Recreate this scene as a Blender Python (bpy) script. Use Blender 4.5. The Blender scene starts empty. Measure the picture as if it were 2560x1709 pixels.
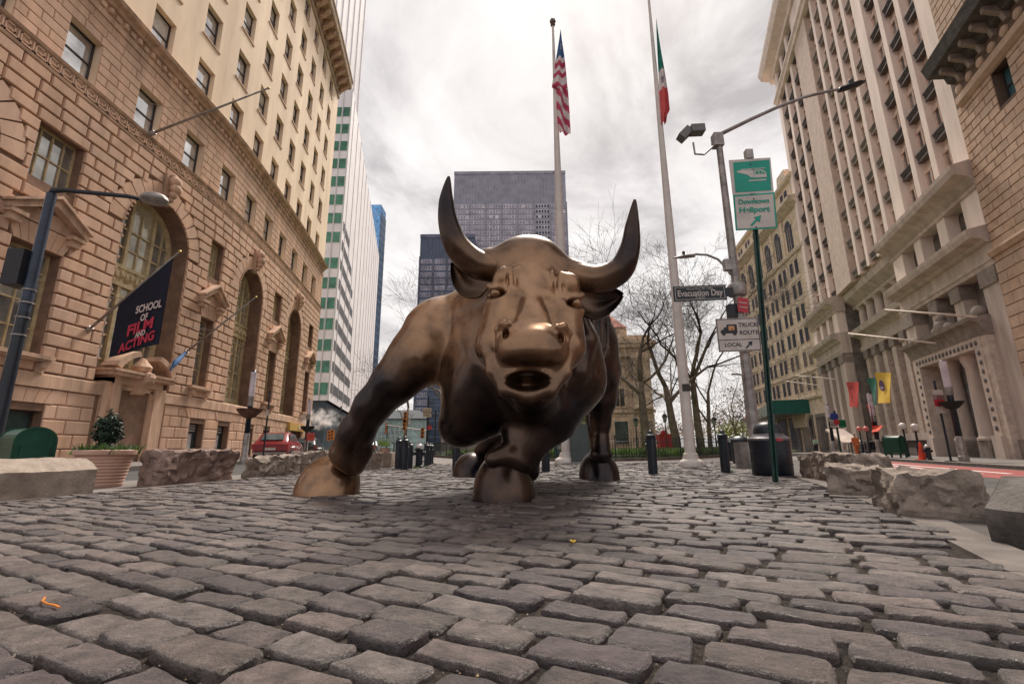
import bpy, math, random
import numpy as np
from mathutils import Vector, Matrix, noise as mnoise
random.seed(7)
PI = math.pi
R = math.radians
sc = bpy.context.scene
COL = sc.collection

# ---------------------------------------------------------------- camera, sky, sun, exposure
EYE = np.array([0.0, 0.0, 0.52]); FPX = 1160.0; PITCH = R(12.9); ROLL = R(0.5)
FW = np.array([0, math.cos(PITCH), math.sin(PITCH)]); UP0 = np.array([0, -math.sin(PITCH), math.cos(PITCH)]); RT0 = np.array([1.0, 0, 0])
RT = RT0*math.cos(ROLL) - UP0*math.sin(ROLL); UP = UP0*math.cos(ROLL) + RT0*math.sin(ROLL)
cd = bpy.data.cameras.new('camera'); cam = bpy.data.objects.new('camera', cd); COL.objects.link(cam)
cd.sensor_width = 36.0; cd.lens = FPX/2560*36; cd.clip_start = 0.02; cd.clip_end = 6000
cam.matrix_world = Matrix(((RT[0], UP[0], -FW[0], EYE[0]), (RT[1], UP[1], -FW[1], EYE[1]), (RT[2], UP[2], -FW[2], EYE[2]), (0, 0, 0, 1)))
sc.camera = cam
sc.view_settings.view_transform = 'Standard'; sc.view_settings.look = 'None'; sc.view_settings.gamma = 1.0
sc.view_settings.exposure = 1.06
sc.view_settings.use_curve_mapping = False
sc.cycles.use_denoising = True
sc.cycles.max_bounces = 6; sc.cycles.diffuse_bounces = 3; sc.cycles.glossy_bounces = 3; sc.cycles.transmission_bounces = 3; sc.cycles.volume_bounces = 6
sc.cycles.caustics_reflective = False; sc.cycles.caustics_refractive = False
SUN_EL, SUN_AZ = R(55), R(13)           # azimuth clockwise from +Y: ahead of the camera, to the right, behind cloud
w = bpy.data.worlds.new('World'); sc.world = w; w.use_nodes = True
nt = w.node_tree; N = nt.nodes; LK = nt.links
for n in list(N): N.remove(n)
out = N.new('ShaderNodeOutputWorld'); bg = N.new('ShaderNodeBackground'); LK.new(bg.outputs[0], out.inputs[0])
sky = N.new('ShaderNodeTexSky'); sky.sky_type = 'NISHITA'; sky.sun_disc = False; sky.sun_elevation = SUN_EL; sky.sun_rotation = SUN_AZ; sky.air_density = 1.5; sky.dust_density = 3
tc = N.new('ShaderNodeTexCoord'); sep = N.new('ShaderNodeSeparateXYZ'); LK.new(tc.outputs['Generated'], sep.inputs[0])
def mth(op, a, b=None):
    m = N.new('ShaderNodeMath'); m.operation = op
    for i, q in enumerate((a, b)):
        if q is None: continue
        if isinstance(q, (int, float)): m.inputs[i].default_value = q
        else: LK.new(q, m.inputs[i])
    return m.outputs[0]
zz = mth('ADD', mth('MAXIMUM', sep.outputs[2], 0.0), 0.22)
cmb = N.new('ShaderNodeCombineXYZ'); LK.new(mth('DIVIDE', sep.outputs[0], zz), cmb.inputs[0]); LK.new(mth('DIVIDE', sep.outputs[1], zz), cmb.inputs[1])
nz = N.new('ShaderNodeTexNoise'); nz.inputs['Scale'].default_value = 2.0; nz.inputs['Detail'].default_value = 9; nz.inputs['Roughness'].default_value = 0.58; nz.inputs['Distortion'].default_value = 0.5
LK.new(cmb.outputs[0], nz.inputs['Vector'])
rp = N.new('ShaderNodeValToRGB'); LK.new(nz.outputs[0], rp.inputs[0])
e = rp.color_ramp.elements; e[0].position = 0.35; e[0].color = (2.5, 2.32, 2.34, 1); e[1].position = 0.64; e[1].color = (5.2, 5.02, 4.92, 1)
q = e.new(0.50); q.color = (4.25, 4.05, 3.98, 1)
mix = N.new('ShaderNodeMix'); mix.data_type = 'RGBA'; mix.inputs[0].default_value = 0.97
LK.new(sky.outputs[0], mix.inputs[6]); LK.new(rp.outputs[0], mix.inputs[7])
LK.new(mix.outputs[2], bg.inputs[0]); bg.inputs[1].default_value = 0.10
sd = bpy.data.lights.new('sun', 'SUN'); sun = bpy.data.objects.new('sun', sd); COL.objects.link(sun)
sd.energy = 2.6; sd.angle = R(20); sd.color = (1.0, 0.91, 0.80)
SDIR = Vector((math.sin(SUN_AZ)*math.cos(SUN_EL), math.cos(SUN_AZ)*math.cos(SUN_EL), math.sin(SUN_EL)))
sun.rotation_euler = (-SDIR).to_track_quat('-Z', 'Y').to_euler()
sun.location = (20, 40, 60)

# ---------------------------------------------------------------- pixel helpers (photograph pixels give directions)
def ray(x, y): return FW*FPX + RT*(x-1280.0) - UP*(y-854.5)
def G(x, y, z=0.0):
    d = ray(x, y); t = (z-EYE[2])/d[2]; return Vector(d*t + EYE)
def AT(x, y, Y):
    d = ray(x, y); t = Y/d[1]; return Vector(d*t + EYE)

# ---------------------------------------------------------------- materials
MATS = {}
def mat(name, col, rough=0.7, metal=0.0, var=0.12, scale=3.0, bump=0.0, bscale=40.0, island=0.0, col2=None, detail=6, spec=0.4, coat=0.0, alt=None, streak=False, alpha=1.0, emis=None):
    if name in MATS: return MATS[name]
    m = bpy.data.materials.new(name); m.use_nodes = True; t = m.node_tree; n = t.nodes; l = t.links
    b = n['Principled BSDF']; b.inputs['Roughness'].default_value = rough; b.inputs['Metallic'].default_value = metal
    b.inputs['Specular IOR Level'].default_value = spec; b.inputs['Coat Weight'].default_value = coat
    tcn = n.new('ShaderNodeNewGeometry'); src = tcn.outputs['Position']
    if streak:
        mp = n.new('ShaderNodeMapping'); mp.inputs['Scale'].default_value = (1, 1, 0.18); l.new(src, mp.inputs[0]); src2 = mp.outputs[0]
    else: src2 = src
    nzz = n.new('ShaderNodeTexNoise'); nzz.inputs['Scale'].default_value = scale; nzz.inputs['Detail'].default_value = detail; nzz.inputs['Roughness'].default_value = 0.62; l.new(src2, nzz.inputs[0])
    c2 = col2 if col2 else tuple(max(0.0, c*(1-2.2*var)) for c in col)
    r = n.new('ShaderNodeValToRGB'); r.color_ramp.elements[0].position = 0.33; r.color_ramp.elements[1].position = 0.66
    r.color_ramp.elements[0].color = (*c2, 1); r.color_ramp.elements[1].color = (*[min(1, c*(1+var)) for c in col], 1) if not col2 else (*col, 1)
    l.new(nzz.outputs[0], r.inputs[0]); cur = r.outputs[0]
    if island > 0:
        g = n.new('ShaderNodeNewGeometry'); oi = n.new('ShaderNodeObjectInfo')
        ad = n.new('ShaderNodeMath'); ad.operation = 'ADD'; l.new(g.outputs['Random Per Island'], ad.inputs[0]); l.new(oi.outputs['Random'], ad.inputs[1])
        fr = n.new('ShaderNodeMath'); fr.operation = 'FRACT'; l.new(ad.outputs[0], fr.inputs[0])
        mr = n.new('ShaderNodeMapRange'); mr.inputs[3].default_value = 1-island; mr.inputs[4].default_value = 1+island; l.new(fr.outputs[0], mr.inputs[0])
        hs = n.new('ShaderNodeHueSaturation'); l.new(mr.outputs[0], hs.inputs['Value']); l.new(cur, hs.inputs['Color'])
        mr2 = n.new('ShaderNodeMapRange'); mr2.inputs[3].default_value = 1-1.3*island; mr2.inputs[4].default_value = 1+0.9*island
        f2 = n.new('ShaderNodeMath'); f2.operation = 'MULTIPLY'; f2.inputs[1].default_value = 7.31; l.new(fr.outputs[0], f2.inputs[0])
        f3 = n.new('ShaderNodeMath'); f3.operation = 'FRACT'; l.new(f2.outputs[0], f3.inputs[0]); l.new(f3.outputs[0], mr2.inputs[0]); l.new(mr2.outputs[0], hs.inputs['Saturation'])
        cur = hs.outputs[0]
        if alt:
            mx = n.new('ShaderNodeMix'); mx.data_type = 'RGBA'; mx.blend_type = 'MULTIPLY'; st_ = n.new('ShaderNodeMapRange'); st_.inputs[1].default_value = 0.45; st_.inputs[2].default_value = 0.8; l.new(f3.outputs[0], st_.inputs[0]); l.new(st_.outputs[0], mx.inputs[0]); l.new(cur, mx.inputs[6]); mx.inputs[7].default_value = (*alt, 1); cur = mx.outputs[2]
    l.new(cur, b.inputs['Base Color'])
    if bump > 0:
        nb = n.new('ShaderNodeTexNoise'); nb.inputs['Scale'].default_value = bscale; nb.inputs['Detail'].default_value = 8; nb.inputs['Roughness'].default_value = 0.65; l.new(src, nb.inputs[0])
        bp = n.new('ShaderNodeBump'); bp.inputs['Strength'].default_value = min(1, bump); bp.inputs['Distance'].default_value = 0.02*max(1, bump); l.new(nb.outputs[0], bp.inputs['Height']); l.new(bp.outputs[0], b.inputs['Normal'])
    if emis:
        b.inputs['Emission Color'].default_value = (*emis[0], 1); b.inputs['Emission Strength'].default_value = emis[1]
    MATS[name] = m
    return m
def glass(name, col, rough=0.04, metal=0.0, spec=0.8, wav=0.02):
    if name in MATS: return MATS[name]
    m = mat(name, col, rough, metal, var=0.25, scale=0.6, spec=spec)
    t = m.node_tree; b = t.nodes['Principled BSDF']; tcn = t.nodes.new('ShaderNodeTexCoord')
    nb = t.nodes.new('ShaderNodeTexNoise'); nb.inputs['Scale'].default_value = 1.3; nb.inputs['Detail'].default_value = 1; t.links.new(tcn.outputs['Object'], nb.inputs[0])
    bp = t.nodes.new('ShaderNodeBump'); bp.inputs['Strength'].default_value = wav; bp.inputs['Distance'].default_value = 0.5; t.links.new(nb.outputs[0], bp.inputs['Height']); t.links.new(bp.outputs[0], b.inputs['Normal'])
    return m

# ---------------------------------------------------------------- mesh builder
OFF = {}
class MB:
    def __init__(s): s.v = []; s.f = []
    def add(s, vs, fs):
        o = len(s.v); s.v.extend([tuple(p) for p in vs]); s.f.extend([tuple(i+o for i in f) for f in fs]); return s
    def box(s, x0, x1, y0, y1, z0, z1):
        return s.add([(x0,y0,z0),(x1,y0,z0),(x1,y1,z0),(x0,y1,z0),(x0,y0,z1),(x1,y0,z1),(x1,y1,z1),(x0,y1,z1)], [(0,3,2,1),(4,5,6,7),(0,1,5,4),(1,2,6,5),(2,3,7,6),(3,0,4,7)])
    def obox(s, c, a, b, d):        # centre and three half-axis vectors
        c, a, b, d = map(Vector, (c, a, b, d)); vs = []
        for k in (-1, 1):
            for i, j in ((-1,-1),(1,-1),(1,1),(-1,1)): vs.append(c+a*i+b*j+d*k)
        return s.add(vs, [(0,3,2,1),(4,5,6,7),(0,1,5,4),(1,2,6,5),(2,3,7,6),(3,0,4,7)])
    def bbox(s, x0, x1, y0, y1, z0, z1, ch):   # box with chamfered +x face (a dressed stone facing +x)
        o = [(x0,y0,z0),(x0,y1,z0),(x0,y1,z1),(x0,y0,z1)]; m = [(x1-ch,a,b) for _, a, b in o]
        i = [(x1,y0+ch,z0+ch),(x1,y1-ch,z0+ch),(x1,y1-ch,z1-ch),(x1,y0+ch,z1-ch)]
        fs = [(8,9,10,11)]
        for k in range(4): fs += [(k,(k+1)%4,4+(k+1)%4,4+k), (4+k,4+(k+1)%4,8+(k+1)%4,8+k)]
        return s.add(o+m+i, fs)
    def tube(s, pts, rads, n=8, cap=True, flat=1.0, upv=(0,0,1)):
        pts = [Vector(p) for p in pts]
        if not hasattr(rads, '__len__'): rads = [rads]*len(pts)
        vs = []; fs = []; prev = None
        for i, p in enumerate(pts):
            t = (pts[min(i+1, len(pts)-1)] - pts[max(i-1, 0)])
            t = t.normalized() if t.length > 1e-9 else Vector((0,0,1))
            if prev is None:
                a = Vector(upv) if abs(t.dot(Vector(upv))) < 0.95 else Vector((1,0,0)); u = (a - t*a.dot(t)).normalized()
            else: u = prev - t*prev.dot(t); u = u.normalized() if u.length > 1e-6 else t.orthogonal().normalized()
            prev = u; wv = t.cross(u)
            for k in range(n):
                an = 2*PI*k/n; vs.append(p + (u*math.cos(an)*flat + wv*math.sin(an))*rads[i])
        for i in range(len(pts)-1):
            for k in range(n): fs.append((i*n+k, i*n+(k+1)%n, (i+1)*n+(k+1)%n, (i+1)*n+k))
        if cap: fs += [tuple(reversed(range(n))), tuple(range((len(pts)-1)*n, len(pts)*n))]
        return s.add(vs, fs)
    def lathe(s, prof, n=16, c=(0,0,0), sx=1.0, sy=1.0):
        vs = []; fs = []
        for r_, z in prof:
            for k in range(n): a = 2*PI*k/n; vs.append((c[0]+math.cos(a)*r_*sx, c[1]+math.sin(a)*r_*sy, c[2]+z))
        for i in range(len(prof)-1):
            for k in range(n): fs.append((i*n+k, i*n+(k+1)%n, (i+1)*n+(k+1)%n, (i+1)*n+k))
        fs += [tuple(reversed(range(n))), tuple(range((len(prof)-1)*n, len(prof)*n))]
        return s.add(vs, fs)
    def prism(s, poly, o, u, v, d):    # polygon in (u,v) from origin o, thickness vector d
        o, u, v, d = map(Vector, (o, u, v, d)); n = len(poly)
        vs = [o+u*a+v*b for a, b in poly] + [o+u*a+v*b+d for a, b in poly]
        return s.add(vs, [tuple(reversed(range(n))), tuple(range(n, 2*n))] + [(k,(k+1)%n,n+(k+1)%n,n+k) for k in range(n)])
    def sheet(s, fn, nu, nv):
        vs = [fn(i/nu, j/nv) for j in range(nv+1) for i in range(nu+1)]
        return s.add(vs, [(j*(nu+1)+i, j*(nu+1)+i+1, (j+1)*(nu+1)+i+1, (j+1)*(nu+1)+i) for j in range(nv) for i in range(nu)])
    def xf(s, fn, start=0): s.v[start:] = [tuple(fn(p)) for p in s.v[start:]]; return s
    def mesh(s, name, m, off=(0,0,0), smooth=False):
        me = bpy.data.meshes.new(name); me.from_pydata([(a-off[0], b-off[1], c-off[2]) for a, b, c in s.v], [], s.f); me.materials.append(m)
        if smooth:
            me.shade_smooth()
        return me
    def build(s, name, m, parent=None, smooth=False, at=None, auto=None, **kw):
        off = OFF[parent.name] if parent is not None else (at or (0,0,0))
        me = s.mesh(name, m, off, smooth); ob = bpy.data.objects.new(name, me); COL.objects.link(ob)
        if smooth and auto:
            me.set_sharp_from_angle(angle=R(auto))
        if parent is not None: ob.parent = parent
        else: ob.location = off
        OFF[ob.name] = tuple(off)
        for k, v_ in kw.items(): ob[k] = v_
        return ob
def thing(name, label, cat, loc=(0,0,0), group=None, rz=0.0):
    o = bpy.data.objects.new(name, None); COL.objects.link(o); o.empty_display_size = 0.2; o.location = loc; o.rotation_euler = (0,0,rz)
    o['label'] = label; o['category'] = cat
    if group: o['group'] = group
    OFF[o.name] = tuple(loc); return o
def local(o): OFF[o.name] = (0,0,0); return o          # parts modelled in the thing's own coordinates
def tag(o, label, cat, group=None):
    o['label'] = label; o['category'] = cat
    if group: o['group'] = group
    return o
def struct(o): o['kind'] = 'structure'; return o
def copy_tree(o, loc, rz=None, label=None, sc_=None):
    def cp(a, par):
        c = a.copy(); COL.objects.link(c)
        if par is not None: c.parent = par
        for ch in a.children: cp(ch, c)
        return c
    r_ = cp(o, None); r_.location = loc
    if rz is not None: r_.rotation_euler = (0,0,rz)
    if sc_: r_.scale = sc_
    if label: r_['label'] = label
    return r_
def text(body, size, m, parent, loc, rot, name='lettering', ext=0.002, align='CENTER', scale=(1,1,1), bold=0.0):
    c = bpy.data.curves.new(name, 'FONT'); c.body = body; c.size = size; c.extrude = ext; c.align_x = align; c.align_y = 'CENTER'; c.offset = bold
    c.materials.append(m); ob = bpy.data.objects.new(name, c); COL.objects.link(ob)
    if parent is not None: ob.parent = parent; o_ = OFF[parent.name]
    else: o_ = (0,0,0)
    ob.location = Vector(loc)-Vector(o_); ob.rotation_euler = rot; ob.scale = scale
    return ob

# ---------------------------------------------------------------- setting: ground, streets, plaza
def poly_sheet(name, pts, z, m, thick=0.0):
    n = len(pts); vs = [(p[0], p[1], p[2] if len(p) > 2 else z) for p in pts]; fs = [tuple(range(n))]
    if thick:
        vs += [(a, b, c-thick) for a, b, c in vs]; fs += [(k, n+k, n+(k+1) % n, (k+1) % n) for k in range(n)]
    o = MB().add(vs, fs).build(name, m); return struct(o)
asphalt = mat('asphalt', (0.062, 0.058, 0.058), 0.85, var=0.18, scale=1.2, bump=0.4, bscale=120)
paving = mat('paving', (0.17, 0.15, 0.14), 0.8, var=0.12, scale=0.9, bump=0.2, bscale=60)
granite_curb = mat('granite_curb', (0.145, 0.12, 0.107), 0.75, var=0.18, scale=5, bump=0.35, bscale=60)
sand = mat('joint_sand', (0.060, 0.044, 0.034), 0.95, var=0.45, scale=40, bump=1.2, bscale=180)
RS = Vector((0.338, 0.941, 0)).normalized(); RN = Vector((RS.y, -RS.x, 0)); RK = 1.55     # the street on the right: along, outward
def RP(s, d, z=0.0): p = RS*s + RN*d; return Vector((p.x, p.y, z))
RZ = -0.29                                                                                  # its pavement lies lower than the plaza
LEFT_EDGE = [(-5.75, -6), (-5.65, 3), (-5.54, 5.25), (-5.3, 7.4), (-5.05, 9.2), (-4.6, 11), (-3.6, 13.5), (-2.9, 15.3), (-2.6, 17.2)]
RIGHT_EDGE = [(0.6, -2.0), (1.5, 0.6)] + [(p.x, p.y) for p in (G(2533, 1433), G(2359, 1341), G(2206, 1267), G(2085, 1222), G(1994, 1193.6))] + [(6.1, 11.4), (7.6, 14.4), (9.0, 17.2)]
def edge_x(E, y):
    for (xa, ya), (xb, yb) in zip(E, E[1:]):
        if ya <= y <= yb: return xa+(xb-xa)*(y-ya)/(yb-ya)
    return E[0][0] if y < E[0][1] else E[-1][0]
g_ = MB().sheet(lambda u, v: (-3000+6000*u, -400+4400*v, -0.60), 2, 2).build('ground', asphalt); struct(g_)
poly_sheet('street', [(-60, -30), (-5.0, -30), (-5.0, 14), (-1.5, 17), (-1.5, 20), (-4, 60), (-8, 260), (-70, 260)], -0.055, asphalt)
poly_sheet('plaza_bed', [(-6.2, -6), (-1.0, -6), (1.25, 0), (3.6, 5.1), (7.8, 14), (9.6, 18), (-2.6, 18), (-3.6, 13.5), (-5.2, 9)], -0.020, sand)
# right street: a fall from the plaza edge, the carriageway, a red bus lane and the far pavement
rz = RZ-0.13
o = MB()
rows = [(2.6, -0.075), (3.6, -0.08), (6.4, rz), (11.8, rz)]
ss = [-25, -8, 0, 8, 16, 30, 60, 300]
o.add([RP(s, d, z) for s in ss for d, z in rows], [(i*4+j, i*4+j+1, i*4+5+j, i*4+4+j) for i in range(len(ss)-1) for j in range(3)])
struct(o.build('road', asphalt))
o = MB().add([RP(s, d, rz+0.006) for s, d in ((-5, 8.2), (-5, 11.35), (44, 11.35), (44, 8.2))], [(0, 1, 2, 3)])
struct(o.build('red_bus_lane', mat('red_lane', (0.27, 0.055, 0.05), 0.8, var=0.12, scale=3, bump=0.2, bscale=90)))
white_paint = mat('white_paint', (0.72, 0.70, 0.68), 0.7, var=0.1, scale=8)
for s0, d0, s1, d1 in ((20, 8.9, 40, 9.15), (20, 9.7, 34, 9.9)):
    a, b = RP(s0, d0, rz+0.011), RP(s1, d0, rz+0.011); c_, d_ = RP(s1, d1, rz+0.011), RP(s0, d1, rz+0.011)
    struct(MB().add([a, b, c_, d_], [(0, 1, 2, 3)]).build('lane_marking', white_paint))
o = MB().add([RP(s, d, RZ-dz) for s in (-30, 300) for d, dz in ((11.9, 0), (16.98, 0), (11.9, 0.25))], [(0, 1, 4, 3), (2, 0, 3, 5)])
rside = struct(o.build('sidewalk', paving))
kb = struct(MB().obox(RP(60, 11.83, RZ-0.08), RS*160, RN*0.09, (0, 0, 0.085)).build('kerb', granite_curb))
o = MB().box(-16.9, -11.6, -30, 24, -0.2, 0.09); o.add([(-20.5, 24, 0.09), (-11.6, 24, 0.09), (-12.6, 48, 0.09), (-20.5, 48, 0.09)], [(0, 1, 2, 3)])
struct(o.build('sidewalk', paving))
# strip of pavement outside the plaza's left edge where the stone benches stand
poly_sheet('pavement', [(-8.2, -6), (-5.75, -6), (-5.65, 3), (-5.54, 5.25), (-5.3, 7.4), (-5.05, 9.2), (-4.6, 11), (-3.6, 13.5), (-4.6, 14), (-7.6, 9.5), (-8.2, 5)], -0.03, paving)
poly_sheet('pavement', [(1.5, 0.6)]+[(x+0.05, y) for x, y in RIGHT_EDGE[2:]]+[(11, 17.4), (6.9, 8), (4.2, 2.3), (2.6, -1.0)], -0.018, mat('apron', (0.095, 0.085, 0.079), 0.85, var=0.2, scale=2, bump=0.5, bscale=80))
# flush kerb stones on both plaza edges, a piece at a time
def kerbs(E, wd, name, side, z):
    root = bpy.data.objects.new(name, None); COL.objects.link(root); root['kind'] = 'structure'; OFF[root.name] = (0, 0, 0)
    y = E[1][1]
    while y < E[-1][1]-0.6:
        L = 1.5+0.7*random.random(); y2 = min(y+L, E[-1][1]); a = Vector((edge_x(E, y), y, 0)); b = Vector((edge_x(E, y2), y2, 0)); d = (b-a); t = d.normalized(); n = Vector((t.y, -t.x, 0))*side
        MB().obox((a+b)/2+n*wd/2+Vector((0, 0, z-0.06)), t*(d.length/2-0.006), n*wd/2, (0, 0, 0.06)).build('kerb_stone', granite_curb, root); y = y2
    return root
kerbs(LEFT_EDGE, 0.16, 'kerb', -1, 0.0)
kerbs(RIGHT_EDGE, 0.24, 'kerb', 1, 0.0)

# ---- Belgian-block paving: rows run from right-near to left-far
cob = mat('cobble', (0.185, 0.138, 0.123), 0.40, var=0.28, scale=14, bump=1.0, bscale=55, island=0.28, col2=(0.062, 0.047, 0.044), detail=10, spec=0.6, alt=(0.55, 0.60, 0.72))
t_ = cob.node_tree; sp_ = t_.nodes.new('ShaderNodeTexNoise'); sp_.inputs['Scale'].default_value = 260; sp_.inputs['Detail'].default_value = 3; g__ = t_.nodes.new('ShaderNodeNewGeometry'); t_.links.new(g__.outputs['Position'], sp_.inputs[0])
rm_ = t_.nodes.new('ShaderNodeMapRange'); rm_.inputs[1].default_value = 0.36; rm_.inputs[2].default_value = 0.66; rm_.inputs[3].default_value = 0.62; rm_.inputs[4].default_value = 1.3; t_.links.new(sp_.outputs[0], rm_.inputs[0])
bs_ = t_.nodes['Principled BSDF']; lk_ = bs_.inputs['Base Color'].links[0].from_socket; mu_ = t_.nodes.new('ShaderNodeMix'); mu_.data_type = 'RGBA'; mu_.blend_type = 'MULTIPLY'; mu_.inputs[0].default_value = 1.0; t_.links.new(lk_, mu_.inputs[6]); t_.links.new(rm_.outputs[0], mu_.inputs[7]); t_.links.new(mu_.outputs[2], bs_.inputs['Base Color'])
def stone_mesh(nx, ny, seed):
    rnd = random.Random(seed); m = MB(); cj = [[(rnd.uniform(-0.035, 0.035), rnd.uniform(-0.07, 0.07)) for _ in range(2)] for _ in range(2)]
    def top(u, v):
        a = u*2-1; b = v*2-1
        ca = sum(cj[i][j][0]*(u if i else 1-u)*(v if j else 1-v) for i in (0, 1) for j in (0, 1)); cb = sum(cj[i][j][1]*(u if i else 1-u)*(v if j else 1-v) for i in (0, 1) for j in (0, 1))
        # squeeze corners round
        rr = 1-0.05*(abs(a)**6)*(abs(b)**6)*1.6
        eu, ev = max(0, abs(a)-0.93)/0.07, max(0, abs(b)-0.86)/0.14
        ed = min(1, math.hypot(eu, ev)); z = -0.013*ed**2
        z += 0.007*mnoise.noise((a*1.5+seed*3.1, b*1.1, seed*1.7)) + 0.004*mnoise.noise((a*4+seed, b*3, 2.2))
        wob = 0.022*mnoise.noise((a*2.1+seed, b*3.1, 9.0)); wob2 = 0.055*mnoise.noise((a*3.2+seed*1.3, b*0.9, 4.0))+0.02*mnoise.noise((a*8+seed, b*0.9, 4.0))
        return (a*0.5*rr+ca+wob, b*0.5*rr+cb+wob2, z)
    us = [0, 0.015, 0.04] + [0.04+0.92*i/(nx-1) for i in range(1, nx-1)] + [0.96, 0.985, 1] if nx > 3 else [0, 0.03, 0.5, 0.97, 1]
    vs_ = [0, 0.03, 0.08] + [0.08+0.84*i/(ny-1) for i in range(1, ny-1)] + [0.92, 0.97, 1] if ny > 2 else [0, 0.06, 0.94, 1]
    A, B = len(us), len(vs_)
    m.add([top(u, v) for v in vs_ for u in us], [(j*A+i, j*A+i+1, (j+1)*A+i+1, (j+1)*A+i) for j in range(B-1) for i in range(A-1)])
    ring = [i for i in range(A)] + [j*A+A-1 for j in range(1, B)] + [(B-1)*A+i for i in range(A-2, -1, -1)] + [j*A for j in range(B-2, 0, -1)]
    n = len(ring); o = len(m.v)
    m.v += [(m.v[i][0]*1.02, m.v[i][1]*1.03, -0.09) for i in ring]
    m.f += [(ring[(k+1) % n], ring[k], o+k, o+(k+1) % n) for k in range(n)]
    return m
near_meshes = []; near_src = [stone_mesh(7, 5, i+1) for i in range(14)]
for i, s_ in enumerate(near_src): near_meshes.append(s_.mesh('cobblestone', cob, smooth=True)); near_meshes[-1].set_sharp_from_angle(angle=R(42))
far_src = [stone_mesh(3, 2, i+51) for i in range(10)]
plaza = bpy.data.objects.new('plaza', None); COL.objects.link(plaza); plaza['kind'] = 'structure'; OFF[plaza.name] = (0, 0, 0)
ang = R(118); rd = Vector((math.sin(ang), math.cos(ang), 0)); cdv = Vector((-rd.y, rd.x, 0))      # along a row / across rows
rnd = random.Random(11); stones = []
v0 = -4.0; k = 0
while v0 < 19.0:
    wrow = rnd.uniform(0.128, 0.172); u0 = -14+rnd.random()*0.3
    while u0 < 12:
        L = rnd.choice((0.24, 0.28, 0.30, 0.32, 0.33, 0.36))*rnd.uniform(0.94, 1.08); c_ = rd*(u0+L/2) + cdv*(v0+wrow/2)
        if c_.y > 0.55 and c_.y < 17.1 and edge_x(LEFT_EDGE, c_.y)+0.06 < c_.x < edge_x(RIGHT_EDGE, c_.y)-0.055:
            # inside the view with a margin
            if abs(c_.x) < c_.y*1.25+0.7:
                stones.append((c_, L-rnd.uniform(0.012, 0.034), wrow-rnd.uniform(0.014, 0.027), rnd.gauss(0, 0.006)+0.010*mnoise.noise((c_.x*0.7, c_.y*0.7, 0)), rnd.gauss(0, R(1.1)), rnd.gauss(0, R(1.5)), rnd.gauss(0, R(1.1))))
        u0 += L
    v0 += wrow; k += 1
vis = [s for s in stones if s[0].y > 0.98 and abs(s[0].x) < s[0].y*1.02+0.12]; vis.sort(key=lambda s: s[0].length); nearset = set(id(s) for s in vis[:300])
base = math.atan2(rd.y, rd.x)
farm = MB()
for s in stones:
    c_, L, W, z, rzz, rx, ry = s
    if id(s) in nearset:
        ob = bpy.data.objects.new('cobblestone', rnd.choice(near_meshes)); COL.objects.link(ob); ob.parent = plaza
        ob.location = (c_.x, c_.y, z); ob.rotation_euler = (rx, ry, base+rzz+(PI if rnd.random() < 0.5 else 0)); ob.scale = (L, W, 1)
    else:
        src = rnd.choice(near_src if c_.y < 4.5 else far_src); M_ = Matrix.Translation((c_.x, c_.y, z)) @ Matrix.Rotation(base+rzz+(PI if rnd.random() < 0.5 else 0), 4, 'Z') @ Matrix.Rotation(ry, 4, 'Y') @ Matrix.Rotation(rx, 4, 'X') @ Matrix.Diagonal((L, W, 1, 1))
        arr = np.array(src.v) @ np.array(M_)[:3, :3].T + np.array(M_)[:3, 3]
        farm.add(arr.tolist(), src.f)
fo = farm.build('cobblestones', cob, plaza, smooth=True, auto=42); fo['kind'] = 'stuff'
# grit lying in the joints near the camera
gr = MB(); rg = random.Random(3)
for i in range(2600):
    y = 1.05+2.6*rg.random()**1.6; x = rg.uniform(-1.1, 1.1)*y; r_ = rg.uniform(0.0015, 0.0042)*(1 if rg.random() < 0.97 else 2)
    c_ = Vector((x, y, -0.018+r_*0.8)); gr.add([c_+Vector((r_, 0, 0)), c_+Vector((-r_, 0, 0)), c_+Vector((0, r_, 0)), c_+Vector((0, -r_, 0)), c_+Vector((0, 0, r_))], [(0, 2, 4), (2, 1, 4), (1, 3, 4), (3, 0, 4)])
go = gr.build('grit', mat('grit', (0.36, 0.28, 0.20), 0.9, var=0.4, scale=30, island=0.5)); go['kind'] = 'stuff'; tag(go, 'sandy grit scattered in the joints between the nearest cobbles', 'grit')

# ---------------------------------------------------------------- curved stone office building on the left
def XL(y): return -16.7 - (2.6*((max(y, 24)-24)/20)**1.3)
LM = lambda p: (XL(p[1])+p[0], p[1], p[2])
st_low = mat('sandstone_low', (0.64, 0.415, 0.295), 0.85, var=0.12, scale=1.1, bump=0.35, bscale=50, island=0.05, streak=True)
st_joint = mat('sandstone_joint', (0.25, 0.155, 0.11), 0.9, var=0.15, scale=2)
st_trim = mat('sandstone_trim', (0.64, 0.43, 0.31), 0.85, var=0.18, scale=2.2, bump=0.3, bscale=40, streak=True)
st_up = mat('limestone_upper', (0.95, 0.73, 0.545), 0.85, var=0.10, scale=0.6, bump=0.12, bscale=30, streak=True)
bronze_frame = mat('window_bronze', (0.055, 0.045, 0.045), 0.5, var=0.1)
cream_frame = mat('window_cream', (0.60, 0.48, 0.29), 0.6, var=0.15, scale=3)
glass_sky = glass('glass_upper', (0.95, 0.95, 0.96), 0.05, 0.6, wav=0.01)  # pale diffuse base stands in for the white sky reflection
glass_dim = glass('glass_dim', (0.42, 0.41, 0.38), 0.05, 0.5)
glass_warm = glass('glass_curtained', (0.60, 0.55, 0.42), 0.10, 0.15)
LB = thing('office_building', 'long sandstone office building with rusticated arches and a heavy bracketed roof cornice', 'building', (-17.5, 27.0, 0.0))
Y0, Y1 = 6.0, 45.2
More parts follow.
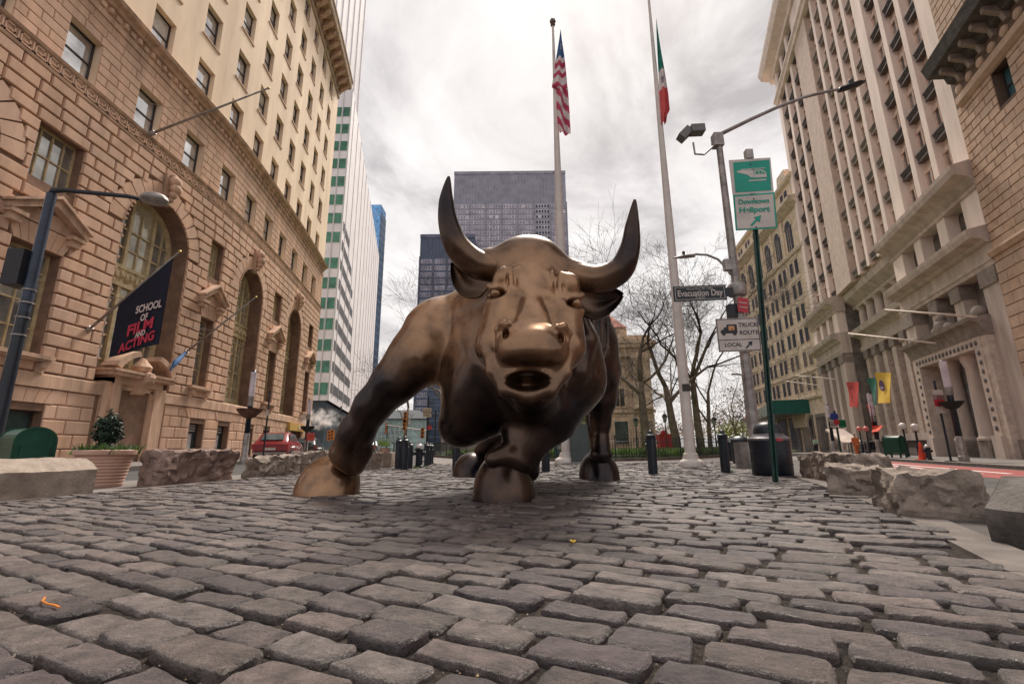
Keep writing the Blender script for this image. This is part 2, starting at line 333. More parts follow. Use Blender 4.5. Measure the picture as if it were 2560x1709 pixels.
WY = [8.9, 12.0, 15.15, 18.5, 21.6, 24.6, 27.5, 30.3, 33.1, 36.0, 39.0, 42.0]
LOW = [(15.15, 1.75), (24.5, 1.2), (33.35, 1.5), (42.4, 1.5)]
ARC = [(11.3, 1.95, 10.2), (20.27, 2.0, 10.2), (28.95, 1.75, 10.4), (37.65, 1.7, 10.4)]
ops = []       # rectangular openings y0,y1,z0,z1,depth
for c_, wd in LOW: ops += [(c_-wd/2, c_+wd/2, 3.85, 7.55, 0.45), (c_-wd/2, c_+wd/2, 9.95, 12.05, 0.40)]
for c_ in WY: ops.append((c_-0.68, c_+0.68, 14.72, 16.78, 0.38))
UPZ = [19.25+3.58*i for i in range(6)]
for c_ in WY:
    for z in UPZ: ops.append((c_-0.66, c_+0.66, z, z+2.02, 0.36))
BAS = [(15.6, 2.0), (24.9, 1.3), (27.6, 1.3), (31.0, 1.2), (33.9, 1.2)]
for c_, wd in BAS: ops.append((c_-wd/2, c_+wd/2, 0.25, 1.95, 0.4))
ops.append((38.6, 42.4, 0.1, 2.15, 0.8))           # shop front at the corner
aops = [(c_-r_, c_+r_, 3.25, sp+r_, c_, r_, sp) for c_, r_, sp in ARC]
def in_open(y, z):
    for a in ops:
        if a[0]-1e-6 < y < a[1]+1e-6 and a[2]-1e-6 < z < a[3]+1e-6: return True
    for a in aops:
        if a[0] < y < a[1] and a[2] < z < a[3]: return True
    return False
def wall_mesh(za, zb):
    m = MB(); ys = {Y0, Y1}; zs = {za, zb}
    for a in ops+aops:
        if a[3] <= za or a[2] >= zb: continue
        ys |= {a[0], a[1]}; zs |= {min(max(a[2], za), zb), min(max(a[3], za), zb)}
    y = Y0
    while y < Y1: ys.add(y); y += 1.6
    ys = sorted(ys); zs = sorted(zs)
    for ya, yb in zip(ys, ys[1:]):
        if yb-ya < 1e-4: continue
        for z_a, z_b in zip(zs, zs[1:]):
            if not in_open((ya+yb)/2, (z_a+z_b)/2): m.add([(0, ya, z_a), (0, yb, z_a), (0, yb, z_b), (0, ya, z_b)], [(0, 1, 2, 3)])
    for y0_, y1_, z0_, z1_, dp in ops:
        if z0_ < za-0.01 or z1_ > zb+0.01: continue
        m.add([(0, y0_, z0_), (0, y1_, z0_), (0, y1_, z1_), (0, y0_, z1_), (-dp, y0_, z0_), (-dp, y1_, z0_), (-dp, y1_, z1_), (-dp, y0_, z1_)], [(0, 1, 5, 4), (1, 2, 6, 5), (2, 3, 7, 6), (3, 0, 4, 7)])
    return m
def arch_pts(c_, r_, sp, n=18): return [(c_-r_*math.cos(PI*i/n), sp+r_*math.sin(PI*i/n)) for i in range(n+1)]
wl = wall_mesh(0.0, 14.0)
for y0_, y1_, z0_, z1_, c_, r_, sp in aops:
    ap = arch_pts(c_, r_, sp); n = len(ap)-1
    for i in range(n):
        (ya, z_a), (yb, z_b) = ap[i], ap[i+1]; wl.add([(0, ya, z_a), (0, yb, z_b), (0, yb, z1_), (0, ya, z1_)], [(0, 1, 2, 3)])
    prof = [(y0_, 3.25)] + ap + [(y1_, 3.25)]
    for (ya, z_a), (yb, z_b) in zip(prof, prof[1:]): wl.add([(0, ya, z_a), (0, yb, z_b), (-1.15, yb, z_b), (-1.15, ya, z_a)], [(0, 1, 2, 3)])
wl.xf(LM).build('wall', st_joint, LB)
up = wall_mesh(14.0, 42.0)
up.add([(0, Y1, 0), (-12, Y1, 0), (-12, Y1, 42), (0, Y1, 42)], [(0, 1, 2, 3)])
up.xf(LM).build('upper_wall', st_up, LB)
# dressed stone courses
unit = MB(); _o = [(-0.5, -0.5), (0.5, -0.5), (0.5, 0.5), (-0.5, 0.5)]
unit.v = [(-0.02, a, b) for a, b in _o]+[(0.45, a, b) for a, b in _o]+[(0.86, a*0.955, b*0.91) for a, b in _o]+[(1.0, a*0.91, b*0.82) for a, b in _o]
unit.f = [(12, 13, 14, 15)]+[(r*4+k, r*4+(k+1) % 4, r*4+4+(k+1) % 4, r*4+4+k) for r in range(3) for k in range(4)]
blocks = []     # y0,y1,z0,z1,proud
def course(za, zb, proud, blen, excl, rowi, gap):
    iv = [(Y0, Y1)]
    for a, b in excl:
        nv = []
        for p, q_ in iv:
            if b <= p or a >= q_: nv.append((p, q_))
            else:
                if a-p > 0.08: nv.append((p, a))
                if q_-b > 0.08: nv.append((b, q_))
        iv = nv
    for p, q_ in iv:
        n = max(1, round((q_-p)/blen)); L = (q_-p)/n; cuts = [p]
        if n > 1:
            s_ = 0.5 if rowi % 2 else 1.0
            y = p+L*s_*0.92
            while y < q_-0.28: cuts.append(y); y += L*random.choice((1.0, 0.86, 1.12))
        cuts.append(q_)
        for a, b in zip(cuts, cuts[1:]): blocks.append((a+gap, b-gap, za+gap, zb-gap, proud))
def rect_excl(za, zb, pad=0.0): return [(a[0]-pad, a[1]+pad) for a in ops if a[2] < zb-0.05 and a[3] > za+0.05]
for i in range(5):
    za = 0.10+0.525*i; course(za, za+0.525, 0.045, 1.05, rect_excl(za, za+0.5)+[(18.55, 22.35)], i, 0.014)
VO = 0.80
for i in range(22):
    za = 3.28+0.4845*i; zb = za+0.4845; zm = (za+zb)/2; ex = rect_excl(za, zb, 0.0)
    for y0_, y1_, z0_, z1_, c_, r_, sp in aops:
        if zm < sp: ex.append((y0_, y1_))
        elif zm < sp+r_+VO: hw = math.sqrt(max(0, (r_+VO)**2-(zm-sp)**2)); ex.append((c_-hw, c_+hw))
    for c_, wd in LOW:
        if 7.5 < zm < 8.35: ex.append((c_-wd/2-0.35*(zm-7.4), c_+wd/2+0.35*(zm-7.4)))
        if 8.3 < zm < 9.1: ex.append((c_-wd/2-0.3, c_+wd/2+0.3))
    course(za, zb, 0.105, 0.98, ex, i, 0.026)
for i in range(8):
    za = 14.72+0.405*i; course(za, za+0.405, 0.035, 0.85, rect_excl(za, za+0.40, 0.0), i, 0.010)
def key(b): y, z = (b[0]+b[1])/2, (b[2]+b[3])/2; d = math.hypot(XL(y), y, z); return -(b[1]-b[0])*(b[3]-b[2])/d**2 if (-XL(y))/y < 1.12+0.2*z/y else 9
blocks.sort(key=key)
ume = unit.mesh('stone_block', st_low, smooth=False); rest = MB()
for i, (ya, yb, za, zb, pr) in enumerate(blocks):
    if i < 290:
        ob = bpy.data.objects.new('stone_block', ume); COL.objects.link(ob); ob.parent = LB; yc = (ya+yb)/2
        ob.location = Vector((XL(yc), yc, (za+zb)/2))-LB.location; ob.scale = (pr, yb-ya, zb-za); ob.rotation_euler = (0, 0, math.atan2(-(XL(yb)-XL(ya)), yb-ya))
    else: rest.bbox(-0.02, pr, ya, yb, za, zb, min(0.02, pr*0.6))
ro = rest.xf(LM).build('stone_blocks', st_low, LB); ro['kind'] = 'stuff'
# voussoirs, keystones, lintel fans
for y0_, y1_, z0_, z1_, c_, r_, sp in aops:
    nv = 13
    for i in range(nv):
        if i == nv//2: continue
        a0, a1 = PI*i/nv+0.012, PI*(i+1)/nv-0.012
        def pt(a, rr): return (c_-rr*math.cos(a), sp+rr*math.sin(a))
        pl = [pt(a0, r_+0.02), pt((a0+a1)/2, r_+0.02), pt(a1, r_+0.02), pt(a1, r_+VO-0.03), pt((a0+a1)/2, r_+VO+0.02), pt(a0, r_+VO-0.03)]
        MB().prism(pl, (0.085, 0, 0), (0, 1, 0), (0, 0, 1), (-0.1, 0, 0)).xf(LM).build('voussoir', st_low, LB)
    ks = MB().prism([(-0.24, 0), (0.24, 0), (0.36, 1.5), (-0.36, 1.5)], (0.22, c_, sp+r_-0.12), (0, 1, 0), (0, 0, 1), (-0.3, 0, 0))
    ks.xf(LM); kk = ks.build('keystone', st_trim, LB)
    mk = MB()
    for zc, rr, xo in ((1.15, 0.30, 0.34), (0.78, 0.27, 0.42), (0.45, 0.19, 0.40), (0.2, 0.15, 0.30), (1.4, 0.2, 0.25)):
        prof = [(rr*math.sin(PI*j/6)+0.002, -rr*math.cos(PI*j/6)) for j in range(7)]
        mk.lathe(prof, 10, (xo, c_+(0.02 if zc > 0.5 else -0.04), sp+r_-0.1+zc))
    mk.xf(LM).build('carved_mask', st_trim, kk, smooth=True)
    # studs round the arch edge
    if c_ > 15:
        sd_ = MB()
        for i in range(26):
            a = PI*(i+0.5)/26; sd_.box(0.05, 0.13, c_-(r_-0.0)*math.cos(a)-0.045, c_-(r_-0.0)*math.cos(a)+0.045, sp+r_*math.sin(a)-0.045, sp+r_*math.sin(a)+0.045)
        for z in np.arange(4.2, sp, 0.484):
            for s_ in (-1, 1): sd_.box(0.05, 0.12, c_+s_*r_-0.04, c_+s_*r_+0.04, z-0.05, z+0.05)
        sd_.xf(LM).build('arch_beading', st_trim, LB)
for c_, wd in LOW:
    h2 = wd/2
    for i in range(7):
        f0, f1 = -1+2*i/7, -1+2*(i+1)/7; top = 8.32
        pl = [(c_+f0*h2+0.012, 7.58), (c_+f1*h2-0.012, 7.58), (c_+f1*(h2+0.36)-0.012, top), (c_+f0*(h2+0.36)+0.012, top)]
        MB().prism(pl, (0.09, 0, 0), (0, 1, 0), (0, 0, 1), (-0.1, 0, 0)).xf(LM).build('voussoir', st_low, LB)
    pd = MB()          # triangular hood on two stubs
    w2 = h2+0.50
    for s_ in (-1, 1):
        pd.prism([(c_+s_*w2, 8.38), (c_+s_*w2, 8.62), (c_, 9.42), (c_, 9.12)] if s_ < 0 else [(c_, 9.12), (c_, 9.42), (c_+w2, 8.62), (c_+w2, 8.38)], (0.42, 0, 0), (0, 1, 0), (0, 0, 1), (-0.42, 0, 0))
        pd.prism([(c_+s_*w2*1.05, 8.60), (c_+s_*w2*1.05, 8.70), (c_, 9.54), (c_, 9.42)] if s_ < 0 else [(c_, 9.42), (c_, 9.54), (c_+w2*1.05, 8.70), (c_+w2*1.05, 8.60)], (0.54, 0, 0), (0, 1, 0), (0, 0, 1), (-0.54, 0, 0))
        ya, yb = sorted((c_+s_*w2*1.0, c_+s_*(w2-0.55))); pd.box(0, 0.40, ya, yb, 8.26, 8.40); pd.box(0, 0.3, ya+0.08, yb-0.08, 8.02, 8.26)
    pd.box(0, 0.11, c_-w2+0.1, c_+w2-0.1, 8.36, 8.9)
    pd.xf(LM).build('pediment', st_trim, LB)
    si = MB().box(0, 0.34, c_-h2-0.3, c_+h2+0.3, 3.70, 3.84); si.box(0, 0.28, c_-h2-0.24, c_+h2+0.24, 3.62, 3.70)
    so = si.xf(LM).build('sill', st_trim, LB)
    for s_ in (-1, 1):
        b_ = MB(); yb_ = c_+s_*(h2+0.05); b_.prism([(0, 3.60), (0.26, 3.60), (0.24, 3.42), (0.12, 3.36), (0.14, 3.24), (0, 3.18)], (0, yb_-0.12, 0), (1, 0, 0), (0, 0, 1), (0, 0.24, 0)); b_.xf(LM).build('bracket', st_trim, so)
def band(name, prof, m, ya=Y0, yb=Y1, step=1.6, parent=LB):
    b_ = MB(); ys = [ya+(yb-ya)*i/max(1, int((yb-ya)/step)) for i in range(max(1, int((yb-ya)/step))+1)]; n = len(prof)
    b_.add([(p, y, z) for y in ys for p, z in prof], [(i*n+j, (i+1)*n+j, (i+1)*n+j+1, i*n+j+1) for i in range(len(ys)-1) for j in range(n-1)] + [tuple(range(n)), tuple(reversed(range((len(ys)-1)*n, len(ys)*n)))])
    return b_.xf(LM).build(name, m, parent)
for ya, yb in ((Y0, 18.75), (22.15, Y1)): band('ledge', [(0, 2.74), (0.10, 2.76), (0.10, 3.20), (0.06, 3.26), (0, 3.27)], st_trim, ya, yb)
fb = band('fret_band', [(0, 13.93), (0.10, 13.95), (0.12, 14.02), (0.10, 14.06), (0.10, 14.52), (0.16, 14.56), (0.20, 14.66), (0.05, 14.71), (0, 14.71)], st_trim)
fk = MB(); y = Y0
while y < Y1-0.5:      # key pattern
    for (a, b, za, zb) in ((0, 0.46, 14.10, 14.15), (0, 0.05, 14.10, 14.47), (0, 0.34, 14.42, 14.47), (0.29, 0.34, 14.22, 14.47), (0.14, 0.34, 14.22, 14.27), (0.41, 0.46, 14.10, 14.47)):
        fk.box(0.09, 0.135, y+a, y+b, za, zb)
    y += 0.50
fo = fk.xf(LM).build('fret', st_low, fb); fo['kind'] = 'stuff'
cb = band('cornice', [(0, 17.95), (0.08, 17.97), (0.10, 18.15), (0.08, 18.2), (0.08, 18.58), (0.2, 18.62), (0.26, 18.76), (0.44, 18.84), (0.50, 19.0), (0.46, 19.05), (0, 19.12)], st_trim)
dk = MB(); y = Y0
while y < Y1-0.4: dk.lathe([(0.11, -0.12), (0.14, 0), (0.10, 0.12)], 7, (0.12, y, 18.4)); dk.box(0.05, 0.16, y+0.25, y+0.5, 18.28, 18.5); y += 0.75
do = dk.xf(LM).build('rosettes', st_trim, cb); do['kind'] = 'stuff'
# top cornice with brackets and coffers
tcn_ = band('roof_cornice', [(0, 39.3), (0.15, 39.35), (0.2, 39.9), (0.35, 40.1), (0.35, 40.5), (1.35, 40.55), (1.45, 40.7), (1.5, 41.2), (1.6, 41.35), (1.6, 41.5), (0, 41.9)], mat('cornice_brown', (0.50, 0.36, 0.25), 0.85, var=0.2, scale=3))  # one even brown stone colour over the whole roof cornice
y = Y0+0.4
while y < Y1-0.3:
    b_ = MB().prism([(0.3, 39.75), (0.55, 39.8), (1.25, 40.3), (1.25, 40.54), (0.3, 40.54)], (0, y, 0), (1, 0, 0), (0, 0, 1), (0, 0.42, 0)); b_.xf(LM).build('bracket', st_trim, tcn_); y += 1.15
# windows
def win(y0_, y1_, z0_, z1_, dp, fm, gm, fw=0.07, vbars=(), hbars=(0.5,), bw=0.05):
    m = MB(); a = -dp+0.02; b = -dp+0.09
    m.box(a, b, y0_, y0_+fw, z0_, z1_); m.box(a, b, y1_-fw, y1_, z0_, z1_); m.box(a, b, y0_+fw, y1_-fw, z1_-fw, z1_); m.box(a, b, y0_+fw, y1_-fw, z0_, z0_+fw)
    for h_ in hbars: zc = z0_+(z1_-z0_)*h_; m.box(a+0.005, b-0.012, y0_+fw, y1_-fw, zc-bw/2, zc+bw/2)
    for v_ in vbars: yc = y0_+(y1_-y0_)*v_; m.box(a+0.005, b-0.006, yc-bw/2, yc+bw/2, z0_+fw, z1_-fw)
    wo = m.xf(LM).build('window', fm, LB)
    MB().add([(-dp+0.03, y0_, z0_), (-dp+0.03, y1_, z0_), (-dp+0.03, y1_, z1_), (-dp+0.03, y0_, z1_)], [(0, 1, 2, 3)]).xf(LM).build('pane', gm, wo)
    return wo
rw = random.Random(5)
for c_ in WY:
    win(c_-0.68, c_+0.68, 14.72, 16.78, 0.38, bronze_frame, glass_sky)
    for z in UPZ:
        wo_ = win(c_-0.66, c_+0.66, z, z+2.02, 0.36, bronze_frame, glass_sky)
        if rw.random() < 0.4: MB().box(-0.329, -0.322, c_-0.58, c_+0.58, z+1.95-rw.choice((0.35, 0.6, 0.85)), z+1.95).xf(LM).build('blind', mat('blind', (0.62, 0.58, 0.53), 0.7), wo_)
        MB().box(0, 0.06, c_-0.74, c_+0.74, z-0.12, z-0.01).xf(LM).build('sill', st_trim, LB)
for c_, wd in LOW:
    win(c_-wd/2, c_+wd/2, 3.85, 7.55, 0.45, cream_frame, glass_dim, 0.10, (0.5,), (0.25, 0.5, 0.74, 0.80), 0.06)
    win(c_-wd/2, c_+wd/2, 9.95, 12.05, 0.40, cream_frame, glass_dim if c_ < 20 or c_ > 40 else glass_warm, 0.07, (0.25, 0.5, 0.75), (0.5,), 0.05)
for i, (c_, wd) in enumerate(BAS):
    bo = win(c_-wd/2, c_+wd/2, 0.25, 1.95, 0.4, bronze_frame, glass('glass_teal', (0.06, 0.10, 0.10), 0.06, 0.1), 0.08, (), (), 0.05)
    if i in (1, 2, 4):
        MB().box(-0.33, -0.31, c_-0.32, c_+0.20, 0.3, 1.42).xf(LM).build('poster', mat('poster', (0.80, 0.78, 0.76), 0.6, var=0.5, scale=3.2, col2=(0.20, 0.16, 0.22)), bo)
        for k_, zz_ in enumerate((1.85, 1.72, 1.58)): MB().box(-0.335, -0.32, c_-wd*0.42, c_+wd*0.36, zz_-0.03, zz_+0.03).xf(LM).build('window_lettering', white_paint, bo)
    for k_ in range(7):
        f0, f1 = -1+2*k_/7, -1+2*(k_+1)/7; h2 = wd/2+0.25
        MB().prism([(c_+f0*h2+0.012, 2.22), (c_+f1*h2-0.012, 2.22), (c_+f1*(h2+0.3)-0.012, 2.71), (c_+f0*(h2+0.3)+0.012, 2.71)], (0.062, 0, 0), (0, 1, 0), (0, 0, 1), (-0.07, 0, 0)).xf(LM).build('voussoir', st_low, LB)
# arch glazing: cream frames, carved transom panel
for y0_, y1_, z0_, z1_, c_, r_, sp in aops:
    if c_ < 15: continue
    m = MB(); a, b = -0.95, -0.80; rr = r_-0.02
    for s_ in (-1, 1): ya, yb = sorted((c_+s_*rr, c_+s_*(rr-0.28))); m.box(a, b, ya, yb, 3.3, sp)
    ap = arch_pts(c_, rr, sp); ip = arch_pts(c_, rr-0.28, sp)
    for i in range(len(ap)-1): m.prism([ap[i], ap[i+1], ip[i+1], ip[i]], (b, 0, 0), (0, 1, 0), (0, 0, 1), (-0.15, 0, 0))
    for f_, w_ in ((-0.34, 0.16), (0.34, 0.16)): m.box(a, b+0.03, c_+f_*2*r_*0.5-w_/2, c_+f_*2*r_*0.5+w_/2, 3.3, sp+math.sqrt(max(0.1, rr**2-(f_*r_)**2))-0.1)
    for f_ in (-0.66, 0.0, 0.66): m.box(a, b-0.03, c_+f_*r_-0.03, c_+f_*r_+0.03, 3.3, sp+rr*0.62)
    for z in (4.4, 5.45, 6.6, 7.3, 9.5, 10.4): m.box(a, b-0.03, c_-rr+0.2, c_+rr-0.2, z-0.035, z+0.035)
    m.box(a, b+0.06, c_-rr, c_+rr, 7.72, 7.88); m.box(a, b+0.06, c_-rr, c_+rr, 8.52, 8.68); m.box(a, b+0.01, c_-rr, c_+rr, 7.88, 8.52)
    m.box(a, b+0.05, c_-rr, c_+rr, 3.3, 3.75)
    fo = m.xf(LM).build('arch_window', cream_frame, LB)
    sc_ = MB()
    for i in range(14):
        yy = c_-rr+0.2+(2*rr-0.4)*i/13; sc_.lathe([(0.02, -0.2), (0.11, -0.08), (0.09, 0.06), (0.02, 0.2)], 6, (b+0.03, yy, 8.2+0.05*(-1)**i))
    sc_.xf(LM).build('carved_panel', cream_frame, fo)
    for f0, f1, gm in ((-1, -0.34, glass_dim), (-0.34, 0.34, glass_warm), (0.34, 1, glass_dim)):
        for za, zb in ((3.7, 7.75), (8.6, None)):
            ya, yb = c_+f0*r_, c_+f1*r_; n = 6; pts = [(ya, za), (yb, za)]
            if zb: pts += [(yb, zb), (ya, zb)]
            else:
                for k_ in range(n+1): yy = yb+(ya-yb)*k_/n; pts.append((yy, sp+math.sqrt(max(0.0, rr**2-(yy-c_)**2))))
            MB().add([(-0.9, p, q_) for p, q_ in pts], [tuple(range(len(pts)))]).xf(LM).build('pane', gm, fo)
# doorway in the first arch
dc = 20.45; dm = MB()
for s_ in (-1, 1):
    ya, yb = sorted((dc+s_*0.95, dc+s_*1.35)); dm.box(-0.9, 0.20, ya, yb, 0.09, 3.55); ya, yb = sorted((dc+s_*1.35, dc+s_*1.72)); dm.box(-0.9, 0.12, ya, yb, 0.09, 3.35)
    ya, yb = sorted((dc+s_*0.80, dc+s_*0.95)); dm.box(-0.9, 0.10, ya, yb, 0.09, 3.18)
dm.box(-0.9, 0.10, dc-0.95, dc+0.95, 3.1, 3.3); dm.box(-0.9, 0.22, dc-1.35, dc+1.35, 3.3, 3.62); dm.box(-0.9, 0.48, dc-1.72, dc+1.72, 3.62, 3.78); dm.box(-0.9, 0.56, dc-1.8, dc+1.8, 3.78, 3.88)
n = 14
for i in range(n):
    a0, a1 = PI*(0.12+0.76*i/n), PI*(0.12+0.76*(i+1)/n)
    f_ = lambda a, rr: (dc-rr*math.cos(a)*1.18, 3.50+rr*math.sin(a)*0.86)
    if 0.38 < (i+0.5)/n < 0.62: continue
    dm.prism([f_(a0, 1.32), f_(a1, 1.32), f_(a1, 1.58), f_(a0, 1.58)], (0.5, 0, 0), (0, 1, 0), (0, 0, 1), (-0.7, 0, 0))
dd = dm.xf(LM).build('door_surround', st_trim, LB)
kc = MB().prism([(0, 2.95), (0.25, 3.0), (0.35, 3.25), (0.62, 3.5), (0.62, 3.86), (0, 3.9)], (0, dc-0.25, 0), (1, 0, 0), (0, 0, 1), (0, 0.5, 0)); kc.lathe([(0.02, -0.25), (0.2, -0.18), (0.26, 0), (0.2, 0.18), (0.02, 0.25)], 10, (0.52, dc, 3.7)); kc.lathe([(0.05, 0), (0.34, 0.06), (0.4, 0.28), (0.22, 0.5), (0.1, 0.66), (0.02, 0.7)], 12, (0.15, dc, 3.9))
kc.xf(LM).build('console', st_trim, dd)
rv = MB()            # splayed reveal with carved rosettes
rv.add([(0.0, dc-0.8, 0.1), (-0.9, dc-0.8, 0.1), (-0.9, dc-0.8, 3.2), (0, dc-0.8, 3.2), (0.0, dc+0.8, 0.1), (-0.9, dc+0.8, 0.1), (-0.9, dc+0.8, 3.2), (0, dc+0.8, 3.2)], [(0, 1, 2, 3), (4, 7, 6, 5), (3, 2, 6, 7)])
for i in range(5):
    for rr, wv in ((0.26, 0.05), (0.16, 0.04)):
        ring = [(rr*math.cos(2*PI*k/16), rr*math.sin(2*PI*k/16)) for k in range(16)]
        for k in range(16):
            p, q_ = ring[k], ring[(k+1) % 16]; rv.prism([p, q_, (q_[0]*0.78, q_[1]*0.78), (p[0]*0.78, p[1]*0.78)], (-0.45, dc+0.8, 0.5+0.58*i), (1, 0, 0), (0, 0, 1), (0, -wv, 0))
rv.xf(LM).build('reveal', mat('reveal_stone', (0.36, 0.27, 0.21), 0.85, var=0.2, scale=4), LB)
do_ = MB(); do_.box(-0.9, -0.82, dc-0.8, dc+0.8, 0.1, 2.45); do_.box(-0.9, -0.80, dc-0.8, dc+0.8, 2.45, 2.6)
for yy in (dc-0.78, dc-0.04, dc+0.70): do_.box(-0.82, -0.76, yy, yy+0.09, 0.1, 2.45)
do_.box(-0.82, -0.76, dc-0.7, dc+0.7, 1.5, 1.6)
dor = do_.xf(LM).build('door', bronze_frame, LB)
MB().box(-0.815, -0.80, dc-0.68, dc-0.05, 1.62, 2.4).xf(LM).build('pane', glass('glass_teal', (0.06, 0.10, 0.10)), dor)
MB().box(-0.815, -0.80, dc+0.06, dc+0.68, 0.3, 2.4).xf(LM).build('pane', glass('glass_teal', (0.06, 0.10, 0.10)), dor)
MB().box(-0.9, -0.86, dc-0.8, dc+0.8, 2.6, 3.2).xf(LM).build('transom', st_trim, LB)
# corner shop front: sign board, shutter
sg = MB().box(0.05, 0.30, 38.2, 42.9, 2.12, 2.74).xf(LM).build('shop_sign', mat('ochre_sign', (0.60, 0.38, 0.11), 0.6, var=0.08), LB)
for yy, c3 in ((40.8, (0.75, 0.70, 0.6)), (41.4, (0.70, 0.12, 0.10))): MB().prism([(0.2*math.cos(2*PI*k/12), 0.2*math.sin(2*PI*k/12)) for k in range(12)], (0.33, yy, 2.43), (0, 1, 0), (0, 0, 1), (-0.02, 0, 0)).xf(LM).build('emblem', mat('emb%d' % int(yy*10), c3, 0.6), sg)
for ya, yb, m_ in ((38.6, 39.8, 'a'), (40.9, 42.3, 'b')):
    MB().box(-0.5, -0.45, ya, yb, 0.1, 2.1).xf(LM).build('shutter' if m_ == 'b' else 'shop_window', mat('shutter', (0.16, 0.13, 0.12), 0.5) if m_ == 'b' else glass('glass_teal', (0.06, 0.10, 0.10)), LB)
MB().box(-0.42, -0.40, 38.7, 39.4, 1.2, 2.0).xf(LM).build('poster', mat('red_poster', (0.62, 0.14, 0.06), 0.6, var=0.3, scale=5), LB)

# ---------------------------------------------------------------- buildings along the right street (s along the street, d outward, z)
RD = 17.1
def RM(p): q = RS*p[1] + RN*(RD-p[0]); return (q.x, q.y, p[2])       # p = (towards street, s, z)
gr_a = mat('granite_base', (0.58, 0.475, 0.42), 0.85, var=0.13, scale=1.3, bump=0.25, bscale=40, streak=True)
gr_d = mat('granite_dark', (0.31, 0.255, 0.225), 0.85, var=0.16, scale=2.0, bump=0.3, bscale=30)
br_a = mat('brick_tower', (0.66, 0.48, 0.40), 0.85, var=0.10, scale=2.0, bump=0.25, bscale=60)
li_a = mat('pier_stone', (0.90, 0.75, 0.67), 0.85, var=0.08, scale=1.0, bump=0.1, bscale=30, streak=True)
sh_d = mat('spandrel_dark', (0.13, 0.10, 0.095), 0.6, var=0.2, scale=5)
glass_rt = glass('glass_right', (0.13, 0.12, 0.12), 0.06, 0.15)
def rprof(name, prof, sa, sb, m, parent):
    b_ = MB(); n = len(prof); b_.add([(p, s_, z) for s_ in (sa, sb) for p, z in prof], [(j, n+j, n+j+1, j+1) for j in range(n-1)] + [tuple(range(n)), tuple(reversed(range(n, 2*n)))])
    return b_.xf(RM).build(name, m, parent)
def rbox(name, a, m, parent): return MB().box(*a).xf(RM).build(name, m, parent)
TW = thing('office_tower', 'tall pale office tower with white piers over a two storey columned stone base', 'building', RP(50, RD+8, RZ))
S0, S1 = 31.9, 69.0; IN = -1.8
PAV = [(31.9, 43.6), (58.8, 69.0)]; Z0 = RZ
# --- base: back walls
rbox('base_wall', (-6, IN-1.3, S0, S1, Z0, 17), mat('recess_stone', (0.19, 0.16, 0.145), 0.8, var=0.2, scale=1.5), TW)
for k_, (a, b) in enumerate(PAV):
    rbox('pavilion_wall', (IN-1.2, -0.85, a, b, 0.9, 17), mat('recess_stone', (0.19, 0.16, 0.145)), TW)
    rbox('plinth', (IN-1.25, 0.12, a-0.05, b+0.05, Z0, 0.0), gr_d, TW) if k_ else None
    for s_ in (a+0.75, b-0.75):
        pr = rbox('pilaster', (-0.9, 0.0, s_-0.75, s_+0.75, Z0, 9.3), gr_a, TW)
        rbox('capital', (-0.9, 0.10, s_-0.80, s_+0.80, 9.3, 10.25), gr_d, pr); rbox('base', (-0.9, 0.1, s_-0.82, s_+0.82, Z0, 0.75), gr_d, pr)
    n = 2
    for i in range(n):
        s_ = a+1.5+(b-a-3)*(i+1)/(n+1); q = rbox('pilaster', (-0.9, -0.12, s_-0.5, s_+0.5, 7.6 if k_ == 0 else Z0, 9.35), gr_a, TW); rbox('capital', (-0.9, 0.0, s_-0.58, s_+0.58, 9.35, 10.25), gr_d, q)
    rprof('entablature', [(-0.9, 10.28), (0.05, 10.28), (0.10, 10.5), (0.16, 10.55), (0.18, 10.75), (0.02, 10.8), (0.02, 11.55), (0.25, 11.62), (0.32, 11.8), (0.85, 11.95), (0.95, 12.25), (0.98, 12.45), (0.1, 12.6), (-0.9, 12.6)], a-0.15, b+0.15, gr_a, TW)
    for i, s_ in enumerate([a+0.85, a+0.85+(b-a-1.7)/3, a+0.85+2*(b-a-1.7)/3, b-0.85]):
        wd = 0.85 if i in (0, 3) else 0.5; rbox('pier', (-0.9, -0.05, s_-wd, s_+wd, 12.6, 15.0), li_a, TW)
    for i in range(3):
        s_ = a+0.85+(b-a-1.7)*(i+0.5)/3; p = rbox('window', (-0.84, -0.78, s_-1.3, s_+1.3, 12.7, 14.8), sh_d, TW)
        for s2 in (-0.65, 0.65): rbox('pane', (-0.83, -0.755, s_+s2-0.5, s_+s2+0.5, 12.8, 14.6), glass_rt, p)
    rprof('cornice', [(-0.9, 14.95), (0.06, 14.95), (0.1, 15.15), (0.2, 15.2), (0.05, 15.3), (0.3, 15.7), (0.9, 15.95), (1.0, 16.3), (1.02, 16.55), (0, 16.75), (-0.9, 16.75)], a-0.2, b+0.2, gr_a, TW)
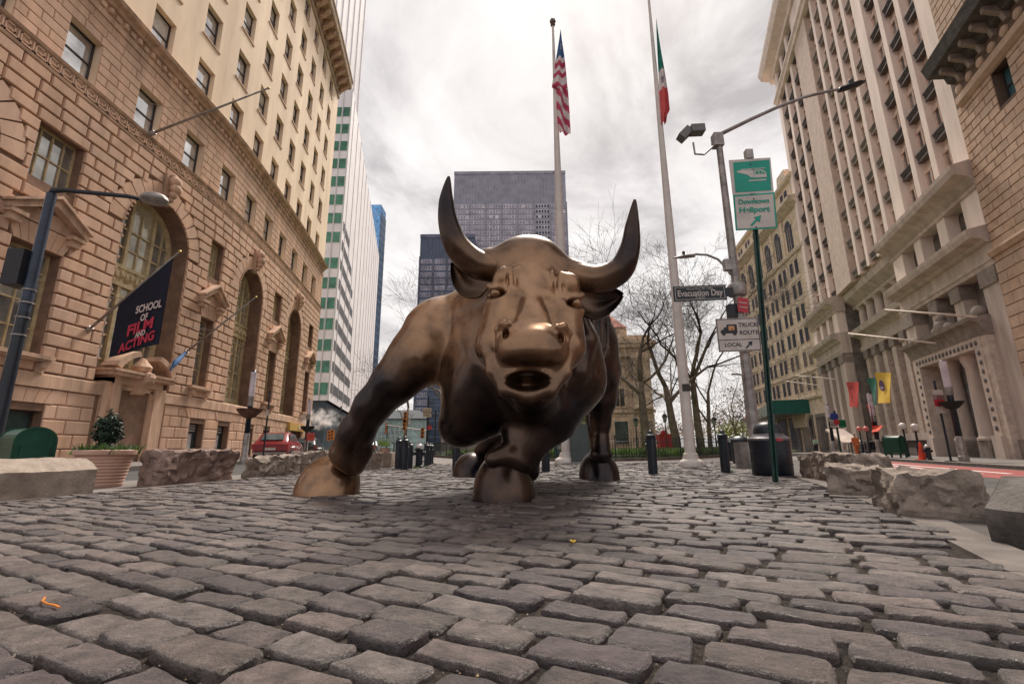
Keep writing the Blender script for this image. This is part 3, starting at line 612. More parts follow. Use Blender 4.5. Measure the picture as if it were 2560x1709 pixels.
# --- recessed centre with giant pilasters and a colonnade above
ca, cb = PAV[0][1], PAV[1][0]
rprof('entablature', [(IN-1, 10.28), (IN+0.1, 10.28), (IN+0.18, 10.75), (IN+0.02, 10.8), (IN+0.02, 11.55), (IN+0.32, 11.8), (IN+0.85, 11.95), (IN+0.98, 12.45), (IN-1, 12.6)], ca-0.2, cb+0.2, gr_a, TW)
rprof('cornice', [(IN-1, 14.95), (IN+0.1, 14.95), (IN+0.2, 15.2), (IN+0.05, 15.3), (IN+0.9, 15.95), (IN+1.02, 16.55), (IN-1, 16.75)], ca-0.2, cb+0.2, gr_a, TW)
npl = 7
for i in range(npl):
    s_ = ca+1.0+(cb-ca-2.0)*i/(npl-1); p = rbox('pilaster', (IN-1.2, IN, s_-0.42, s_+0.42, 1.5, 9.4), mat('portal_stone', (0.60, 0.49, 0.42)), TW); rbox('capital', (IN-1.2, IN+0.12, s_-0.55, s_+0.55, 9.4, 10.28), gr_d, p)
    cl = MB().lathe([(0.62, 0), (0.62, 0.15), (0.48, 0.25), (0.46, 1.4), (0.42, 2.0), (0.46, 2.05), (0.6, 2.28), (0.62, 2.42)], 14, (IN-0.45, s_, 12.6)); cl.xf(RM).build('column', gr_a, TW, smooth=True, auto=40)
    if i < npl-1:
        sm = s_+(cb-ca-2.0)/(npl-1)/2; hw = (cb-ca-2.0)/(npl-1)/2-0.42
        rbox('spandrel', (IN-1.2, IN-0.5, sm-hw, sm+hw, 6.2, 6.9), gr_a, TW); rbox('spandrel', (IN-1.2, IN-0.5, sm-hw, sm+hw, 1.5, 2.3), gr_a, TW)
        for z0_, z1_ in ((2.4, 6.1), (7.0, 9.8)):
            p = rbox('window', (IN-1.28, IN-1.0, sm-hw*0.85, sm+hw*0.85, z0_, z1_), gr_d, TW)
            rbox('pane', (IN-1.1, IN-0.97, sm-hw*0.6, sm+hw*0.6, z0_+0.15, z1_-0.15), glass_rt, p)
rbox('parapet', (IN-1.2, IN+0.35, ca, cb, Z0, 0.3), gr_d, TW); rbox('parapet', (IN-1.2, IN+0.5, ca, cb, 0.9, 1.5), gr_a, TW); rbox('basement_opening', (IN-1.2, IN+0.2, ca, cb, 0.3, 0.9), sh_d, TW)
# --- portal
pm = MB(); pa, pb = 34.3, 42.0
for s_ in (pa, pb): pm.box(-0.9, 0.42, s_-0.35, s_+0.35, 1.0, 6.0)
pm.box(-0.9, 0.42, pa-0.35, pb+0.35, 6.0, 6.65); pm.box(-0.9, 0.36, pa-0.9, pa-0.35, Z0, 6.65); pm.box(-0.9, 0.36, pb+0.35, pb+0.6, Z0, 6.65)
po = pm.xf(RM).build('portal', mat('portal_stone', (0.60, 0.49, 0.42), 0.85, var=0.12, scale=2), TW)
rprof('portal_hood', [(-0.9, 6.66), (0.4, 6.66), (0.5, 7.0), (0.62, 7.35), (0.95, 7.5), (1.0, 7.72), (-0.9, 7.85)], pa-1.0, pb+0.8, gr_d, TW)
stud = MB()
for i in range(17): stud.lathe([(0.17, -0.0), (0.14, 0.02), (0.05, 0.06)], 8, (0, 0, 0)); stud.xf(lambda p, i=i: (p[2]+0.42, pa+0.1+(pb-pa-0.2)*i/16+p[1], 6.32+p[0]), len(stud.v)-24)
for s_ in (pa, pb):
    for i in range(9): stud.lathe([(0.17, 0.0), (0.14, 0.02), (0.05, 0.06)], 8, (0, 0, 0)); stud.xf(lambda p, i=i, s_=s_: (p[2]+0.42, s_+p[1], 1.4+0.54*i+p[0]), len(stud.v)-24)
so = stud.xf(RM).build('studs', mat('stud_dark', (0.16, 0.14, 0.14), 0.5, 0.4), po); so['kind'] = 'stuff'
for s_ in (pa, pb): rbox('plinth', (-0.9, 0.55, s_-0.45, s_+0.45, Z0, 1.0), gr_a, TW)
for s_ in (36.9, 39.5):
    rbox('plinth', (-0.85, -0.05, s_-0.65, s_+0.65, Z0, 0.75), gr_d, TW)
    cl = MB().lathe([(0.62, 0), (0.62, 0.12), (0.52, 0.22), (0.50, 0.3), (0.48, 2.4), (0.43, 4.4), (0.46, 4.5), (0.6, 4.95), (0.64, 5.25)], 20, (-0.45, s_, 0.75)); cl.xf(RM).build('column', gr_a, TW, smooth=True, auto=40)
p = rbox('doorway', (-0.84, -0.80, 34.8, 41.6, Z0+0.1, 5.9), mat('doorway_stone', (0.17, 0.155, 0.15), 0.7, var=0.2, scale=2), TW)
for a, b in ((35.0, 36.2), (37.6, 38.8), (40.2, 41.4)): rbox('door', (-0.82, -0.74, a, b, 0.2, 4.2), glass('door_glass', (0.12, 0.14, 0.15)), p)
# ornament over the hood
om = MB()
for i, (ss_, zz_, rr) in enumerate(((38.2, 8.2, 0.5), (37.4, 8.0, 0.35), (39.0, 8.0, 0.35), (38.2, 8.75, 0.3), (34.0, 8.1, 0.4), (42.4, 8.0, 0.35))): om.lathe([(rr*math.sin(PI*j/6)+0.002, -rr*math.cos(PI*j/6)) for j in range(7)], 9, (0.1, ss_, zz_))
om.xf(RM).build('carving', gr_d, TW, smooth=True)
# --- shaft
SH = -0.35
rbox('shaft_wall', (-9, SH-0.55, S0, S1, 16.6, 58), br_a, TW)
bays = []; piers = []
def lay(a, b, n, wn):
    L = (b-a-wn*(n-1))/n; s_ = a
    for i in range(n):
        bays.append((s_, s_+L)); s_ += L
        if i < n-1: piers.append((s_, s_+wn, 0)); s_ += wn
piers.append((31.9, 33.7, 1)); lay(33.7, 40.6, 3, 0.62); piers.append((40.6, 42.2, 1)); lay(42.2, 53.6, 5, 0.62); piers.append((53.6, 58.4, 2)); lay(58.4, 67.6, 3, 0.9); piers.append((67.6, 69.0, 1))
for a, b, k_ in piers: rbox('pier', (SH-0.6, SH+(0.10 if k_ else 0.0), a, b, 16.7, 49.6), li_a if k_ != 2 else mat('pier_plain', (0.66, 0.52, 0.44), 0.85, var=0.08, scale=1.5), TW)
flo = [17.2+3.22*i for i in range(13)]; rgl = random.Random(6)
for a, b in bays:
    hw = (b-a)/2; sm = (a+b)/2
    for z in flo:
        wn_ = MB(); wn_.box(SH-0.6, SH-0.40, a, b, z+2.1, z+2.42); wn_.box(SH-0.55, SH-0.34, sm-0.09, sm+0.09, z+0.45, z+2.1); wn_.box(SH-0.56, SH-0.45, a, a+0.2, z+0.45, z+2.1); wn_.box(SH-0.56, SH-0.45, b-0.2, b, z+0.45, z+2.1)
        wo = wn_.xf(RM).build('window', br_a, TW)
        for c_ in (-1, 1): rbox('pane', (SH-0.56, SH-0.53, sm+(0.09 if c_ > 0 else -hw+0.2), sm+(hw-0.2 if c_ > 0 else -0.09), z+0.45, z+2.1), rgl.choice((glass_rt, glass_rt, glass('glass_right_pale', (0.36, 0.34, 0.33), 0.08, 0.3), glass('glass_right_warm', (0.30, 0.24, 0.18), 0.1, 0.1))), wo)
        bal = MB(); bal.box(SH-0.55, SH-0.05, a+0.08, b-0.08, z+0.36, z+0.46); bal.box(SH-0.55, SH-0.12, a+0.12, b-0.12, z-0.22, z-0.10)
        for j in range(3): bal.box(SH-0.55, SH-0.18+0.04*j, a+0.1, b-0.1, z-0.02+0.13*j, z+0.05+0.13*j)
        bal.xf(RM).build('sill', sh_d if hw > 0.9 else gr_d, wo)
rprof('string_course', [(SH-0.6, 49.4), (SH+0.35, 49.5), (SH+0.45, 49.8), (SH+0.7, 50.0), (SH+0.7, 50.25), (SH-0.6, 50.5)], S0-0.2, S1+0.2, li_a, TW)
for a, b in bays:
    rbox('attic_panel', (SH-0.6, SH-0.2, a+0.25, b-0.25, 51.0, 53.6), gr_d, TW)
for a, b, k_ in piers: rbox('attic_pier', (SH-0.6, SH+0.12, a, b, 50.4, 54.0), li_a, TW)
rprof('roof_cornice', [(SH-0.6, 54.0), (SH+0.4, 54.1), (SH+0.5, 54.6), (SH+1.6, 55.0), (SH+1.9, 55.8), (SH+1.95, 56.2), (SH-0.6, 56.8)], S0-0.3, S1+1.2, li_a, TW)
# --- end wall of the tower towards the far street is hidden; rusticated neighbour nearer the camera
NB = thing('corner_building', 'rusticated brown stone building with a dark carved cornice at the right edge of the street', 'building', RP(24, RD+6, RZ))
st_n = mat('brownstone_block', (0.54, 0.37, 0.27), 0.85, var=0.10, scale=1.5, bump=0.3, bscale=40, island=0.05)
jt_n = mat('brownstone_joint', (0.15, 0.10, 0.075), 0.9)
NS0, NS1 = 8.0, 31.75
nop = [(27.2, 28.5, 17.7, 19.8), (23.2, 25.4, 11.0, 15.0), (23.4, 25.2, 17.4, 19.8), (27.0, 28.6, 27.6, 29.8), (23.4, 25.2, 27.6, 29.8), (26.9, 28.7, 31.2, 33.4), (22.8, 25.6, 3.5, 8.5), (18.0, 20.5, 3.5, 8.5), (18.0, 20.5, 11, 15)]
def nwall():
    m = MB(); ys = sorted({NS0, NS1} | {v for a in nop for v in a[:2]}); zs = sorted({RZ, 50.0} | {v for a in nop for v in a[2:]})
    for ya, yb in zip(ys, ys[1:]):
        for za, zb in zip(zs, zs[1:]):
            if not any(a[0] < (ya+yb)/2 < a[1] and a[2] < (za+zb)/2 < a[3] for a in nop): m.add([(0, ya, za), (0, yb, za), (0, yb, zb), (0, ya, zb)], [(0, 1, 2, 3)])
    for ya, yb, za, zb in nop: m.add([(0, ya, za), (0, yb, za), (0, yb, zb), (0, ya, zb), (-0.5, ya, za), (-0.5, yb, za), (-0.5, yb, zb), (-0.5, ya, zb)], [(0, 1, 5, 4), (1, 2, 6, 5), (2, 3, 7, 6), (3, 0, 4, 7)])
    m.add([(0, NS1, RZ), (-1.1, NS1, RZ), (-1.1, NS1, 50), (0, NS1, 50)], [(0, 1, 2, 3)])
    return m
nwall().xf(RM).build('wall', jt_n, NB)
nb = []
def ncourse(za, zb, i, pr, bl):
    iv = [(NS0, NS1-0.02)]
    for a in nop:
        if a[2] < zb-0.03 and a[3] > za+0.03:
            nv = []
            for p, q_ in iv:
                if a[1] <= p or a[0] >= q_: nv.append((p, q_))
                else:
                    if a[0]-p > 0.05: nv.append((p, a[0]))
                    if q_-a[1] > 0.05: nv.append((a[1], q_))
            iv = nv
    for p, q_ in iv:
        y = q_ - (bl*0.5 if i % 2 else bl); cuts = [q_]
        while y > p+0.3: cuts.append(y); y -= bl*random.uniform(0.85, 1.15)
        cuts.append(p)
        for b, a in zip(cuts, cuts[1:]): nb.append((a+0.02, b-0.02, za+0.025, zb-0.025, pr))
z = RZ; i = 0
while z < 10.6: ncourse(z, z+0.62, i, 0.09, 1.5); z += 0.62; i += 1
z = 11.0
while z < 19.6: ncourse(z, z+0.5, i, 0.05, 0.95); z += 0.5; i += 1
z = 23.2
while z < 49: ncourse(z, z+0.5, i, 0.05, 1.1); z += 0.5; i += 1
nb.sort(key=lambda b: -((b[1]-b[0])*(b[3]-b[2])/((b[0]-2)**2+(b[2]-0.5)**2+280)) if b[1] > 20.5 and b[0] > 17.5+0.1*b[2] else 0)
um2 = MB().bbox(-0.02, 1.0, -0.5, 0.5, -0.5, 0.5, 0.001).mesh('stone_block', st_n); rest = MB(); ang_ = math.atan2(RS.y, RS.x)-PI/2
for i, (a, b, za, zb, pr) in enumerate(nb):
    if i < 290:
        ob = bpy.data.objects.new('stone_block', um2); COL.objects.link(ob); ob.parent = NB; ob.location = Vector(RM((0, (a+b)/2, (za+zb)/2)))-NB.location
        ob.rotation_euler = (0, 0, ang_+PI); ob.scale = (pr, b-a, zb-za)
    else: rest.bbox(-0.02, pr, a, b, za, zb, 0.02)
ro = rest.xf(RM).build('stone_blocks', st_n, NB); ro['kind'] = 'stuff'
for a, b, za, zb in nop:
    m = MB(); m.box(-0.48, -0.40, a, a+0.1, za, zb); m.box(-0.48, -0.40, b-0.1, b, za, zb); m.box(-0.48, -0.40, a, b, zb-0.1, zb); m.box(-0.48, -0.41, a, b, (za+zb)/2-0.04, (za+zb)/2+0.04)
    w_ = m.xf(RM).build('window', bronze_frame, NB); rbox('pane', (-0.49, -0.47, a, b, za, zb), glass('glass_blue', (0.10, 0.22, 0.26), 0.05, 0.3) if za > 11 and za < 25 else glass_sky, w_)
rprof('string_course', [(0, 10.55), (0.2, 10.6), (0.3, 10.85), (0.25, 11.0), (0, 11.05)], NS0, NS1, st_n, NB)
rprof('string_course', [(0, 19.75), (0.12, 19.8), (0.3, 20.0), (0.3, 20.4), (0.1, 20.5), (0, 20.5)], NS0, NS1-0.6, st_n, NB)
cn = rprof('cornice', [(0, 21.6), (0.3, 21.7), (0.4, 22.1), (1.2, 22.3), (1.3, 22.7), (1.4, 23.0), (0, 23.3)], NS0, NS1-0.3, mat('cornice_black', (0.10, 0.09, 0.085), 0.8, var=0.2), NB)
s_ = NS0+0.4
while s_ < NS1-0.8:
    m = MB(); m.prism([(0, 21.2), (0.2, 21.25), (0.3, 21.6), (0.95, 21.95), (0.95, 22.28), (0, 22.28)], (0, s_, 0), (1, 0, 0), (0, 0, 1), (0, 0.26, 0)); m.xf(RM).build('bracket', gr_d, cn)
    m = MB().lathe([(0.30, 0.0), (0.26, 0.08), (0.1, 0.14)], 10, (0, 0, 0)); m.xf(lambda p, s_=s_: RM((p[2], s_+0.65+p[1], 21.0+p[0]))).build('rosette', st_n, cn); s_ += 1.05

# ---------------------------------------------------------------- arched building beyond the tower
P0 = RP(69.6, RD+0.3); OD = Vector((0.165, 0.986, 0)); ON = Vector((OD.y, -OD.x, 0)); OL = 27.0
def OM(p): q = P0 + OD*p[1] - ON*p[0]; return (q.x, q.y, p[2])
OB = thing('arched_building', 'cream stone building with tall round arched top windows beyond the white pier tower', 'building', (P0.x+4, P0.y+12, RZ))
ow = mat('cream_stone', (0.72, 0.58, 0.44), 0.85, var=0.10, scale=1.2, bump=0.1, bscale=20)
ot = mat('cream_trim', (0.66, 0.55, 0.43), 0.85, var=0.15, scale=2)
def obox(name, a, m, parent): return MB().box(*a).xf(OM).build(name, m, parent)
obox('wall', (-14, 0, -1.5, OL, RZ, 38), ow, OB)
dark_win = glass('glass_far', (0.05, 0.055, 0.065), 0.08, 0.1)
for i in range(6):
    c_ = 2.6+4.15*i
    for j in range(6):
        z = 24.1-3.25*j
        for s_ in (-0.85, 0.85):
            w_ = obox('window', (0.0, 0.06, c_+s_-0.62, c_+s_+0.62, z-0.12, z+2.2), ot, OB); obox('pane', (0.05, 0.075, c_+s_-0.5, c_+s_+0.5, z, z+2.05), dark_win, w_)
        obox('spandrel', (0.0, 0.09, c_-1.5, c_+1.5, z+2.35, z+2.85), ot, OB)
    r_ = 0.95; pts = [(c_-r_, 28.0), (c_+r_, 28.0)] + [(c_+r_*math.cos(PI*k/10), 31.4+r_*math.sin(PI*k/10)) for k in range(11)]
    MB().prism(pts, (0.09, 0, 0), (0, 1, 0), (0, 0, 1), (-0.08, 0, 0)).xf(OM).build('arched_window', dark_win, OB)
    a_ = MB()
    for k in range(12):
        t0, t1 = PI*k/12, PI*(k+1)/12; f_ = lambda t, rr: (c_+rr*math.cos(t), 31.4+rr*math.sin(t)); a_.prism([f_(t0, 1.0), f_(t0, 1.45), f_(t1, 1.45), f_(t1, 1.0)], (0.16, 0, 0), (0, 1, 0), (0, 0, 1), (-0.16, 0, 0))
    a_.xf(OM).build('arch_surround', ot, OB); obox('pier', (0, 0.22, c_+1.6, c_+2.5, 27.6, 33.2), ow, OB)
    for k in (0.33, 0.66): obox('glazing_bar', (0.09, 0.11, c_-0.95+1.9*k-0.04, c_-0.95+1.9*k+0.04, 28, 31.4), ot, OB)
    for s_ in (-0.7, 0.7): obox('attic_window', (0, 0.05, c_+s_-0.45, c_+s_+0.45, 35.0, 36.9), dark_win, OB)
def oprof(name, prof, m): 
    b_ = MB(); n = len(prof); b_.add([(p, s_, z) for s_ in (-1.6, OL+0.8) for p, z in prof], [(j, n+j, n+j+1, j+1) for j in range(n-1)] + [tuple(range(n)), tuple(reversed(range(n, 2*n)))])
    return b_.xf(OM).build(name, m, OB)
oprof('string_course', [(0, 26.9), (0.35, 27.0), (0.45, 27.4), (0.2, 27.6), (0, 27.6)], ot)
oprof('cornice', [(0, 33.2), (0.3, 33.3), (0.9, 33.7), (1.3, 34.0), (1.3, 34.4), (0, 34.6)], ot)
oprof('roof_cornice', [(0, 37.4), (0.5, 37.6), (0.6, 38.0), (0, 38.2)], ot)
oprof('string_course', [(0, 6.6), (0.3, 6.7), (0.35, 7.0), (0, 7.1)], ot)
oprof('string_course', [(0, 10.2), (0.2, 10.3), (0.2, 10.5), (0, 10.6)], ot)
m = MB().prism([(0, 38.1), (3.5, 38.1), (3.0, 40.2), (0.5, 40.2)], (0, 1, 0), (0, 1, 0), (0, 0, 1), (-3, 0, 0)); m.xf(OM).build('dormer', ot, OB)
MB().prism([(5, 3.0), (9, 3.0), (9.6, 5.2), (7, 6.5), (4.4, 5.2)], (0.5, 0, 0), (0, 1, 0), (0, 0, 1), (-0.6, 0, 0)).xf(OM).build('door_pediment', ot, OB)

for i in range(6):      # ground floor shop openings
    w_ = obox('shop_front', (0.02, 0.10, -0.6+4.4*i, 3.0+4.4*i, RZ, 4.6), mat('shop_frame', (0.20, 0.17, 0.15), 0.7), OB); obox('pane', (0.08, 0.12, -0.3+4.4*i, 2.7+4.4*i, RZ+0.2, 4.2), dark_win, w_)

# ---------------------------------------------------------------- buildings far down the streets
# white slab block with green glass ends
WB = thing('slab_block', 'white slab block with green glazed end wall beyond the sandstone building', 'building', (-36, 110, 0))
wmat = mat('white_panel', (0.88, 0.83, 0.84), 0.7, var=0.05, scale=0.3)
grn = glass('green_glass', (0.045, 0.20, 0.115), 0.06, 0.25)
pan = mat('pale_panel', (0.62, 0.62, 0.60), 0.6, var=0.05, scale=0.5)
wx, wy = -29.7, 75.0; WDv = Vector((-0.213, 0.977, 0)); H1 = 67.0
m = MB(); a = Vector((wx, wy, 0)); b = a+WDv*80; c_ = b+Vector((-24, 0, 0)); d = a+Vector((-24, 0, 0)); m.prism([(0, 0)], a, (1, 0, 0), (0, 1, 0), (0, 0, 1)) if 0 else None
m.add([tuple(p)[:2]+(z,) for z in (8.3, H1) for p in (a, b, c_, d)], [(0, 1, 5, 4), (1, 2, 6, 5), (2, 3, 7, 6), (3, 0, 4, 7), (4, 5, 6, 7)]); m.build('wall', wmat, WB)
m = MB(); m.add([(p.x+q_, p.y+0.6*(k in (0, 3)), z) for z in (-0.1, 8.3) for k, (p, q_) in enumerate(((a, -0.6), (b, -0.6), (c_, 0), (d, 0)))], [(0, 1, 5, 4), (1, 2, 6, 5), (2, 3, 7, 6), (3, 0, 4, 7)]); m.build('podium', mat('podium_dark', (0.045, 0.06, 0.075), 0.25, var=0.2, scale=0.3), WB)
for i in range(16):
    z = 9.2+3.62*i+(1.2 if i > 6 else 0)
    if z > H1-4: break
    for j in range(8):
        x1 = wx-0.12-1.52*j; w_ = MB().box(x1-1.46, x1-0.08, wy-0.06, wy, z, z+2.05).build('window', pan, WB)
        MB().box(x1-1.40, x1-0.14, wy-0.08, wy-0.05, z+0.06, z+2.0).build('pane', grn, w_)
for j in range(9): MB().box(wx-0.10-1.52*j, wx+0.04-1.52*j, wy-0.16, wy, 8.3, H1).build('mullion', pan, WB)
# window strips on the long side
WNv = Vector((0.977, 0.213, 0))
for i in range(9):
    z = 9.4+3.62*i; ln = (26, 24, 24, 22, 22, 20, 18, 14, 9)[i]; sr = MB()
    for k in range(int(ln/1.0)):
        p = a+WDv*(1.2+1.0*k)+WNv*0.02; sr.obox((p.x, p.y, z+1.1), WDv*0.24, WNv*0.06, (0, 0, 0.85))
    so = sr.build('window_strip', mat('strip_dark', (0.22, 0.22, 0.23), 0.4), WB); so['kind'] = 'stuff'
for i in range(12): p = a+WDv*(3+6.4*i)+WNv*0.05; MB().obox((p.x, p.y, 38), WDv*0.06, WNv*0.05, (0, 0, 29)).build('panel_joint', mat('pale_joint', (0.70, 0.66, 0.68), 0.7), WB)
# tall pale tower behind it
TB = thing('pale_tower', 'tall white ribbed tower rising behind the white slab block', 'building', (-52, 118, 0))
MB().box(-78, -50.4, 108, 133, 0, 170).build('wall', wmat, TB)
for i in range(6): MB().box(-50.4, -50.2, 110+4.4*i, 110.6+4.4*i, 0, 170).build('rib', mat('rib_grey', (0.78, 0.73, 0.75), 0.7), TB)
for i in range(5): MB().box(-56+1.2*i, -55.6+1.2*i, 107.7, 108, 0, 170).build('rib', mat('rib_grey', (0.78, 0.73, 0.75), 0.7), TB)
# blue glass tower
BT = thing('glass_tower', 'blue glass skyscraper with a dark ribbed side far down the left street', 'building', (-71, 235, 0))
bg_ = glass('blue_glass', (0.16, 0.42, 0.80), 0.12, 0.35)
MB().box(-82, -67.6, 220, 229, 0, 125).build('wall', bg_, BT)
m = MB(); m.box(-67.6, -67.4, 220.1, 229.4, 0, 121); m.build('side_wall', mat('tower_side', (0.05, 0.10, 0.19), 0.3, var=0.2, scale=0.1), BT)
for i in range(28): MB().box(-67.4, -67.3, 220.1, 229.4, 7.6+4.1*i, 8.3+4.1*i).build('floor_band', mat('floor_band', (0.22, 0.30, 0.38), 0.5), BT)
for i in range(11): MB().box(-82, -67.6, 219.9, 220, 9+11*i, 9.4+11*i).build('floor_band', mat('blue_band', (0.30, 0.48, 0.72), 0.4), BT)
for i in range(7): MB().box(-80+2*i, -79.85+2*i, 219.88, 219.98, 0, 125).build('mullion', mat('blue_band', (0.30, 0.48, 0.72), 0.4), BT)
# dark gridded towers in the middle
def grid_tower(name, label, x0, x1, y, ztop, zwin, nb_, wpb, floors, fh, depth, cols, dark_col):
    T = thing(name, label, 'building', ((x0+x1)/2, y+depth/2, 0)); fr, pale, dk = cols
    MB().box(x0, x1, y, y+depth, 0, ztop).build('wall', fr, T)
    L = (x1-x0)/nb_
    for i in range(int((x1-x0)/2.2)): MB().box(x0+2.2*i, x0+0.5+2.2*i, y-0.35, y, zwin+1.2, ztop-2.2).build('fin', dk, T)
    MB().box(x0-0.2, x1+0.2, y-0.4, y, ztop-2.0, ztop+0.4).build('parapet', dk, T)
    for b_ in range(nb_+1): MB().box(x0+L*b_-0.45, x0+L*b_+0.45, y-0.5, y, 0, zwin+1).build('pier', dk, T)
    for f_ in range(floors):
        z = zwin-fh*(f_+1)
        for b_ in range(nb_):
            xa = x0+L*b_+0.7; wl_ = (L-1.4)/wpb; m = MB()
            if True: m.box(xa, xa+L-1.4, y-0.25, y-0.05, z+0.55, z+fh-0.75)
            bo = m.build('window_band', pale, T) if m.v else None
            if bo:
                pn = MB()
                for k in range(wpb):
                    if random.random() < 0.93: pn.box(xa+wl_*k+0.35, xa+wl_*(k+1)-0.25, y-0.30, y-0.2, z+0.9, z+fh-1.1)
                if pn.v: po_ = pn.build('panes', dk if b_ != dark_col else mat('pane_black', (0.02, 0.04, 0.07), 0.2), bo); po_['kind'] = 'stuff'
    return T
c1 = (mat('tower_frame', (0.30, 0.29, 0.35), 0.5, var=0.1, scale=0.1), mat('tower_band', (0.62, 0.56, 0.62), 0.5, var=0.25, scale=0.15), mat('tower_dark', (0.30, 0.28, 0.34), 0.4, var=0.2, scale=0.2))  # grey-purple distance haze is put into these tower colours
grid_tower('gridded_tower', 'wide dark office tower with a grid of pale windows behind the bull between the horns', -40.6, 39.5, 300, 195.5, 170, 7, 5, 24, 4.1, 30, c1, 5)
c2 = (mat('tower2_frame', (0.08, 0.10, 0.16), 0.5), mat('tower2_band', (0.35, 0.32, 0.38), 0.5, var=0.4, scale=0.12), mat('tower2_dark', (0.10, 0.11, 0.16), 0.4, var=0.2, scale=0.2))
grid_tower('striped_tower', 'lower navy office tower with striped windows left of the gridded tower', -54.8, -22, 260, 127, 112, 4, 7, 22, 4.2, 30, c2, 9)
# navy slab seen under the bull with a beige neighbour, and the glass ferry hall
NS_ = thing('navy_block', 'navy glazed block standing beside the junction seen under the bull', 'building', (-22, 160, 0))
MB().box(-27.5, -22.6, 150, 170, 0, 30).build('wall', mat('navy_glass', (0.05, 0.09, 0.16), 0.25, var=0.3, scale=0.4), NS_)
for i in range(12): MB().box(-27.5, -22.6, 149.8, 150, 1.5+2.5*i, 1.8+2.5*i).build('floor_band', mat('navy_band', (0.13, 0.18, 0.26), 0.4), NS_)
MB().box(-22.6, -10, 149, 172, 0, 34).build('wing', mat('beige_block', (0.42, 0.36, 0.32), 0.8, var=0.1, scale=0.2), NS_)
for i in range(10):
    for j in range(5):
        MB().box(-21.6+2.3*j, -20.4+2.3*j, 148.9, 149, 2+3.2*i, 3.9+3.2*i).build('window', dark_win, NS_)
FH = thing('glass_hall', 'pale green glass hall closing the far end of the left street', 'building', (-52, 225, 0))
MB().box(-82, -38, 216, 236, 0, 14).build('wall', mat('hall_glass', (0.34, 0.48, 0.46), 0.3, var=0.25, scale=0.15), FH)
for i in range(22): MB().box(-82+2*i, -81.75+2*i, 215.8, 216, 0, 14).build('mullion', mat('hall_frame', (0.55, 0.58, 0.57), 0.6), FH)
for i in range(5): MB().box(-82, -38, 215.75, 215.95, 2.6*i+1, 2.6*i+1.2).build('transom', mat('hall_frame', (0.55, 0.58, 0.57), 0.6), FH)
MB().prism([(-84, 14.2), (-36, 14.2), (-44, 18), (-76, 18)], (0, 214, 0), (1, 0, 0), (0, 0, 1), (0, 24, 0)).build('roof', mat('hall_roof', (0.50, 0.54, 0.55), 0.5), FH)
# custom house: classical block behind the park
CH = thing('custom_house', 'classical tan stone building with giant columns and green and red roof behind the trees', 'building', (16, 105, 0))
ch = mat('tan_stone', (0.60, 0.45, 0.34), 0.85, var=0.14, scale=0.6, bump=0.1, bscale=10); cht = mat('tan_trim', (0.66, 0.51, 0.39), 0.85, var=0.14, scale=1)
cx0, cx1, cy = -6.0, 28.6, 95.0
MB().box(cx0, cx1, cy, cy+30, 0, 22.4).build('wall', ch, CH)
for i in range(11):
    z = 0.4+0.62*i; MB().box(cx0-0.1, cx1+0.1, cy-0.22, cy, z, z+0.54).build('stone_course', cht, CH)
MB().box(cx0-0.3, cx1+0.3, cy-0.6, cy, 7.3, 8.0).build('ledge', cht, CH)
for i, x in enumerate((3.0, 9.0, 15.0, 18.6, 25.2, 27.4)):
    co = MB().lathe([(1.0, 0), (1.0, 0.4), (0.78, 0.6), (0.76, 5), (0.66, 9.4), (0.8, 9.6), (1.0, 10.3), (1.05, 10.6)], 14, (x, cy-0.9, 8.0)).build('column', cht, CH, smooth=True, auto=40)
for x in (0.4, 6.0, 12.0, 21.8):
    w_ = MB().box(x-1.5, x+1.5, cy-0.3, cy, 8.3, 12.8).build('window', cht, CH); MB().box(x-0.95, x+0.95, cy-0.36, cy-0.28, 8.7, 12.2).build('pane', dark_win, w_)
    MB().box(x-0.08, x+0.08, cy-0.40, cy-0.35, 8.7, 12.2).build('mullion', cht, w_)
    w_ = MB().box(x-1.4, x+1.4, cy-0.3, cy, 14, 17.4).build('window', cht, CH); MB().box(x-0.8, x+0.8, cy-0.36, cy-0.28, 14.4, 17.0).build('pane', dark_win, w_)
for x, wd in ((21.8, 1.3), (27.0, 1.0), (12.0, 1.3)):
    w_ = MB().box(x-wd-0.4, x+wd+0.4, cy-0.4, cy, 1.0, 6.2).build('window', cht, CH); MB().box(x-wd, x+wd, cy-0.5, cy-0.39, 1.2, 5.6).build('pane', glass('glass_teal', (0.06, 0.10, 0.10)), w_)
for z0_, z1_, p in ((18.7, 19.6, 1.2), (19.6, 20.6, 0.9), (20.6, 21.4, 1.7), (21.4, 22.0, 2.0), (22.4, 23.4, 0.6)): MB().box(cx0-p*0.5, cx1+p*0.5, cy-p, cy+1, z0_, z1_).build('cornice', cht, CH)
for i in range(16): MB().box(cx0+0.6+2.1*i, cx0+1.6+2.1*i, cy-1.9, cy-1.2, 21.4, 22.6).build('balustrade_block', cht, CH)
MB().box(cx0+1, cx1-4.0, cy+1.5, cy+28, 22.4, 25.6).build('attic', ch, CH)
for i in range(7): w_ = MB().box(cx0+2+4.0*i, cx0+4+4.0*i, cy+1.2, cy+1.5, 23.0, 25.2).build('window', dark_win, CH)
MB().add([(cx0+1, cy+1.2, 25.6), (cx1-4, cy+1.2, 25.6), (cx1-4, cy+28, 25.6), (cx0+1, cy+28, 25.6), (cx0+3, cy+5, 29.5), (cx1-7, cy+5, 29.5), (cx1-7, cy+24, 29.5), (cx0+3, cy+24, 29.5)], [(0, 1, 5, 4), (1, 2, 6, 5), (2, 3, 7, 6), (3, 0, 4, 7), (4, 5, 6, 7)]).build('roof', mat('roof_red', (0.46, 0.17, 0.12), 0.8, var=0.2, scale=0.6), CH)
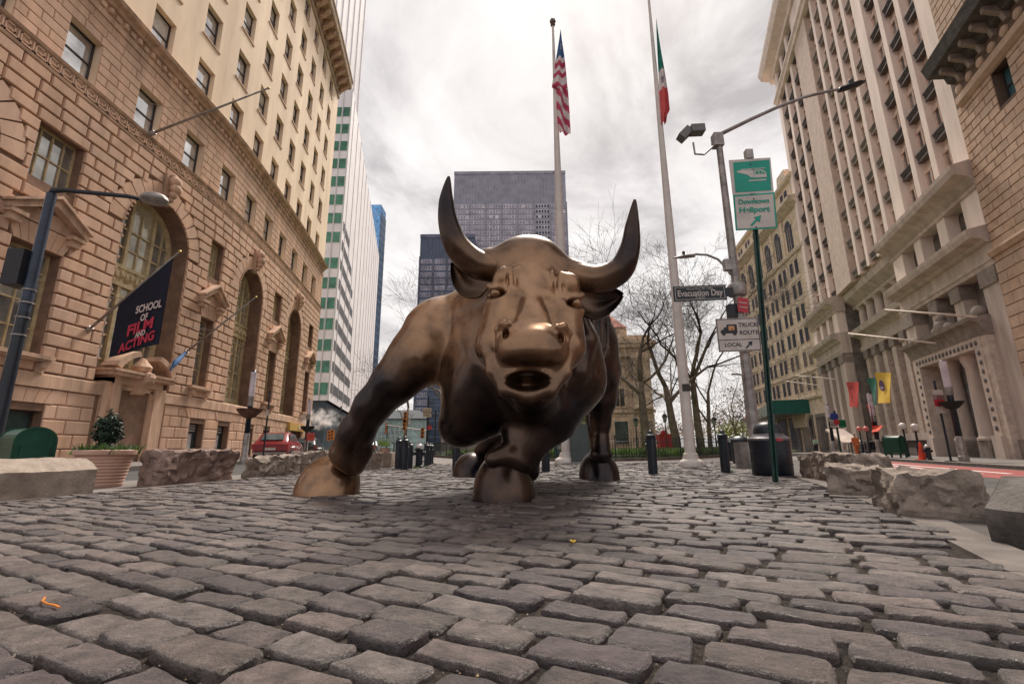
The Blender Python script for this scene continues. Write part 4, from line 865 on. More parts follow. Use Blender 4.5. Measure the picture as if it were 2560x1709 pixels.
MB().box(cx0+2.6, cx1-6.6, cy+4.6, cy+24, 29.4, 30.4).build('roof_crest', mat('copper_green', (0.20, 0.36, 0.22), 0.8, var=0.3, scale=0.6), CH)
for i in range(6):
    x = cx0+4.5+4.2*i; dm_ = MB().box(x-0.9, x+0.9, cy+1.0, cy+4, 25.6, 28.2); dm_.prism([(x-1.2, 28.2), (x+1.2, 28.2), (x, 29.2)], (0, cy+0.9, 0), (1, 0, 0), (0, 0, 1), (0, 3, 0)); dd_ = dm_.build('dormer', mat('copper_green', (0.20, 0.36, 0.22)), CH); MB().box(x-0.5, x+0.5, cy+0.93, cy+1.0, 25.9, 27.8).build('pane', dark_win, dd_)

# ---------------------------------------------------------------- park: pavement, fence, hedge, trees
FE = [G(1060, 1139), G(1090, 1142), G(1150, 1146), G(1260, 1150), G(1400, 1152), G(1500, 1152.5), G(1600, 1151), G(1680, 1148.5), G(1750, 1145), G(1815, 1141), G(1850, 1138)]
def fe_at(t):
    f_ = t*(len(FE)-1); i = min(int(f_), len(FE)-2); u = f_-i
    p0, p1, p2, p3 = FE[max(i-1, 0)], FE[i], FE[i+1], FE[min(i+2, len(FE)-1)]
    return 0.5*((2*p1)+(p2-p0)*u+(2*p0-5*p1+4*p2-p3)*u*u+(3*p1-p0-3*p2+p3)*u**3)
fp = [fe_at(i/300) for i in range(301)]
cum = [0]
for p, q_ in zip(fp, fp[1:]): cum.append(cum[-1]+(q_-p).length)
def fe_len(L):
    for i in range(300):
        if cum[i+1] >= L: u = (L-cum[i])/(cum[i+1]-cum[i]); return fp[i].lerp(fp[i+1], u), (fp[i+1]-fp[i]).normalized()
    return fp[-1], (fp[-1]-fp[-2]).normalized()
park_pts = [(-14, 70), (-6, 30)] + [(p.x, p.y-1.3) for p in FE[2:9]] + [(26, 26), (34, 60), (34, 92), (-14, 92)]
poly_sheet('lawn', [(-12, 90), (-6.5, 40)] + [(fe_at(i/20).x, fe_at(i/20).y+0.05) for i in range(21)] + [(30, 50), (30, 90)], 0.06, mat('lawn', (0.10, 0.17, 0.05), 0.9, var=0.3, scale=2))
poly_sheet('sidewalk', [(-7, 60), (-4.6, 24), (-2.7, 17.2), (9.4, 17.2), (13, 20), (26, 60)], -0.006, paving)
kb_ = MB()
for i in range(60):
    p, q_ = fe_at(i/60), fe_at((i+1)/60); t = (q_-p).normalized(); n = Vector((t.y, -t.x, 0)); kb_.obox((p+q_)/2+Vector((0, 0, 0.05)), t*((q_-p).length/2+0.01), n*0.11, (0, 0, 0.07))
ko = kb_.build('kerb', granite_curb); ko['kind'] = 'structure'
iron = mat('iron_black', (0.018, 0.022, 0.03), 0.45, var=0.2, scale=6, spec=0.5)
FN = thing('park_fence', 'low black iron railing curving round the park lawn', 'fence', tuple(fe_at(0.5)))
FHt = 0.86
pk = MB().box(-0.008, 0.008, -0.008, 0.008, 0.12, FHt); pk.lathe([(0.014, 0), (0.016, 0.02), (0.002, 0.07)], 5, (0, 0, FHt)); pkm = pk.mesh('picket', iron)
L = 0.35; step = 0.118; picks = []
while L < cum[-1]:
    p, t = fe_len(L); picks.append((p, t, L)); L += step
picks.sort(key=lambda k_: abs(k_[0].x-3.5)+k_[0].y*1.2); rp_ = MB()
for i, (p, t, L_) in enumerate(picks):
    if i < 180:
        o = bpy.data.objects.new('picket', pkm); COL.objects.link(o); o.parent = FN; o.location = p-FN.location; o.rotation_euler = (0, 0, math.atan2(t.y, t.x))
    else: rp_.add([(v[0]+p.x, v[1]+p.y, v[2]) for v in pk.v], pk.f)
ro = rp_.build('pickets', iron, FN); ro['kind'] = 'stuff'
for z in (0.2, 0.74): MB().tube([fe_at(i/60)+Vector((0, 0, z)) for i in range(61)], 0.014, 5).build('rail', iron, FN)
L = 0.2
while L < cum[-1]:
    p, t = fe_len(L); MB().lathe([(0.035, 0.0), (0.03, 0.06), (0.024, 0.1), (0.022, 0.88), (0.034, 0.9), (0.03, 0.95), (0.004, 1.02)], 8, p).build('post', iron, FN); L += 1.9
# leafy ground cover behind the railing
def blades(name, label, spots, h0, h1, m, wd=0.02, lean=0.35):
    b_ = MB(); rb = random.Random(len(name))
    for p in spots:
        a = rb.uniform(0, 2*PI); hh = rb.uniform(h0, h1); dx, dy = math.cos(a)*wd, math.sin(a)*wd; lx, ly = rb.gauss(0, lean)*hh, rb.gauss(0, lean)*hh
        b_.add([(p[0]-dx, p[1]-dy, p[2]), (p[0]+dx, p[1]+dy, p[2]), (p[0]+lx*0.5+dx*0.8, p[1]+ly*0.5+dy*0.8, p[2]+hh*0.6), (p[0]+lx*0.5-dx*0.8, p[1]+ly*0.5-dy*0.8, p[2]+hh*0.6), (p[0]+lx*1.2, p[1]+ly*1.2, p[2]+hh)], [(0, 1, 2, 3), (3, 2, 4)])
    o = b_.build(name, m); o['kind'] = 'stuff'; return tag(o, label, 'plants')
rb = random.Random(8); spots = []
for i in range(15000):
    p = fe_at(rb.uniform(0.16, 1.0)); d = 0.2+3.2*rb.random()**1.4; spots.append((p.x+d*0.1*rb.gauss(0, 1), p.y+d, 0.05))
leafg = mat('leaf_green', (0.17, 0.29, 0.06), 0.7, var=0.35, scale=1.2, island=0.35)
blades('ground_cover', 'bright green strappy ground cover growing behind the park railing', spots, 0.18, 0.50, leafg, 0.018)
# bare trees
bark = mat('plane_bark', (0.20, 0.16, 0.115), 0.85, var=0.35, scale=5, bump=0.4, bscale=18, col2=(0.085, 0.07, 0.058))
twig = mat('twig', (0.055, 0.040, 0.036), 0.9, var=0.2)
def tree(label, base, h, seed, lean=(0, 0), fork=0.36, spread=1.0, r0=0.2, depth=7, thin=1.0):
    T = thing('bare_tree', label, 'tree', tuple(base), 'bare plane trees in the park'); rt = random.Random(seed); tr = MB(); cr = MB()
    def limb(p, d, L, r_, lv):
        n = 4 if lv < 3 else 3; pts = [p]; rad = [r_]; q_ = p.copy(); dd = d.copy()
        for i in range(n):
            dd = (dd + Vector((rt.gauss(0, 0.16), rt.gauss(0, 0.16), rt.gauss(0.03, 0.10)))*(1.1 if lv else 0.35)).normalized(); q_ = q_+dd*L/n; pts.append(q_.copy()); rad.append(r_*(1-0.42*(i+1)/n))
        (tr if lv < 2 else cr).tube(pts, [max(x, 0.006*thin) for x in rad], 8 if lv == 0 else 6 if lv < 3 else 3, cap=lv < 2)
        if lv >= depth: return
        kids = 4 if lv == 0 else rt.choice((2, 3, 3)) if lv < depth-1 else 3
        for k in range(kids):
            t = 1.0 if k == 0 else rt.uniform(0.45, 1.0); i = min(int(t*n), n-1); u = t*n-i; s_ = pts[i].lerp(pts[i+1], u) if t < 1 else pts[-1]
            an = (0.30 if k == 0 else rt.uniform(0.55, 1.05))*spread; az = rt.uniform(0, 2*PI); o_ = dd.orthogonal().normalized(); o2 = dd.cross(o_)
            nd = (dd*math.cos(an)+(o_*math.cos(az)+o2*math.sin(az))*math.sin(an)); nd.z += 0.10 if lv < 2 else 0.02; nd.normalize()
            limb(s_, nd, L*(rt.uniform(0.62, 0.85) if lv else rt.uniform(0.42, 0.60)/max(fork, 0.2)*0.55), rad[-1]*(0.85 if k == 0 else rt.uniform(0.5, 0.75)), lv+1)
    limb(Vector(base)+Vector((0, 0, -0.1)), Vector((lean[0], lean[1], 1)).normalized(), h*fork, r0, 0)
    tr.build('trunk', bark, T, smooth=True); cr.build('crown', twig, T, smooth=True)
    return T
def tb(px, Y, z=0.05): p = AT(px, 1110, Y); return Vector((p.x, p.y, z))
tree('bare plane tree with a forked trunk right beside the bull flank, nearest of the trees', tb(1617, 26), 10.5, 21, (-0.03, 0), 0.40, 1.0, 0.29)
tree('bare plane tree half hidden by the right flagpole', tb(1692, 27), 10.5, 5, (0.03, 0), 0.38, 1.0, 0.28)
tree('bare tree with a straight trunk just right of the right flagpole', tb(1753, 28), 11, 33, (0.02, 0), 0.42, 0.9, 0.27)
tree('slim bare tree close to the street sign pole, right of the straight one', tb(1776, 30), 10, 47, (0.05, 0), 0.40, 0.9, 0.17)
tree('small bare tree far off right of the street sign pole', tb(1846, 48), 9, 61, (0, 0), 0.3, 1.0, 0.16, 5)
tree('bare tree behind the bull shoulder left of the horn', tb(1010, 62), 17, 71, (0.05, 0), 0.36, 1.0, 0.28, 5, 2.0)
tree('bare tree standing before the navy tower behind the bull neck', tb(1130, 60), 24, 75, (0, 0), 0.45, 0.9, 0.3, 6, 2.0)
tree('bare tree showing behind the bull forehead', tb(1330, 62), 29, 79, (0, 0), 0.5, 0.9, 0.32, 6, 2.0)
tree('bare tree whose twigs show under the right horn', tb(1480, 40), 18, 83, (0, 0), 0.45, 0.9, 0.22, 5, 1.3)
tree('small bare street tree in the distance under the bull', tb(985, 120), 8.5, 91, (0, 0), 0.3, 1.0, 0.2, 4, 3.0)
# hazy spring shrubs at the far end of the park
def shrub(name, label, c_, rx, rz_, n, m, cat='shrub', group=None, sz=0.06, stem=True, seed=1):
    rs = random.Random(seed); T = thing(name, label, cat, tuple(c_), group); b_ = MB()
    for i in range(n):
        v = Vector((rs.gauss(0, 1), rs.gauss(0, 1), rs.gauss(0, 1))).normalized()*(rs.random()**0.45); v *= (0.75+0.5*mnoise.noise(v*2.3+Vector((seed, 0, 0))))
        p = Vector((c_[0]+v.x*rx, c_[1]+v.y*rx, c_[2]+rz_*(1+v.z))); a = Vector((rs.gauss(0, 1), rs.gauss(0, 1), rs.gauss(0, 1))).normalized(); o_ = a.orthogonal().normalized()*sz*rs.uniform(0.6, 1.3); q_ = a.cross(o_)*0.45
        b_.add([p-o_, p+q_, p+o_, p-q_], [(0, 1, 2, 3)])
    b_.build('foliage', m, T)
    if stem: MB().tube([(c_[0], c_[1], c_[2]-0.1), (c_[0]+0.02, c_[1], c_[2]+rz_)], [0.03*rx+0.012, 0.012], 6).build('stem', bark, T)
    return T
leafy = mat('leaf_yellow', (0.36, 0.36, 0.12), 0.7, var=0.3, scale=1, island=0.3); leafp = mat('leaf_pinkish', (0.34, 0.24, 0.18), 0.8, var=0.3, scale=1, island=0.3)
for i, (px, Y, rx, rz_, m_, lb) in enumerate(((1842, 60, 3.0, 2.2, leafy, 'yellow green spring shrub far off beside the street sign pole'), (1800, 70, 6.0, 4.0, leafp, 'brownish budding thicket far behind the right hand trees'), (1720, 75, 7, 3.0, leafp, 'brownish budding thicket far behind the right flagpole'), (1650, 80, 6, 2.6, leafp, 'brownish budding thicket behind the red booth'), (1425, 40, 2.2, 2.6, leafg, 'fresh green bush behind the left flagpole under the bull'), (1860, 75, 5, 6.5, leafp, 'tall budding thicket at the end of the right pavement'))):
    shrub('spring_shrub', lb, tb(px, Y), rx, rz_, 1500, m_, sz=0.16, seed=i+1)

# ---------------------------------------------------------------- bronze bull
def build_bull():
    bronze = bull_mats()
    prims = []
    def e(c, r, k=0.1, sub=False): prims.append(('e', np.array(c, float), np.array(r, float), k, sub))
    def c(p, q, r0, r1, k=0.1, sub=False): prims.append(('c', np.array(p, float), np.array(q, float), (r0, r1), k, sub))
    P = AT
    def chain(pts, k=0.1):
        for (p, r0), (q_, r1) in zip(pts, pts[1:]): c(p, q_, r0, r1, k)
    # trunk
    e((-0.12, 5.75, 1.62), (0.86, 0.75, 0.93), 0.2)
    c((-0.02, 6.1, 1.72), (0.72, 7.9, 1.80), 0.86, 0.80, 0.25)
    e((0.74, 8.15, 1.95), (0.78, 0.72, 0.72), 0.25)
    e((-0.12, 5.95, 2.25), (0.55, 0.85, 0.42), 0.3)
    # brisket
    e(P(1192, 985, 5.45), (0.34, 0.5, 0.5), 0.22)
    c(P(1250, 930, 5.2), P(1147, 1066, 5.45), 0.5, 0.235, 0.22)
    # neck
    c((-0.08, 5.6, 1.95), P(1320, 740, 4.75), 0.74, 0.42, 0.25)
    c(P(1330, 960, 4.75), P(1330, 1000, 5.3), 0.30, 0.45, 0.2)
    # shoulders
    e(P(1100, 825, 5.7), (0.34, 0.42, 0.42), 0.2)
    e(P(1430, 900, 5.45), (0.36, 0.42, 0.6), 0.14)
    # image-left foreleg
    chain([(P(1082, 842, 5.62), 0.40), (P(1038, 900, 5.55), 0.325), (P(986, 955, 5.5), 0.245), (P(932, 1014, 5.55), 0.195), (P(892, 1080, 5.65), 0.185), (P(862, 1132, 5.72), 0.185)], 0.14)
    c(P(906, 1132, 5.75), P(886, 1160, 5.75), 0.12, 0.135, 0.12)
    # image-centre foreleg
    chain([(P(1425, 950, 5.45), 0.42), (P(1375, 1035, 5.3), 0.31), (P(1318, 1095, 5.2), 0.235), (P(1292, 1150, 5.12), 0.19)], 0.12)
    c(P(1318, 1150, 5.25), P(1322, 1176, 5.25), 0.12, 0.12, 0.08)
    c(P(1235, 1148, 5.02), P(1270, 1138, 5.05), 0.10, 0.13, 0.07)
    # hind legs
    e(P(1478, 880, 7.75), (0.46, 0.6, 0.78), 0.2)
    chain([(P(1500, 930, 7.8), 0.36), (P(1500, 1000, 7.85), 0.255), (P(1501, 1055, 7.95), 0.16), (P(1500, 1105, 7.95), 0.135), (P(1502, 1136, 7.9), 0.19)], 0.1)
    c(P(1470, 1015, 8.1), P(1486, 1120, 8.0), 0.06, 0.07, 0.06)
    chain([((0.25, 8.5, 1.5), 0.5), (P(1300, 1035, 8.9), 0.27), (P(1245, 1085, 9.2), 0.18), (P(1205, 1130, 9.5), 0.17)], 0.14)
    # ribs and folds on the flank
    for i, (px, r_) in enumerate(((1448, 0.05), (1478, 0.04), (1500, 0.035), (1515, 0.03))):
        Y = 6.1+0.35*i
        chain([(P(px-18, 740, Y), r_*0.7), (P(px+6, 800, Y), r_), (P(px+4, 870, Y-0.1), r_), (P(px-22, 930, Y-0.2), r_), (P(px-60, 985, Y-0.3), r_*0.6)], 0.06)
    # folds between neck and shoulder
    chain([(P(1438, 770, 5.0), 0.10), (P(1462, 850, 5.05), 0.13), (P(1440, 930, 5.05), 0.14), (P(1380, 990, 5.05), 0.12)], 0.07)
    c(P(1092, 800, 5.02), P(1082, 970, 5.0), 0.09, 0.10, 0.12, True)
    c(P(1180, 940, 4.72), P(1240, 1040, 4.82), 0.05, 0.06, 0.10, True)
    c(P(1250, 1000, 4.70), P(1300, 1060, 4.82), 0.05, 0.05, 0.10, True)
    # ---- head
    e(P(1322, 690, 4.5), (0.37, 0.36, 0.36), 0.12)
    e(P(1318, 640, 4.42), (0.32, 0.22, 0.19), 0.14)
    c(P(1306, 715, 4.25), P(1308, 815, 3.95), 0.15, 0.15, 0.13)
    c(P(1348, 717, 4.25), P(1352, 818, 3.95), 0.15, 0.15, 0.13)
    e(P(1262, 690, 4.13), (0.105, 0.09, 0.095), 0.07)
    e(P(1420, 706, 4.13), (0.105, 0.09, 0.095), 0.07)
    c(P(1266, 752, 4.26), P(1248, 862, 4.12), 0.19, 0.225, 0.14)
    c(P(1404, 758, 4.26), P(1406, 866, 4.12), 0.185, 0.215, 0.14)
    e(P(1325, 905, 4.25), (0.36, 0.34, 0.26), 0.12)
    e(P(1328, 862, 3.86), (0.275, 0.22, 0.165), 0.05)
    e(P(1328, 884, 3.83), (0.25, 0.19, 0.10), 0.05)
    e(P(1276, 872, 3.9), (0.12, 0.17, 0.14), 0.05)
    e(P(1384, 876, 3.9), (0.12, 0.17, 0.14), 0.05)
    c(P(1276, 826, 3.82), P(1388, 834, 3.82), 0.075, 0.075, 0.05)
    e(P(1320, 955, 4.03), (0.265, 0.23, 0.155), 0.07)
    c(P(1258, 905, 3.95), P(1275, 955, 3.92), 0.075, 0.07, 0.05)
    c(P(1388, 915, 3.95), P(1362, 960, 3.92), 0.075, 0.07, 0.05)
    # horn bosses
    c(P(1270, 668, 4.45), P(1222, 655, 4.42), 0.17, 0.145, 0.1)
    c(P(1390, 675, 4.45), P(1455, 692, 4.42), 0.17, 0.145, 0.1)
    # brows
    for (a, b, r_) in (((1277, 672), (1274, 716), 0.030), ((1298, 668), (1291, 722), 0.022), ((1402, 684), (1404, 728), 0.030), ((1380, 678), (1386, 730), 0.022)):
        c(P(*a, 4.12), P(*b, 4.07), r_*0.9, r_*0.8, 0.04)
    c(P(1222, 714, 4.17), P(1274, 742, 4.03), 0.034, 0.028, 0.03)
    c(P(1456, 738, 4.17), P(1402, 760, 4.03), 0.034, 0.028, 0.03)
    c(P(1224, 752, 4.15), P(1270, 760, 4.04), 0.034, 0.026, 0.04)
    c(P(1454, 777, 4.15), P(1408, 780, 4.04), 0.034, 0.026, 0.04)
    # cheek fold from nostril to jaw
    chain([(P(1234, 850, 3.98), 0.045), (P(1222, 882, 3.98), 0.05), (P(1232, 928, 3.95), 0.055), (P(1262, 976, 3.9), 0.05), (P(1320, 992, 3.88), 0.05), (P(1376, 978, 3.9), 0.05), (P(1412, 932, 3.95), 0.055), (P(1424, 878, 3.98), 0.045)], 0.04)
    # brow creases and the valleys beside the nose
    for px, py, dx in ((1268, 694, 0), (1289, 694, 0), (1412, 708, 0), (1391, 706, 0)):
        e(P(px, py-6, 3.945), (0.013, 0.145, 0.088), 0.05, True)
    for a, b in (((1286, 748), (1274, 806)), ((1372, 752), (1392, 812))): c(P(*a, 3.955), P(*b, 3.90), 0.055, 0.05, 0.10, True)
    # hollows: sockets, nostrils, mouth
    e(P(1240, 732, 4.07), (0.085, 0.13, 0.040), 0.03, True)
    e(P(1440, 757, 4.07), (0.085, 0.13, 0.040), 0.03, True)
    e(P(1264, 830, 3.72), (0.028, 0.14, 0.048), 0.02, True)
    e(P(1404, 840, 3.72), (0.028, 0.14, 0.048), 0.02, True)
    chain([(P(1276, 808, 3.74), 0.022), (P(1256, 806, 3.8), 0.026), (P(1244, 824, 3.86), 0.028), (P(1248, 848, 3.86), 0.022)], 0.03)
    chain([(P(1390, 816, 3.74), 0.022), (P(1410, 814, 3.8), 0.026), (P(1422, 834, 3.86), 0.028), (P(1418, 858, 3.86), 0.022)], 0.03)
    e(P(1320, 947, 3.76), (0.19, 0.38, 0.082), 0.02, True)
    # ---- field on a grid, then surface nets
    h = 0.0155
    lo = np.array([-2.75, 3.4, 0.1]); hi = np.array([2.15, 10.0, 3.05])
    nx, ny, nz_ = [int(math.ceil(v)) for v in (hi-lo)/h]
    D = np.full((nx, ny, nz_), 1.0, np.float32)
    ax = [(lo[i]+h*np.arange(n)).astype(np.float32) for i, n in enumerate((nx, ny, nz_))]
    for p in prims:
        kind, sub, k = p[0], p[-1], p[-2]
        if kind == 'e': bl = p[1]-p[2]; bh = p[1]+p[2]
        else:
            rr = max(p[3]); bl = np.minimum(p[1], p[2])-rr; bh = np.maximum(p[1], p[2])+rr
        pad = k+0.06
        i0 = np.clip(((bl-pad-lo)/h).astype(int), 0, [nx, ny, nz_]); i1 = np.clip(((bh+pad-lo)/h).astype(int)+1, 0, [nx, ny, nz_])
        if (i1 <= i0).any(): continue
        X, Y, Z = ax[0][i0[0]:i1[0], None, None], ax[1][None, i0[1]:i1[1], None], ax[2][None, None, i0[2]:i1[2]]
        if kind == 'e':
            dx, dy, dz = (X-p[1][0]), (Y-p[1][1]), (Z-p[1][2]); r_ = p[2]
            k0 = np.sqrt((dx/r_[0])**2+(dy/r_[1])**2+(dz/r_[2])**2)+1e-6; k1 = np.sqrt((dx/r_[0]**2)**2+(dy/r_[1]**2)**2+(dz/r_[2]**2)**2)+1e-6
            d = k0*(k0-1)/k1
        else:
            a, b = p[1], p[2]; ba = b-a; L2 = float(ba@ba)+1e-9
            t = np.clip(((X-a[0])*ba[0]+(Y-a[1])*ba[1]+(Z-a[2])*ba[2])/L2, 0, 1)
            d = np.sqrt((X-a[0]-t*ba[0])**2+(Y-a[1]-t*ba[1])**2+(Z-a[2]-t*ba[2])**2) - (p[3][0]+(p[3][1]-p[3][0])*t)
        S = D[i0[0]:i1[0], i0[1]:i1[1], i0[2]:i1[2]]
        if sub:
            hh = np.clip(0.5-0.5*(S+d)/k, 0, 1); res = S*(1-hh)+(-d)*hh+k*hh*(1-hh)
        else:
            hh = np.clip(0.5+0.5*(d-S)/k, 0, 1); res = d*(1-hh)+S*hh-k*hh*(1-hh)
        D[i0[0]:i1[0], i0[1]:i1[1], i0[2]:i1[2]] = res.astype(np.float32)
    ins = D < 0
    cells = np.zeros((nx-1, ny-1, nz_-1), np.int8)
    for i in (0, 1):
        for j in (0, 1):
            for k in (0, 1): cells += ins[i:nx-1+i, j:ny-1+j, k:nz_-1+k]
    ci = np.argwhere((cells > 0) & (cells < 8)); idx = -np.ones(cells.shape, np.int32); idx[tuple(ci.T)] = np.arange(len(ci))
    acc = np.zeros((len(ci), 3)); cnt = np.zeros(len(ci))
    corners = [(i, j, k) for i in (0, 1) for j in (0, 1) for k in (0, 1)]
    cv = {q: D[ci[:, 0]+q[0], ci[:, 1]+q[1], ci[:, 2]+q[2]] for q in corners}
    for a in corners:
        for d_ in range(3):
            if a[d_]: continue
            b = list(a); b[d_] = 1; b = tuple(b); va, vb = cv[a], cv[b]; m_ = (va < 0) != (vb < 0)
            t = np.where(m_, va/np.where(m_, va-vb, 1), 0); pt = np.tile(np.array(a, float), (len(ci), 1)); pt[:, d_] += t
            acc[m_] += pt[m_]; cnt[m_] += 1
    V = lo + h*(ci + acc/np.maximum(cnt, 1)[:, None])
    faces = []
    for d_ in range(3):
        o1, o2 = [(1, 2), (2, 0), (0, 1)][d_]
        sl0 = [slice(None)]*3; sl1 = [slice(None)]*3; sl0[d_] = slice(0, -1); sl1[d_] = slice(1, None)
        A, B = ins[tuple(sl0)], ins[tuple(sl1)]
        ed = np.argwhere(A != B); ed = ed[(ed[:, o1] > 0) & (ed[:, o2] > 0) & (ed[:, o1] < cells.shape[o1]) & (ed[:, o2] < cells.shape[o2])]
        qs = []
        for s1, s2 in ((0, 0), (1, 0), (1, 1), (0, 1)):
            q_ = ed.copy(); q_[:, o1] -= s1; q_[:, o2] -= s2; qs.append(idx[tuple(q_.T)])
        qs = np.stack(qs, 1); fl = B[tuple(ed.T)]
        qs[~fl] = qs[~fl][:, ::-1]; faces.append(qs[:, ::-1] if d_ < 3 else qs)
    Fq = np.concatenate(faces); Fq = Fq[(Fq >= 0).all(1)]
    # light smoothing
    root = thing('bull_statue', 'huge bronze bull statue with upturned horns and open mouth standing on the cobbles', 'statue', (0.2, 6.4, 0.0))
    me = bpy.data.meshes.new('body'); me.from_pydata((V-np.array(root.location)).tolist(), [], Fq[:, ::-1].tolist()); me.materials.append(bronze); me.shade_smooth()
    body = bpy.data.objects.new('body', me); COL.objects.link(body); body.parent = root; OFF[body.name] = OFF[root.name]
    sm = body.modifiers.new('smooth', 'SMOOTH'); sm.factor = 0.5; sm.iterations = 3
    # horns
    def spline(pts, rads, n):
        o, rr = [], []
        pts = [Vector(p) for p in pts]; m_ = len(pts)
        for i in range(m_-1):
            p0, p1, p2, p3 = pts[max(i-1, 0)], pts[i], pts[i+1], pts[min(i+2, m_-1)]
            for k in range(n):
                t = k/n; o.append(0.5*((2*p1)+(p2-p0)*t+(2*p0-5*p1+4*p2-p3)*t*t+(3*p1-p0-3*p2+p3)*t**3)); rr.append(rads[i]+(rads[i+1]-rads[i])*t)
        o.append(pts[-1]); rr.append(rads[-1]); return o, rr
    for pl, rl in (([(1250, 668, 4.42), (1195, 662, 4.38), (1146, 620, 4.3), (1122, 560, 4.24), (1116, 500, 4.18), (1122, 441, 4.12)], [0.15, 0.15, 0.132, 0.104, 0.073, 0.012]),
                   ([(1420, 686, 4.42), (1488, 700, 4.38), (1548, 676, 4.3), (1574, 622, 4.24), (1581, 562, 4.18), (1587, 499, 4.12)], [0.15, 0.15, 0.132, 0.100, 0.070, 0.012])):
        pts, rr = spline([P(*p) for p in pl], rl, 8)
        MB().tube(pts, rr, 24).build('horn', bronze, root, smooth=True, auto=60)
    # ears: cupped leaves
    for pts in ([(1222, 712, 4.55), (1170, 690, 4.6), (1130, 655, 4.6)], [(1440, 740, 4.55), (1500, 750, 4.6), (1558, 738, 4.62)]):
        p0, p1, p2 = [P(*p) for p in pts]; ax_ = (p2-p0).normalized(); upd = Vector((0, 0, 1)); upd = (upd-ax_*upd.dot(ax_)).normalized(); fwd = ax_.cross(upd)
        if fwd.y > 0: fwd = -fwd
        L = (p2-p0).length
        def leaf(u, v, back=0.0):
            t = u; wv = 0.225*(math.sin(PI*min(1, 0.18+0.82*t)**0.8)**0.7 if t < 0.999 else 0.05)*(1.0); a = (v-0.5)*2
            bow = 0.11*(1-a*a)
            ctr = p0*(1-t)**2+p1*2*t*(1-t)+p2*t*t
            return ctr + upd*(a*wv*0.92-0.03*math.sin(PI*t)) - fwd*(bow*(0.4+0.6*math.sin(PI*t))-back) - fwd*(-0.03)
        m_ = MB()
        m_.sheet(lambda u, v: leaf(u, v), 14, 10); n_ = len(m_.v)
        m_.sheet(lambda u, v: leaf(u, 1-v, -0.035-0.02*math.sin(PI*u)), 14, 10)
        for i in range(14):
            m_.f.append((i+1, i, n_+10*15+i, n_+10*15+i+1)); m_.f.append((10*15+i, 10*15+i+1, n_+i+1, n_+i))
        for j in range(10): m_.f.append((j*15+14, (j+1)*15+14, n_+(9-j)*15+14, n_+(10-j)*15+14))
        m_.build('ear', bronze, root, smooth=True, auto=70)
    # eyes
    for px, py in ((1240, 729), (1438, 754)):
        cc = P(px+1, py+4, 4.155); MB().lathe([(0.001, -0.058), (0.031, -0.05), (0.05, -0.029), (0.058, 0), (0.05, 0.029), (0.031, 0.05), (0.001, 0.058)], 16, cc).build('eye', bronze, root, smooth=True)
    # upper gum plate in the mouth
    tp = MB()
    for i in range(8):
        a0, a1 = -0.8+1.6*i/8, -0.8+1.6*(i+1)/8; cc = P(1320, 922, 3.98)
        for a in (a0, a1): pass
        qa, qb = [cc+Vector((0.175*math.sin(a), 0.10-0.14*math.cos(a), 0)) for a in (a0, a1)]
        tp.prism([(0, 0), (1, 0), (1, 1), (0, 1)], qa+Vector((0, 0, -0.06)), qb-qa, Vector((0, 0, 0.12)), Vector((0, 0.05, 0)))
    tp.build('gum', mat('gum_bronze', (0.10, 0.075, 0.06), 0.35, 0.7), root)
    # hooves: domes flattened on the ground, split at the front
    def hoof(cx, cy, wx, wy, hz, rz, n=28, tl=0.0):
        m_ = MB(); vs = []; nr = 12
        for j in range(nr+1):
            t = j/nr; r_ = math.sqrt(max(0, 1-(t*0.985)**2.3)); z = hz*t
            for k in range(n):
                a = 2*PI*k/n; cl = 1-0.045*math.exp(-((a-1.5*PI)/0.10)**2)*(1-t)
                x = math.cos(a)*wx*r_*cl; y = math.sin(a)*wy*r_*cl + tl*t*hz
                vs.append((cx+x*math.cos(rz)-y*math.sin(rz), cy+x*math.sin(rz)+y*math.cos(rz), z-0.012))
        fs = [(j*n+k, j*n+(k+1)%n, (j+1)*n+(k+1)%n, (j+1)*n+k) for j in range(nr) for k in range(n)] + [tuple(range(nr*n, nr*n+n))]
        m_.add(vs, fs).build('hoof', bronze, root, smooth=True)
    g = G(785, 1240); hoof(g.x, g.y+0.36, 0.42, 0.36, 0.47, R(-28), tl=0.15)
    g = G(1258, 1255); hoof(g.x, g.y+0.36, 0.335, 0.38, 0.50, R(-4), tl=0.1)
    g = G(1509, 1202); hoof(g.x, g.y+0.36, 0.335, 0.38, 0.49, R(6), tl=0.1)
    g = G(1178, 1192); hoof(g.x-0.02, g.y+0.36, 0.38, 0.40, 0.47, R(-15), tl=0.1)
    return root

